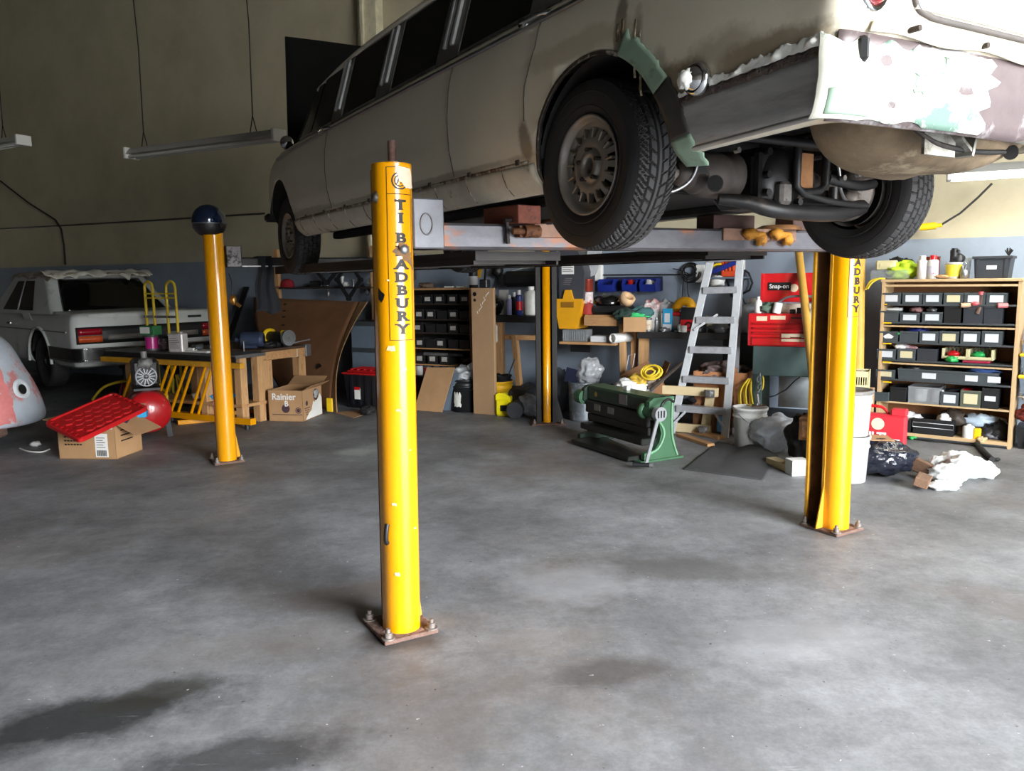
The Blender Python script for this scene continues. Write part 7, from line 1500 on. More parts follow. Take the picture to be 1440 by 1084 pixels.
# carton with yellow rope, junk behind the shear
t_,_=N(922,535,8.1); RCt=carton('rope_carton','torn open cardboard box behind the green shear with yellow rope','0' and .34,.30,.34,Wp(t_+.08,8.05,.15),WA+.5,card_dk,[('r',40,.2),('b',65,.22),('l',60,.16)]); RCt.rotation_euler=(0,-.5,WA+.45)
t_,z_=N(917,524,7.8); b=B(); b.tube(coil(.075,6,.02,.05,5,tilt=1.0,squash=.8),.010,6); solo('yellow_rope',b,ropey,'coil of yellow rope hung over the torn cardboard box','rope',Wp(t_,7.78,z_),WA)
t_,_=N(935,535,8.0); slab('dark_plank','dark thin plank leaning across the torn cardboard box','plank',[pt(915,549,7.72),pt(957,512,8.0),pt(959,508,8.0),pt(913,546,7.72)],.02,mat('dark_plank',(56,44,36),.7))
b=B(); b.lathe([(0,0),(.09,.0),(.08,.2),(.03,.42),(.025,.55),(0,.55)],(0,0,0),(0,0,1),22); solo('green_bottle',b,mat('dark_green_glass',(36,64,48),.3),'dark green bottle standing between the timber bench legs','bottle',Wp(N(895,530,8.15)[0],8.15,0),WA)
for k,(px,py,sx,sz,m_,nm,lb) in enumerate(((888,545,.16,.10,whitep,'scrap_paper','white scrap paper heap behind the shear beam'),(893,536,.10,.07,mat('ochre_cloth',(206,170,60),.8),'ochre_cloth','ochre cloth lying behind the shear'),(902,541,.16,.09,mat('mixed_scrap',(120,108,100),.8,var=.4,scale=20,alt=(200,190,180),alt_at=.6),'scrap_heap','heap of mixed scrap behind the green shear'))):
    t_,z_=N(px,py,7.75); crumple(nm,lb,nm.split('_')[-1],Wp(t_,7.72+.1*k,max(0,z_-sz)),(sx,.12,sz),m_,90+k*7,.3)
wallrun('thin_wire','thin tangled wire looping round the timber bench legs','wire',[(878,535),(884,500),(893,497),(889,520),(880,540)],.004,whitep,8.3)
# ================================================================== STEPLADDER
alu=mat('dull_aluminium',(204,208,212),.4,.25,var=.12,scale=10,alt=(150,150,150),alt_at=.66); alu_d=mat('worn_aluminium',(170,172,176),.45,.3,var=.2,scale=14)
fR,fL=G(1019,616),pt(944,604,7.86); fL.z=0; tL,tR=pt(999,366,8.18),pt(1041,364,8.18)
LD=thing('stepladder','aluminium stepladder standing in front of the dark wall bench','stepladder',(fL+fR)/2,0); lo=LD.location
for a_,c_ in ((fL,tL),(fR,tR)): b=B(); b.bar(a_-lo,c_-lo,.075,.03,up=WN,bev=.004); part('front_rail',b,alu,LD)
for k in range(5):
    u=.16+.17*k; p,q=fL.lerp(tL,u)-lo,fR.lerp(tR,u)-lo; b=B(); b.bar(p,q,.09,.022,bev=.003); b.bar(p+Vector((0,0,-.03))-WN*.04,q+Vector((0,0,-.03))-WN*.04,.01,.05); part('step',b,alu_d,LD)
b=B(); b.bar(tL-lo-WT*.02+WN*.05,tR-lo+WT*.02+WN*.05,.20,.035,bev=.006); part('top_cap',b,alu_d,LD)
for a_,c_,s in ((fL,tL,-1),(fR,tR,1)): b=B(); e=(a_+WN*.20+WT*.05*s); e.z=0; b.bar(e-lo,c_-lo+WN*.10,.035,.02,up=WN); part('rear_leg',b,alu_d,LD)
for k,(u,s) in enumerate(((.16,1),(.16,-1),(.67,-1))):
    p=fL.lerp(tL,u) if s<0 else fR.lerp(tR,u); q=fL.lerp(tL,u-.11) if s<0 else fR.lerp(tR,u-.11); m_=(fL.lerp(tL,u)+fR.lerp(tR,u))/2; b=B(); b.bar(p.lerp(m_,.55)-lo-WN*.03,q-lo-WN*.03,.022,.012,up=WN) if k<2 else b.bar(fL.lerp(tL,.60)-lo-WN*.03,fL.lerp(tL,.69).lerp(fR.lerp(tR,.69),.55)-lo-WN*.03,.022,.012,up=WN); part('step_brace',b,alu,LD)
# ================================================================== CRATE, WHEELED FRAME, CORDS
t0,t1,z0,z1=fit(978,515,1053,572,8.12); osb=mat('rough_crate_wood',(172,118,78),.8,var=.3,scale=6,alt=(112,72,48),alt_at=.58)
WC=thing('wooden_crate','rough wooden crate of scrap behind the stepladder','crate',Wp((t0+t1)/2,8.03,0),WA); w=t1-t0; h_=N(1015,522,8.12)[1]
b=B(); b.box(-w/2,w/2,0,.02,.22,h_,.003); b.box(-w/2,w/2,.38,.40,.22,h_); b.box(-w/2,-w/2+.02,0,.4,.22,h_); b.box(w/2-.02,w/2,0,.4,.22,h_); b.box(-w/2,w/2,0,.4,.20,.22); part('crate_body',b,osb,WC)
b=B(); b.box(-w/2,w/2,0,.4,0,.20,.004); part('crate_base',b,card_dk,WC)
crumple('scrap_pile','pile of metal scrap heaped in the wooden crate','scrap',Wp((t0+t1)/2,8.22,h_-.10),(w*.42,.15,.10),mat('scrap_mix',(96,80,76),.6,.2,var=.5,scale=30,alt=(176,170,166),alt_at=.62,bump=.5,bscale=40),101,.3)
slab('narrow_plank','narrow dark plank standing on end beside the stepladder','plank',[pt(1033,600,8.0),pt(1037,600,8.0),pt(1037,517,8.1),pt(1033,517,8.1)],.03,osb)
palew=mat('pale_planed_wood',(212,192,150),.65,var=.1,scale=5)
n_=7.93; o0=Wp(N(960,575,n_)[0],n_,0); WFm=thing('wheeled_frame','pale wooden frame with metal wheels stood on its side behind the stepladder','frame',o0,WA)
def wf(px,py): t,z=N(px,py,n_); return Vector((t-N(960,575,n_)[0],0,max(z,.05)))
for p_,q_,nm_ in (((905,546),(1010,552),'rail'),((945,600),(1000,606),'rail'),((998,552),(990,607),'stile'),((925,548),(932,600),'stile')):
    b=B(); b.bar(wf(*p_),wf(*q_),.09,.045,up=(0,1,0),bev=.004) if nm_=='rail' and False else b.bar(wf(*p_),wf(*q_),.045,.09,bev=.004) if nm_=='rail' else b.bar(wf(*p_)+Vector((0,.05,0)),wf(*q_)+Vector((0,.05,0)),.09,.04,up=(0,1,0),bev=.004); part(nm_,b,palew,WFm)
for px,py in ((999,553),(919,547),(990,605)):
    c=wf(px,py)+Vector((0,-.045,0)); b=B(); b.box(c.x-.05,c.x+.05,c.y+.01,c.y+.022,c.z-.04,c.z+.04,.002); b.cyl(c+Vector((0,.01,0)),c+Vector((0,-.03,0)),.035,.03,seg=16); b.cyl(c+Vector((-.02,-.045,.01)),c+Vector((.02,-.045,.01)),.035,seg=20); part('castor',b,mat('castor_steel',(170,170,172),.3,.8),WFm)
t0,t1,z0,z1=fit(1008,556,1019,578,7.95); b=B(); b.box(-.05,.05,0,.10,0,.16,.01); solo('blue_box',b,mat('sky_blue',(96,150,196),.5),'light blue box standing behind the stepladder foot','box',Wp((t0+t1)/2,8.0,.02),WA)
b=B(); b.blob((0,0,.08),(.16,.08,.08),20,12,.3,2.5,8,0.); solo('dark_motor',b,dsteel,'dark motor lying inside the pale wheeled frame','motor',Wp(N(968,572,8.02)[0],8.05,.30))
for k,(A_,Bq,w_,m_,lb) in enumerate(((G(948,602),G(1015,618),.10,timber_x,'upper pine board lying on the floor below the stepladder'),(G(955,613),G(1000,628),.08,timber_x,'lower pine board lying on the floor beside the rubber mat'))):
    dd=Bq-A_; b=B(); b.box(0,dd.length,-w_/2,w_/2,0,.03,.003); solo('pine_board',b,m_,lb,'board',A_+Vector((0,0,0 if k else .002)),math.atan2(dd.y,dd.x))
for k,(px,py,nn,lb) in enumerate(((1057,555,7.98,'yellow cord looped in a hank beside the green stand'),)):
    t_,z_=N(px,py,nn); b=B(); 
    for j in range(9):
        a=.06*math.sin(j*2.1); b.tube(wander([(-.02+a*.3,0,.16),(-.08+a,-.01*j,.05),(-.05+a*1.2,-.01*j,-.14),(.02+a,-.005*j,-.15),(.04+a*.4,0,.02),(.03,0,.20)]),.008,6)
    b.tube(wander([(.02,0,.2),(.09,-.02,.05),(.11,0,.17),(.04,0,.28)]),.008,6); solo('yellow_cable',b,ropey,lb,'cord',Wp(t_,nn,z_))
# ================================================================== MAT, BUCKETS, BAGS ON THE FLOOR
MT=[(962,660),(1008,622),(1040,620),(1068,634),(1092,648),(1083,664),(1072,675),(1010,671),(1014,665)]
mp_=[G(x,y) for x,y in MT]; oc_=sum(mp_,Vector())/len(mp_); b=B()
A_,B_,C_,D_=G(960,660),G(1074,676),G(1094,642),G(1010,621)
def fm(u,v):
    p=A_.lerp(B_,u).lerp(D_.lerp(C_,u),v); z=.006+.05*max(0,math.sin(PI*min(1,max(0,(u-.35)/.65))))*v**1.2+.015*noise.noise(Vector((u*4,v*4,0)))*v
    if u>.97: z+=0
    return p-oc_+Vector((0,0,max(z,.006)))
b.grid(fm,30,20,thick=(0,0,.006)); solo('rubber_mat',b,mat('grey_rubber',(66,66,68),.8,var=.15,scale=6),'black rubber mat lying rumpled on the floor before the stepladder','mat',oc_)
wtr=mat('bucket_white',(222,222,218),.45,var=.05)
bucket('white_bucket','white bucket with wire handle half hidden by the plastic bag',.155,.38,G(1060,632)+Vector((0,.14,0)),wtr,lid=None,rot=.6)
b=B(); b.box(-.02,.16,-.05,.05,0,.012,.002); o=solo('shiny_strip',b,chrome,'shiny metal strip lying across the white bucket','strip',G(1060,632)+Vector((-.02,.10,.386)),.5)
crumple('plastic_bag','cloudy clear plastic bag of rubbish leaning on the white bucket','plastic bag',G(1100,640)+Vector((0,.18,0)),(.21,.18,.17),film,111,.22,2.0)
crumple('plastic_bag','smaller knotted clear plastic bag beside the large cloudy one','plastic bag',G(1120,636)+Vector((.07,.26,0)),(.13,.12,.13),film,117,.2)
A_,Bq=G(1084,652),G(1112,663); dd=Bq-A_; b=B(); b.box(0,dd.length,-.05,.05,0,.06,.003); solo('timber_offcut',b,palew,'pale timber offcut on the floor beside the white carton','timber',A_,math.atan2(dd.y,dd.x))
p=G(1126,670); b=B(); b.box(-.075,.075,-.06,.06,0,.125,.003); b.box(-.001,.001,-.062,-.06,0,.125); solo('white_box',b,whitep,'small white box alone on the floor before the near channel post','box',p+Vector((0,.08,0)),.15)
# ================================================================== TOOL CHEST ON GREEN STAND
ntc=7.95; t0,t1,z0,z1=fit(1055,440,1158,489,ntc); w=t1-t0; zc0=N(1100,487,ntc)[1]; zc1=N(1100,441,ntc)[1]; hc=zc1-zc0
GS=thing('green_stand','dark green steel stand under the red tool chest','stand',Wp((t0+t1)/2,ntc,0),WA); gs=mat('stand_green',(66,84,82),.5,var=.15,scale=5,alt=(90,106,104),alt_at=.7); zr=N(1100,529,ntc)[1]
b=B(); b.box(-w/2+.03,w/2,.0,.55,zr,zc0-.001,.006); part('apron',b,gs,GS)
for x in (-w/2+.03,w/2-.09): 
    b=B(); b.box(x,x+.09,.0,.06,0,zr,.004); b.box(x,x+.09,.48,.54,0,zr,.004); part('leg',b,gs,GS)
b=B(); b.box(-w/2+.05,w/2-.03,.02,.53,.20,.23,.003); part('lower_shelf',b,dsteel,GS)
b=B(); b.box(-w/2+.22,w/2-.05,.42,.44,.26,zr-.02); solo('white_board',b,mat('grey_white_panel',(186,194,198),.5),'white panel standing on the shelf inside the green stand','board',Wp((t0+t1)/2,ntc,0),WA)
P=[(1075,560),(1090,556),(1105,548),(1118,535),(1125,530)]; wallrun('dark_lead','thin dark lead hanging across the white panel in the green stand','lead',P,.006,cab_m,ntc+.05)
b=B()
for j in range(5): b.tube([(.008*((j*7)%3-1)+.016*math.cos(q)*(j%2),.016*math.cos(q)*(1-j%2),.04+.04*j+.026*math.sin(q)) for q in [2*PI*k/10 for k in range(10)]],.006,5,closed=True)
b.cyl((0,0,-.12),(-.02,0,.02),.018); solo('chain_hook',b,steel,'steel chain and hook hanging inside the green stand leg','chain',Wp(N(1068,545,ntc-.05)[0],ntc-.06,N(1068,555,ntc)[1]))
TCH=thing('tool_chest','red enamel tool chest with raised lid on the green stand','tool chest',Wp((t0+t1)/2,ntc-.02,zc0),WA)
b=B(); b.box(-w/2-.02,w/2+.02,0,.42,0,hc,.008); part('chest_body',b,redm,TCH)
dr=[(.0,.30,-1,1),(.32,.46,-1,1),(.48,.60,-1,1),(.62,.74,-1,-.02),(.62,.74,.02,1)]
for a_,c_,xa,xb_ in dr:
    b=B(); b.box(xa*(w/2-.02),xb_*(w/2-.02),-.018,.0,hc*a_+.012,hc*c_-.004,.005); d_=part('drawer',b,redm,TCH)
    b=B(); b.box(xa*(w/2-.03),xb_*(w/2-.03),-.028,-.016,hc*c_-.018,hc*c_-.006,.003); part('drawer_pull',b,mat('pull_red',(160,26,30),.35,coat=.4),d_)
b=B(); b.box(-w/2+.30,-w/2+.56,-.0205,-.018,.05,.13); b.box(-w/2+.06,-w/2+.16,-.003,0,hc*.78,hc*.92); b.box(-w/2+.19,-w/2+.33,-.003,0,hc*.82,hc*.94); part('sticker',b,paper,TCH,'worn paper sticker'); b=B(); b.box(-w/2+.38,-w/2+.48,-.022,-.0205,.085,.095); b.box(-w/2+.38,-w/2+.62,-.004,0,hc*.86,hc*.895); part('maker_strip',b,blk,TCH)
zl0=N(1110,425,ntc+.3)[1]-zc0; zl1=N(1110,384,ntc+.35)[1]-zc0; xl0=N(1071,405,ntc+.33)[0]-(t0+t1)/2
b=B(); b.box(xl0,xl0+w-.10,.36,.40,zl0,zl1,.006); b.box(xl0-.0,xl0+.02,.30,.36,zl0,zl1); lid_=part('lid',b,redm,TCH)
b=B(); b.box(xl0+.06,xl0+.28,.350,.36,zl1-.17,zl1-.09); part('badge_plate',b,blk,lid_); b=B(); letters(b,'Snap-on',.058,(xl0+.17,.349,zl1-.13),(1,0,0),(0,0,1),(0,-1,0),bold=.001); part('badge_lettering',b,whitep,lid_,'white lettering Snap-on')
b=B(); b.lathe([(0,.004),(.04,.004)],(xl0+.31,.36,zl0+.14),(0,-1,0),18); part('round_sticker',b,paper,lid_); b=B(); b.box(xl0+.62,xl0+.70,.352,.36,zl0+.13,zl0+.19); b.box(xl0+.66,xl0+.68,.345,.35,zl0+.02,zl0+.12); part('lid_sticker',b,labelm,lid_)
b=B(); b.box(-w/2+.14,w/2,.20,.34,hc,zl0-.01,.004); part('lid_liner',b,mat('beige_liner',(206,196,176),.7),TCH)
b=B(); b.tube(wander([(-w/2+.2,.1,hc+.06),(-w/2+.35,.1,hc+.16),(-w/2+.7,.1,hc+.155),(w/2-.2,.1,hc+.16)]),.012,6); part('lid_rod',b,steel,TCH)
for k in range(9): 
    x=-w/2+.36+k*.065; b=B(); b.box(x,x+.05,.03,.09,hc,hc+.04+.015*(k%2),.003); solo('socket_case',b,dsteel if k%2 else black,'small dark tool in the row along the open tool chest top','tool',Wp((t0+t1)/2,ntc-.02,zc0+.001),WA,'small dark tools along the tool chest top')
bottle('white_bottle','white flat bottle hung on the tool chest corner beside the yellow pole',.05,.34,Wp(N(1143,470,ntc-.12)[0],ntc-.13,zc0+.08),white,white,.35,cat='bottle')
bottle('pale_jug','pale translucent jug standing behind the tool chest end',.10,.36,Wp(N(1052,470,8.35)[0],8.52,N(980,468,8.35)[1]+.001),mat('translucent_jug',(170,176,182),.4),white,.3,cat='jug')
bottle('white_spray_bottle','white spray bottle standing at the tool chest corner by the wall',.035,.16,Wp((t0+t1)/2-w/2+.05,ntc+.12,zc1+.001),white,white,.4)
b=B(); b.blob((0,0,.05),(.09,.06,.05),18,10,.35,3,4,0.); solo('green_cloth',b,mat('sage_cloth',(96,116,100),.9),'sage green cloth on the tool chest corner','cloth',Wp((t0+t1)/2-w/2+.16,ntc+.14,zc1+.001))
b=B(); b.cyl((0,0,0),(.02,0,.10),.04,seg=16); solo('white_cup',b,whitep,'white cup leaning in the open tool chest','cup',Wp((t0+t1)/2-w/2+.23,ntc+.06,zc1+.001))
# ================================================================== YELLOW POLES, PIPE STUBS, BASKET
pole_m=mat('aged_yellow_pipe',(206,160,72),.45,var=.15,scale=4,alt=(170,124,60),alt_at=.68)
def pole(label,x0,y0,n0,x1,y1,n1,r,z0=None):
    p,q=pt(x0,y0,n0),pt(x1,y1,n1); 
    if z0 is not None: p.z=z0
    b=B(); b.cyl((0,0,0),q-p,r,seg=22); solo('yellow_pole',b,pole_m,label,'pole',p)
pole('slim yellow pole leaning back to the wall across the tool chest',1149,578,6.9,1117,300,9.0,.038)
pole('yellow pole leaning just behind the near channel post',1152,580,6.95,1170,340,8.9,.045)
pole('thick yellow pipe standing beside the tall bin shelf',1205,522,8.2,1208,340,8.9,.062)
b=B(); b.box(-.09,.09,-.09,.09,0,.012); 
for a in range(4): c_,s_=((1,0),(0,1),(-1,0),(0,-1))[a]; b.box(*( (.078*c_-.012,.078*c_+.012,-.09,.09) if c_ else (-.09,.09,.078*s_-.012,.078*s_+.012)),0,.30)
t_,z_=N(1143,600,6.9); o=solo('steel_box_tube',b,brownsteel,'short rusty square tube lying open ended at the foot of the yellow poles','steel tube',Wp(t_,6.75,z_),WA); o.rotation_euler=(-PI/2,0,WA)
crumple('dark_heap','dark heap of hoses on the floor beside the near channel post','heap',G(1146,664)+Vector((.02,.28,0)),(.13,.2,.22),blackr,131,.3,2.6)
BS=thing('plastic_basket','cream slotted basket of small parts beside the near channel post','basket',Wp(N(1205,545,7.6)[0],7.6,N(1205,547,7.6)[1]),WA); b=B(); w_=.20;h2=.17
b.box(-w_,.10,-.1,.12,0,.01); b.box(-w_,.10,-.1,-.094,0,.05); b.box(-w_,.10,-.1,-.094,.12,h2)
for k in range(16): b.box(-w_+.002+k*.0187,-w_+.010+k*.0187,-.1,-.094,.05,.12)
b.box(-w_,.10,.114,.12,0,h2); b.box(-w_,-w_+.006,-.1,.12,0,h2); b.box(.094,.1,-.1,.12,0,h2); part('basket_body',b,cream_p,BS)
b=B(); b.blob((-.05,.01,.12),(.12,.08,.05),18,10,.35,4,3); solo('small_parts',b,mat('brown_parts',(120,96,80),.6,.3,scale=30,alt=(170,150,130)),'small brown parts heaped in the cream basket','parts',BS.location+Vector((0,0,.0)),WA,None,'stuff')
t0,t1,z0,z1=fit(1186,548,1217,580,7.55); WBx=thing('wooden_stand','tan wooden box supporting the cream basket','wooden box',Wp((t0+t1)/2,7.5,0),WA); b=B(); b.box(-.26,.15,-.02,.30,0,BS.location.z-.002,.006); part('box_body',b,card,WBx)
# stacked white buckets
wp=G(1200,682)+Vector((.02,.17,0)); bucket('white_bucket','lower white bucket of the stack beside the near channel post',.155,.36,wp,wtr,handle=True,rot=.9,hm=wtr)
bucket('white_bucket','upper white bucket nested on top of the stack with grey lid',.158,.34,wp+Vector((0,0,.365)),wtr,lid=mat('grey_lid',(120,116,112),.5),handle=False)
# red power tool case
p=G(1240,640); RCs=thing('tool_case','red power tool case standing behind the black rubbish bag','tool case',Wp(N(1233,622,7.15)[0],7.15,0),WA-.12); zz0=.19; hh_=.31
b=B(); b.box(-.22,.22,-.05,.07,0,zz0,.01); part('dark_base',b,black,RCs)
b=B(); b.box(-.22,.22,-.055,.055,zz0,zz0+hh_-.05,.018); b.box(-.22,-.12,-.05,.05,zz0+hh_-.06,zz0+hh_-.01,.01); b.box(.10,.22,-.05,.05,zz0+hh_-.06,zz0+hh_,.01); part('case_shell',b,mat('case_red',(196,46,58),.42,var=.1,alt=(214,120,124),alt_at=.68,scale=8),RCs)
b=B(); b.tube(wander([(-.16,0,zz0+hh_-.05),(-.15,0,zz0+hh_),(.02,0,zz0+hh_+.005),(.08,0,zz0+hh_-.05)]),.013,8); part('handle',b,redm,RCs)
b=B(); letters(b,'HILTI',.085,(-.02,-.057,zz0+.075),(1,0,0),(0,0,1),(0,-1,0),bold=.004); b.box(.09,.18,-.058,-.055,zz0+.05,zz0+.062); part('lettering',b,whitep,RCs,'white block lettering'); b=B(); b.lathe([(0,.002),(.05,.002)],(.01,-.056,zz0+.18),(0,-1,0),20); part('round_sticker',b,paper,RCs); b=B(); b.prism([(-.20,.18),(-.07,.22),(-.11,.14),(-.20,.13)],(0,-.057,zz0),(1,0,0),(0,0,1),(0,-1,0),.002); part('torn_label',b,whitep,RCs)
crumple('rubbish_bag','full black rubbish bag on the floor beside the white buckets','rubbish bag',G(1250,676)+Vector((.02,.20,0)),(.235,.2,.145),mat('black_film',(30,33,44),.22,var=.2,bump=.8,bscale=16,coat=.3),141,.12,2.2,ridge=.55,seg=60)
slab('cardboard_piece','cardboard piece lying on top of the black rubbish bag','cardboard',[G(1250,676)+Vector(v) for v in ((-.08,.17,.285),(.10,.14,.28),(.12,.32,.29),(-.06,.34,.295))],.006,card)
for k,(px,py,sx,sy,sz,rx,lb) in enumerate(((1301,674,.055,.14,.10,.25,'brown splintered wood scrap beside the white cloth'),(1297,688,.05,.10,.07,-.3,'wood offcut lying nearest the camera by the white cloth'),(1292,662,.07,.05,.02,.1,'flat brown wood chip behind the splintered scrap'))):
    b=B(); b.box(-sx,sx,-sy,sy,0,sz,.006); o=solo('wood_scrap',b,mat('scrap_wood',(120,92,72),.85,var=.3,scale=10,stretch=(6,1,6)),lb,'wood scrap',G(px,py)+Vector((0,.02,.03)),rx); o.rotation_euler=(.22 if k==0 else .0,.25 if k<2 else 0,rx*2)
b=B()
for (px,py,sx,sy,sz,sd) in ((1335,680,.15,.13,.10,3),(1362,672,.17,.14,.12,9),(1385,672,.11,.12,.09,14),(1345,664,.14,.12,.12,19),(1322,664,.08,.08,.09,23),(1330,690,.12,.07,.05,29)):
    g=G(px,py)-G(1352,682)
    def fn(u,v,sx=sx,sy=sy,sz=sz,sd=sd,g=g):
        a=2*PI*u; t=PI*(v-.5); d=Vector((math.cos(a)*math.cos(t),math.sin(a)*math.cos(t),math.sin(t))); k=.88+.3*noise.noise(d*2.2+Vector((sd,0,0)))+.22*(.5-abs(noise.noise(d*4+Vector((0,sd,0)))))
        return (g.x+sx*d.x*k,g.y+sy*d.y*k+.03,max(.002,sz*.82*(.8+d.z*k)))
    b.grid(fn,34,18,closed_u=True)
solo('white_cloth',b,mat('white_cotton',(230,236,234),.85,var=.05,bump=.3,bscale=14),'crumpled white cloth lying alone on the floor by the wood scraps','cloth',G(1352,682))
wp_=[G(1374,628),G(1384,640),G(1395,650)]; b=B(); b.tube([p-wp_[0]+Vector((0,0,.025)) for p in wander(wp_)],.024,8); b.blob(G(1397,649)-wp_[0]+Vector((.03,0,.02)),(.03,.02,.015),10,6,.1); solo('black_hose',b,blackr,'short black hose lying on the floor under the tall bin shelf','hose',wp_[0])
# ================================================================== TALL BIN SHELF
S0,S1=G(1230,612),G(1421,632); SDv=(S1-S0); SDv.z=0; SW=SDv.length; SDv.normalize(); SA_=math.atan2(SDv.y,SDv.x); SN=Vector((-SDv.y,SDv.x,0)); SD_=.36
def sf(px,py,off=0.):
    d=ray(px,py); p0=S0+SN*off; k=p0.dot(SN)/d.dot(SN); p=d*k; return (p-p0).dot(SDv),H+d.z*k
ZTp=sf(1326,396)[1]
TS=thing('bin_shelf','tall tan wooden shelf unit full of dark bins against the grey wall','shelf unit',S0,SA_); ply=mat('tan_plywood',(196,166,124),.6,var=.08,scale=4)
b=B(); b.box(0,.03,0,SD_,0,ZTp,.002); part('side_board',b,ply,TS); b=B(); b.box(SW-.03,SW,0,SD_,0,ZTp,.002); part('side_board',b,ply,TS)
b=B(); b.box(.03,SW-.03,SD_-.015,SD_,0,ZTp); part('back_board',b,card_dk,TS)
b=B(); b.box(-.01,SW+.01,-.01,SD_,ZTp,ZTp+.025,.003); part('top_board',b,ply,TS); b=B(); b.box(.03,SW-.03,0,SD_-.02,.02,.06,.002); part('bottom_board',b,ply,TS)
for y_ in (408,): b=B(); z_=ZTp-.045; b.box(.03,SW-.03,.0,.02,z_,z_+.02); part('face_strip',b,ply,TS)
LV={}
for nm_,py,m_ in (('r1',428,dkgrey),('r2',454,dkgrey),('s2',459,ply),('r3',483,dkgrey),('r4',509,dkgrey),('s4',513,ply),('r5',537,dkgrey),('s6',570,ply),('r7',618,dkgrey)):
    z_=sf(1326,py)[1]; LV[nm_]=z_; b=B(); b.box(.032,SW-.032,-.004 if m_ is dkgrey else 0,SD_-.02,z_-.016,z_,.002); part('shelf_board',b,m_,TS)
for py in (428,454,483,509,537):
    for px,m_ in ((1246,yellow),): 
        s_,z_=sf(px,py); b=B(); b.box(s_-.03 if py!=428 else s_-.012,s_+.05 if py!=428 else s_+.012,-.006,-.003,LV['r1']*0+z_-.010+.005,z_+.006) ; part('yellow_tag',b,yellow,TS)
dkb=mat('slate_bin',(66,73,76),.5,var=.1); dkb2=mat('charcoal_bin',(48,52,58),.5,var=.12); GRP='dark parts bins in the tall tan shelf'
lab2=mat('bright_label',(206,212,216),.7,var=.06); lab3=mat('yellowed_label',(206,198,160),.7,var=.08)
def sbin(label,x0,x1,yt,lv,m,lab=None,d=.30,h=None,lw=.66,lh=.75,name='parts_bin',off=.0):
    a,c=sf(x0,440)[0],sf(x1,440)[0]; z_=LV[lv]; hh=h or (sf((x0+x1)/2,yt)[1]-z_); p=S0+SDv*((a+c)/2)+SN*(off+.006); p.z=z_+.001
    return bin_(name,label,(c-a)*.97,d,hh,p,SA_,m,lab,'bin',GRP,.97,lw,lh)
ordw=('at the yellow pole end','second from the yellow pole','third from the yellow pole','third from the tote end','second from the tote end','at the tote end')
for k,(x0,x1,lb) in enumerate(((1239,1266,lab2),(1267,1296,lab2),(1296,1324,lab2),(1325,1354,lab3),(1354,1385,lab2),(1385,1415,lab2))): sbin('labelled slate bin on the topmost row of the tan shelf, '+ordw[k],x0,x1,412,'r1',dkb,lb)
for k,(x0,x1,yt,m_,lb,tx) in enumerate(((1236,1264,437,dkb,None,'slate bin with papers, second row, at the yellow pole end'),(1265,1294,440,dkb,lab2,'white labelled slate bin, second row, beside the one with papers'),(1296,1326,439,dkb,lab2,'white labelled slate bin, second row, beside the ribbed black box'),(1327,1352,431,black,None,'small ribbed black box on the second row of the tan shelf'),(1354,1383,431,dkb2,None,'tall charcoal box with clamp on top, second row'),(1383,1410,431,dkb2,None,'tall charcoal box on the second row at the tote end'))): sbin(tx,x0,x1,yt,'r2',m_,lb)
for k,(x0,x1,lb) in enumerate(((1237,1265,None),(1266,1293,None),(1294,1322,lab2),(1322,1351,lab3),(1352,1381,lab2),(1382,1412,lab2))): 
    t=sbin('slate bin on the third row of the tan shelf, '+ordw[k],x0,x1,466,'r3',dkb,lb)
    if k==0: b=B(); b.prism([(-.05,.03),(0,.06),(.05,.03),(.03,.01),(-.03,.01)],(0,-.004,.02),(1,0,0),(0,0,1),(0,-1,0),.002); part('badge_label',b,labelm,t); b=B(); b.box(.08,.10,-.006,-.003,.07,.09); part('green_dot',b,greenp,t)
for k,(x0,x1,lb,m_) in enumerate(((1235,1263,lab2,dkb),(1264,1291,lab3,dkb),(1292,1321,None,dkb2))): sbin(('slate bin with white label on the fourth row, at the yellow pole end','slate bin with torn label and tube on top, fourth row','unlabelled charcoal bin on the fourth row beside the cream basket')[k],x0,x1,491,'r4',m_,lb)
sbin('short labelled slate bin on the fifth row, at the yellow pole end',1235,1263,520,'r5',dkb,lab3)
t=sbin('long slate drawer with three labels on the fifth row',1264,1412,522,'r5',dkb,None); 
for px,w_ in ((1306,.10),(1366,.085),(1398,.085)): s_=sf(px,530)[0]-(sf(1264,440)[0]+sf(1412,440)[0])/2; b=B(); b.box(s_-w_/2*1.2,s_+w_/2*1.2,-.0035,-.0005,.02,.075); part('label_card',b,lab2,t)
sbin('plain charcoal bin on the sixth row, at the yellow pole end',1234,1257,551,'s6',dkb,None,off=-.05); sbin('ribbed black box with yellow latch on the sixth row',1257,1281,545,'s6',black,None)
sbin('clear plastic tub of white pots on the sixth row',1282,1329,545,'s6',clearp,None,name='clear_tub'); sbin('labelled slate bin with blades on top, sixth row',1329,1356,552,'s6',dkb,lab2); sbin('olive grey bin with torn label on the sixth row',1357,1388,550,'s6',mat('olive_bin',(86,92,80),.5),lab3); sbin('black box with small white label on the sixth row, at the tote end',1388,1413,547,'s6',black,lab2,lh=.3)
for k,px in enumerate((1291,1318)): b=B(); b.lathe([(0,0),(.055,0),(.06,.12),(0,.12)],(0,0,0),(0,0,1),18); p=S0+SDv*sf(px,560)[0]+SN*.12; p.z=LV['s6']+.012; solo('white_pot',b,whitep,('taller white pot inside the clear tub, nearer the ribbed box','white pot inside the clear tub, nearer the labelled bin')[k],'pot',p)
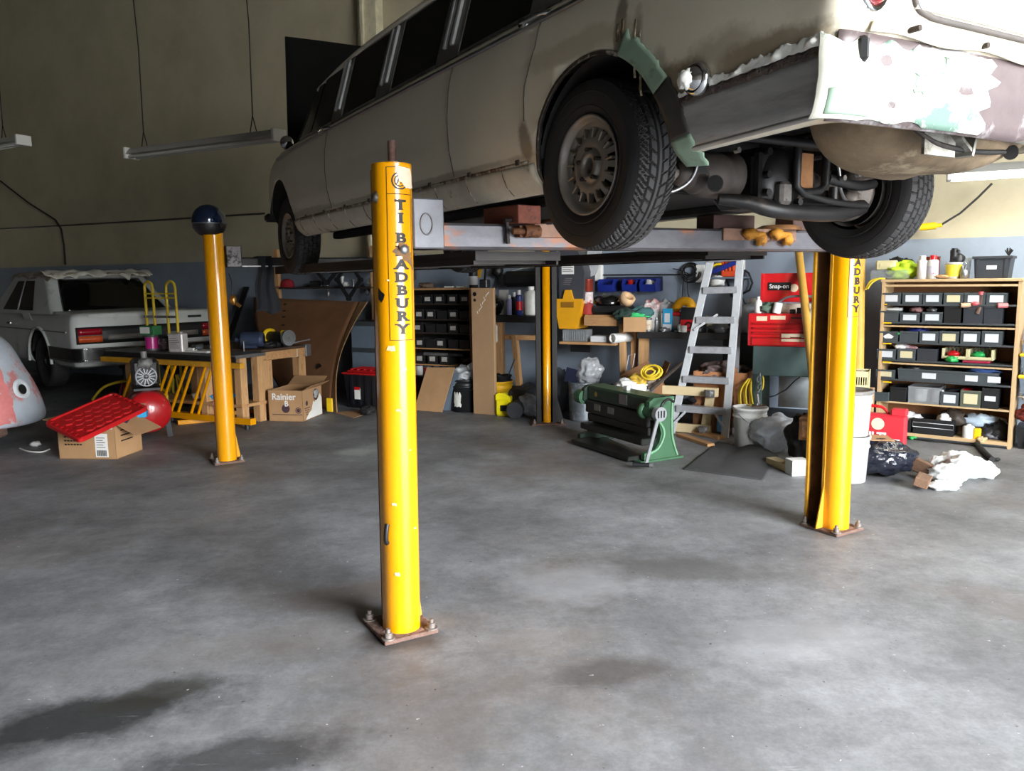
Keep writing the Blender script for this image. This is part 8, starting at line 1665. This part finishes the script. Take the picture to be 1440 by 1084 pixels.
sbin('black drawer box at the bottom of the tan shelf behind the red case',1262,1290,591,'r7',black,None); t=sbin('wide black drawer box with pale rim at the bottom of the tan shelf',1291,1352,591,'r7',black,None); b=B(); a=(sf(1352,440)[0]-sf(1291,440)[0])*.48; b.tube([(-a,-.012,.10),(a,-.012,.10),(a,-.012,.145),(-a,-.012,.145)],.003,5,closed=True); part('rim_line',b,labelm,t)
def onS(px,py,lv,off=.1): p=S0+SDv*sf(px,py)[0]+SN*off; p.z=(LV[lv] if lv else ZTp+.025)+.002; return p
for k,(px,py,lv,sx,sz,m_,nm_,lb,off,dz) in enumerate((
 (1250,435,'r2',.09,.02,whitep,'paper_pad','white paper pad lying on the second row bin by the yellow pole',.15,.10),(1285,438,'r2',.06,.03,mat('pinkish',(150,110,110),.7),'pink_rag','pink rag in the second row bin',.14,.09),(1308,438,'r2',.05,.03,steel,'steel_clip','steel clip in the second row bin beside the ribbed box',.12,.09),
 (1285,464,'r3',.09,.025,blue,'blue_cloth','blue cloth showing above the third row bins',.14,.09),(1350,464,'r3',.08,.02,navy,'navy_cloth','navy cloth showing above the third row bins nearer the totes',.14,.09),
 (1338,505,'r4',.05,.03,greenp,'green_grip','green plastic grip at the front of the fourth row',.03,.0),(1262,489,'r4',.05,.03,whitep,'white_cap_tube','white capped tube end on the fourth row bins',.1,.10),(1377,523,'r5',.14,.035,mat('denim_blue',(60,90,150),.8),'blue_rag','blue rag lying in the long drawer',.14,.09),(1280,520,'r5',.07,.02,dsteel,'dark_rag','dark rag lying in the long drawer near its end',.12,.09),
 (1340,546,'s6',.09,.03,black,'saw_stack','black blade stack on the labelled sixth row bin',.1,.10),(1356,548,'s6',.08,.02,redm,'red_strip','red strip behind the olive bin',.18,.12),
 (1336,588,'r7',.11,.09,mat('brown_black',(56,48,40),.6),'dark_bag','dark peaked bag standing in the wide black drawer box',.14,.12),(1325,592,'r7',.06,.06,whitep,'white_cone','white cone shaped scrap in the wide black drawer box',.1,.13),(1276,586,'r7',.09,.05,labelm,'grey_cloth','grey cloth lying in the drawer box behind the red case',.12,.13),
 (1378,585,'r7',.21,.06,mat('pale_blue_sheet',(186,204,220),.5),'pale_sheet','pale blue folded sheet at the bottom of the tan shelf',.2,.13),(1385,600,'r7',.12,.08,dsteel,'dark_tool_heap','dark heap of tools under the pale folded sheet',.12,.0),(1401,598,'r7',.09,.11,blackr,'black_cloth','black cloth bundle in the bottom corner at the tote end',.14,.0),(1379,615,'r7',.04,.035,mat('tan_block',(196,170,130),.7),'tan_block','small tan block at the front of the bottom shelf',.03,.0))):
    b=B(); b.blob((0,0,sz*.7),(sx,.06,sz),18,10,.3,3,150+k*3,0.); p=onS(px,py,lv,off); p.z+=dz; solo(nm_,b,m_,lb,nm_.split('_')[-1],p,SA_)
b=B(); b.bar((-.10,0,0),(.09,0,.0),.04,.04,bev=.015); b.cyl((-.12,0,0),(-.10,0,0),.014); o=solo('sealant_tube',b,mat('red_white_tube',(214,200,206),.4,alt=(150,30,60),alt_at=.55,scale=9),'white and red sealant tube lying on the fourth row bins','tube',onS(1274,489,'r4',.10)+Vector((0,0,.12)),SA_); o.rotation_euler=(0,.2,SA_)
b=B(); b.box(-.11,.11,-.05,.05,0,.02,.004); solo('red_pack',b,mat('crimson_pack',(150,30,60),.4),'flat crimson pack lying at the front of the fourth row','pack',onS(1372,505,'r4',.07),SA_)
for k,(x0,x1) in enumerate(((1324,1358),(1360,1394))):
    a,c=sf(x0,495)[0],sf(x1,495)[0]; w_=c-a; p=onS((x0+x1)/2,500,'r4',.05); p.z+=.024; t=thing('wire_basket',('cream basket of wire loops holding a red part on the fourth row','cream basket of wire loops holding green and clear parts on the fourth row')[k],'basket',p,SA_); b=B(); h2=.10
    b.box(-w_/2,w_/2,0,.22,0,.008); b.box(-w_/2,w_/2,0,.008,0,.03); 
    for s in(-1,1): b.box(s*w_/2-.01,s*w_/2+.01,0,.22,0,h2,.003)
    b.box(-w_/2,w_/2,.21,.22,0,h2); part('basket_body',b,cream_p,t)
    b=B()
    for j in range(5): b.tube([(-.06+.03*j+.02*math.cos(q_),.12+.05*math.cos(q_),.06+.05*math.sin(q_)) for q_ in [2*PI*i/16 for i in range(16)]],.003,5,closed=True)
    part('wire_loop',b,steel,t)
    b=B(); b.blob((-.02,.05,.045),(.05,.035,.032),14,8,.3,3,k); solo('plastic_part',b,red if k==0 else greenp,('red plastic part in the cream basket','green plastic part in the cream basket')[k],'part',p,SA_)
# clamp on the charcoal boxes
CL_=thing('bar_clamp','bar clamp with red pads lying over the charcoal boxes','clamp',onS(1378,432,'r2',.02)+Vector((0,0,.16)),SA_); b=B(); b.box(-.01,.015,-.02,.0,-.02,.12,.003); b.box(-.09,.0,-.02,.0,-.03,-.0,.003); b.cyl((.0,-.01,-.01),(-.02,-.01,-.07),.02); part('bar',b,mat('brown_clamp',(110,90,80),.5,.4),CL_); b=B(); b.cyl((0,-.01,.10),(0,-.01,.13),.022); b.blob((-.04,-.02,.02),(.035,.02,.02),12,8,.1); part('pad',b,mat('pad_red',(200,90,96),.5),CL_)
for k,px in enumerate((1358,1410)): b=B(); b.cyl((-.04,0,0),(.04,0,0),.022,seg=14); solo('hand_tool',b,mat(('tan_handle','pink_handle')[k],((186,150,120),(200,110,110))[k],.5),('tan tool handle sticking out above the charcoal boxes','pink tool handle at the tote end of the second row')[k],'handle',onS(px,428,'r2',.0)+Vector((0,0,.165)),SA_+.4)
bottle('white_bottle','white yellow capped bottle at the bottom of the tan shelf',.05,.16,onS(1360,612,'r7',.06),white,white,.15); 
b=B(); b.box(-.03,.03,-.03,.03,0,.13,.01); solo('yellow_bottle',b,yellow,'yellow bottle beside the white bottle at the bottom of the tan shelf','bottle',onS(1373,612,'r7',.05)+Vector((0,0,.0)),SA_)
# on top of the tall shelf
bp=onS(1248,395,None,.12); b=B(); b.box(-.17,.17,-.09,.09,0,.09,.012); solo('clear_organizer',b,clearp,'clear organizer case with yellow latches on the tan shelf top','case',bp,SA_)
for k,dx in enumerate((-.10,.08)):
    pass
b=B(); b.box(-.10,.08,-.06,.06,0,.09,.012); b.box(-.06,.04,-.065,-.06,.03,.06); solo('white_charger',b,cream_p,'cream charger sitting on the clear organizer case','charger',bp+Vector((0,0,.092))+SDv*-.03,SA_)
lime=mat('lime_cloth',(180,214,40),.8,var=.15,bump=.3,bscale=16); crumple('lime_vest','lime green safety vest heaped on the tan shelf top','vest',onS(1266,392,None,.16),(.15,.09,.085),lime,161,.3,2.4)
b=B(); b.blob((0,0,.10),(.12,.06,.10),20,12,.3,2.5,7,0.); solo('dark_jacket',b,black,'dark cloth heaped behind the lime green vest','cloth',onS(1256,385,None,.28),SA_)
b=B(); b.tube(wander([(-.10,-.03,-.09),(-.06,-.03,-.03),(-.0,-.02,.006),(.05,.0,.004)]),.010,6); b.tube(wander([(-.12,-.02,-.10),(-.08,-.02,-.02),(-.02,-.01,.006)]),.010,6); solo('yellow_strap',b,ropey,'yellow strap hanging over the tan shelf corner','strap',onS(1236,398,None,.02),SA_)
spray('spray_can','white spray can standing nearest the lime vest on the tan shelf',.045,.22,onS(1294,395,None,.06),white,white); spray('spray_can','white spray can with red print on the tan shelf',.048,.22,onS(1309,395,None,.06),white,redm,band=mat('red_print_label',(206,200,210),.4,alt=(180,60,80),alt_at=.62,scale=22))
tin('copper_can','copper coloured can standing behind the white spray cans',.07,.21,onS(1302,392,None,.24),copper,band=copper,cat='can')
TB_=thing('yellow_label_tub','white tub with yellow label holding a black spray head','tub',onS(1337,395,None,.10),SA_); b=B(); b.lathe([(0,0),(.06,0),(.072,.14),(.076,.142),(.076,.15),(.068,.15),(.06,.01)],(0,0,0),(0,0,1),24); part('tub_body',b,white,TB_); b=B(); b.lathe([(.062,.02),(.072,.13)],(0,0,0),(0,0,1),14,PI*.9,PI*1.8); part('yellow_label',b,mat('lemon_label',(222,206,60),.5),TB_)
b=B(); b.cyl((0,0,.10),(0,0,.24),.035); b.blob((.03,0,.18),(.06,.04,.05),14,8,.2); b.box(-.035,.045,-.02,.02,.22,.27,.01); b.cyl((-.0,0,.24),(0,0,.28),.025); solo('black_sprayer',b,black,'black sprayer head standing in the yellow labelled tub','sprayer',onS(1337,395,None,.10),SA_)
b=B(); b.lathe([(0,0),(.05,0),(.06,.19),(0,.19)],(0,0,0),(0,0,1),20); solo('clear_cup',b,clearp,'clear cup behind the yellow labelled tub','cup',onS(1349,395,None,.20),SA_)
b=B(); b.lathe([(0,0),(.035,0),(.035,.08),(0,.08)],(0,0,0),(0,0,1),18); b.cyl((.0,0,.08),(.01,0,.12),.01); b.cyl((-.015,0,.08),(-.02,0,.115),.01); solo('steel_pot',b,steel,'small steel pot holding white sticks beside the charcoal tote','pot',onS(1354,397,None,.05),SA_)
crumple('string_scrap','tan scrap of string at the middle of the tan shelf top','scrap',onS(1325,398,None,.07),(.08,.05,.02),card,171)
BT=thing('charcoal_tote','charcoal plastic tote with white label on the tan shelf top','tote',onS(1392,395,None,.05),SA_); b=B(); w_=(sf(1421,385)[0]-sf(1368,385)[0]); 
b.add([(x*k,y,z) for z,k in((0,.88),(.19,1)) for x,y in((-w_/2,0),(w_/2,0),(w_/2,.28),(-w_/2,.28))],[(3,2,1,0),(0,1,5,4),(1,2,6,5),(2,3,7,6),(3,0,4,7),(4,5,6,7)]); b.box(-w_/2-.012,w_/2+.012,-.012,.29,.175,.20,.004)
for x in (-.11,.11): b.box(x-.012,x+.012,-.008,.02,.01,.18)
part('tub',b,dkb2,BT); b=B(); b.box(-.04,.04,-.004,0,.08,.115); part('label_card',b,labelm,BT)
b=B()
for j in range(7): b.tube([(0,0,0),(.03*math.cos(j),.02*math.sin(j*2),.05+.01*(j%3))],.006,5)
solo('cable_ends',b,cab_m,'black cable ends sticking out of the charcoal tote','cable',onS(1414,380,None,.15)+Vector((0,0,.20)),SA_)
# ================================================================== STACK OF TOTES AT THE PICTURE EDGE
q0=S1+SDv*.02+SN*.06
def etote(label,z0_,h_,lidm,bodym):
    t=thing('storage_tote',label,'tote',q0+Vector((0,0,z0_)),SA_); b=B(); b.add([(x,y,z) for z,k in((0,.03),(h_*.9,0)) for x,y in((k,k),(.42-k,k),(.42-k,.34-k),(k,.34-k))],[(3,2,1,0),(0,1,5,4),(1,2,6,5),(2,3,7,6),(3,0,4,7),(4,5,6,7)])
    for x in (.10,.22,.34): b.box(x-.015,x+.015,-.004,.02,h_*.1,h_*.85)
    part('tub',b,bodym,t)
    if lidm: b=B(); b.box(-.01,.43,-.01,.35,h_*.86,h_,.008); part('lid',b,lidm,t)
    return t
zt1=sf(1430,501)[1]; zt2_=sf(1430,528)[1]; zt0=sf(1430,563)[1]
etote('black open tote on the floor at the end of the tan shelf',0,.22,None,black)
etote('grey tote with yellow lid, lower of the two in the stack',zt0,zt2_-zt0,mat('lid_yellow',(238,196,40),.4),bluegrey); etote('grey tote with yellow lid, upper of the two in the stack',zt2_+.001,zt1-zt2_+.02,_M['lid_yellow'],bluegrey)
crumple('red_net_heap','red and black tangled netting above the black open tote','netting',q0+SDv*.18+SN*.14+Vector((0,0,.22)),(.20,.14,.10),mat('red_net',(130,50,46),.8,var=.4,scale=20,alt=(30,28,28),alt_at=.55),181,.3)
crumple('grey_cloth_roll','grey cloth bundle squeezed under the yellow lidded totes','cloth',q0+SDv*.20+SN*.14+Vector((0,0,.43)),(.20,.13,.055),labelm,187,.25)
crumple('paper_heap','heap of brown and white paper on the topmost yellow lidded tote','paper',q0+SDv*.2+SN*.15+Vector((0,0,zt1+.02)),(.20,.13,.12),mat('paper_mix',(150,130,110),.8,alt=(210,216,220),alt_at=.5,scale=6),191,.3)
wallrun('plug_cable','black cord with yellow plug slung across the tan wall under the lit lamp','cord',[(1395,258),(1375,278),(1350,300),(1322,317),(1312,318)],.010,cab_m,NW-.25)
t_,z_=N(1305,319,NW-.25); b=B(); b.cyl((-.07,0,0),(.07,0,.01),.035,seg=14); b.cyl((.07,0,.01),(.12,0,.012),.02,seg=10); solo('yellow_plug',b,yellow,'yellow cord connector hanging on the tan wall beside the far rear wheel','connector',Wp(t_,NW-.25,z_),WA)
crumple('green_floor_scrap','tiny bright green scrap on the floor under the tan shelf','scrap',S0+SDv*.35+SN*-.02+Vector((0,0,0)),(.035,.03,.018),greenp,195)
wallrun_=[S0+SDv*.25+SN*-.02,S0+SDv*.5+SN*-.06,S0+SDv*.7+SN*-.03,S0+SDv*.95+SN*-.08]; b=B(); b.tube([p-wallrun_[0]+Vector((0,0,.012)) for p in wander(wallrun_)],.008,6); solo('floor_cable',b,cab_m,'thin black cable lying on the floor along the tan shelf','cable',wallrun_[0])
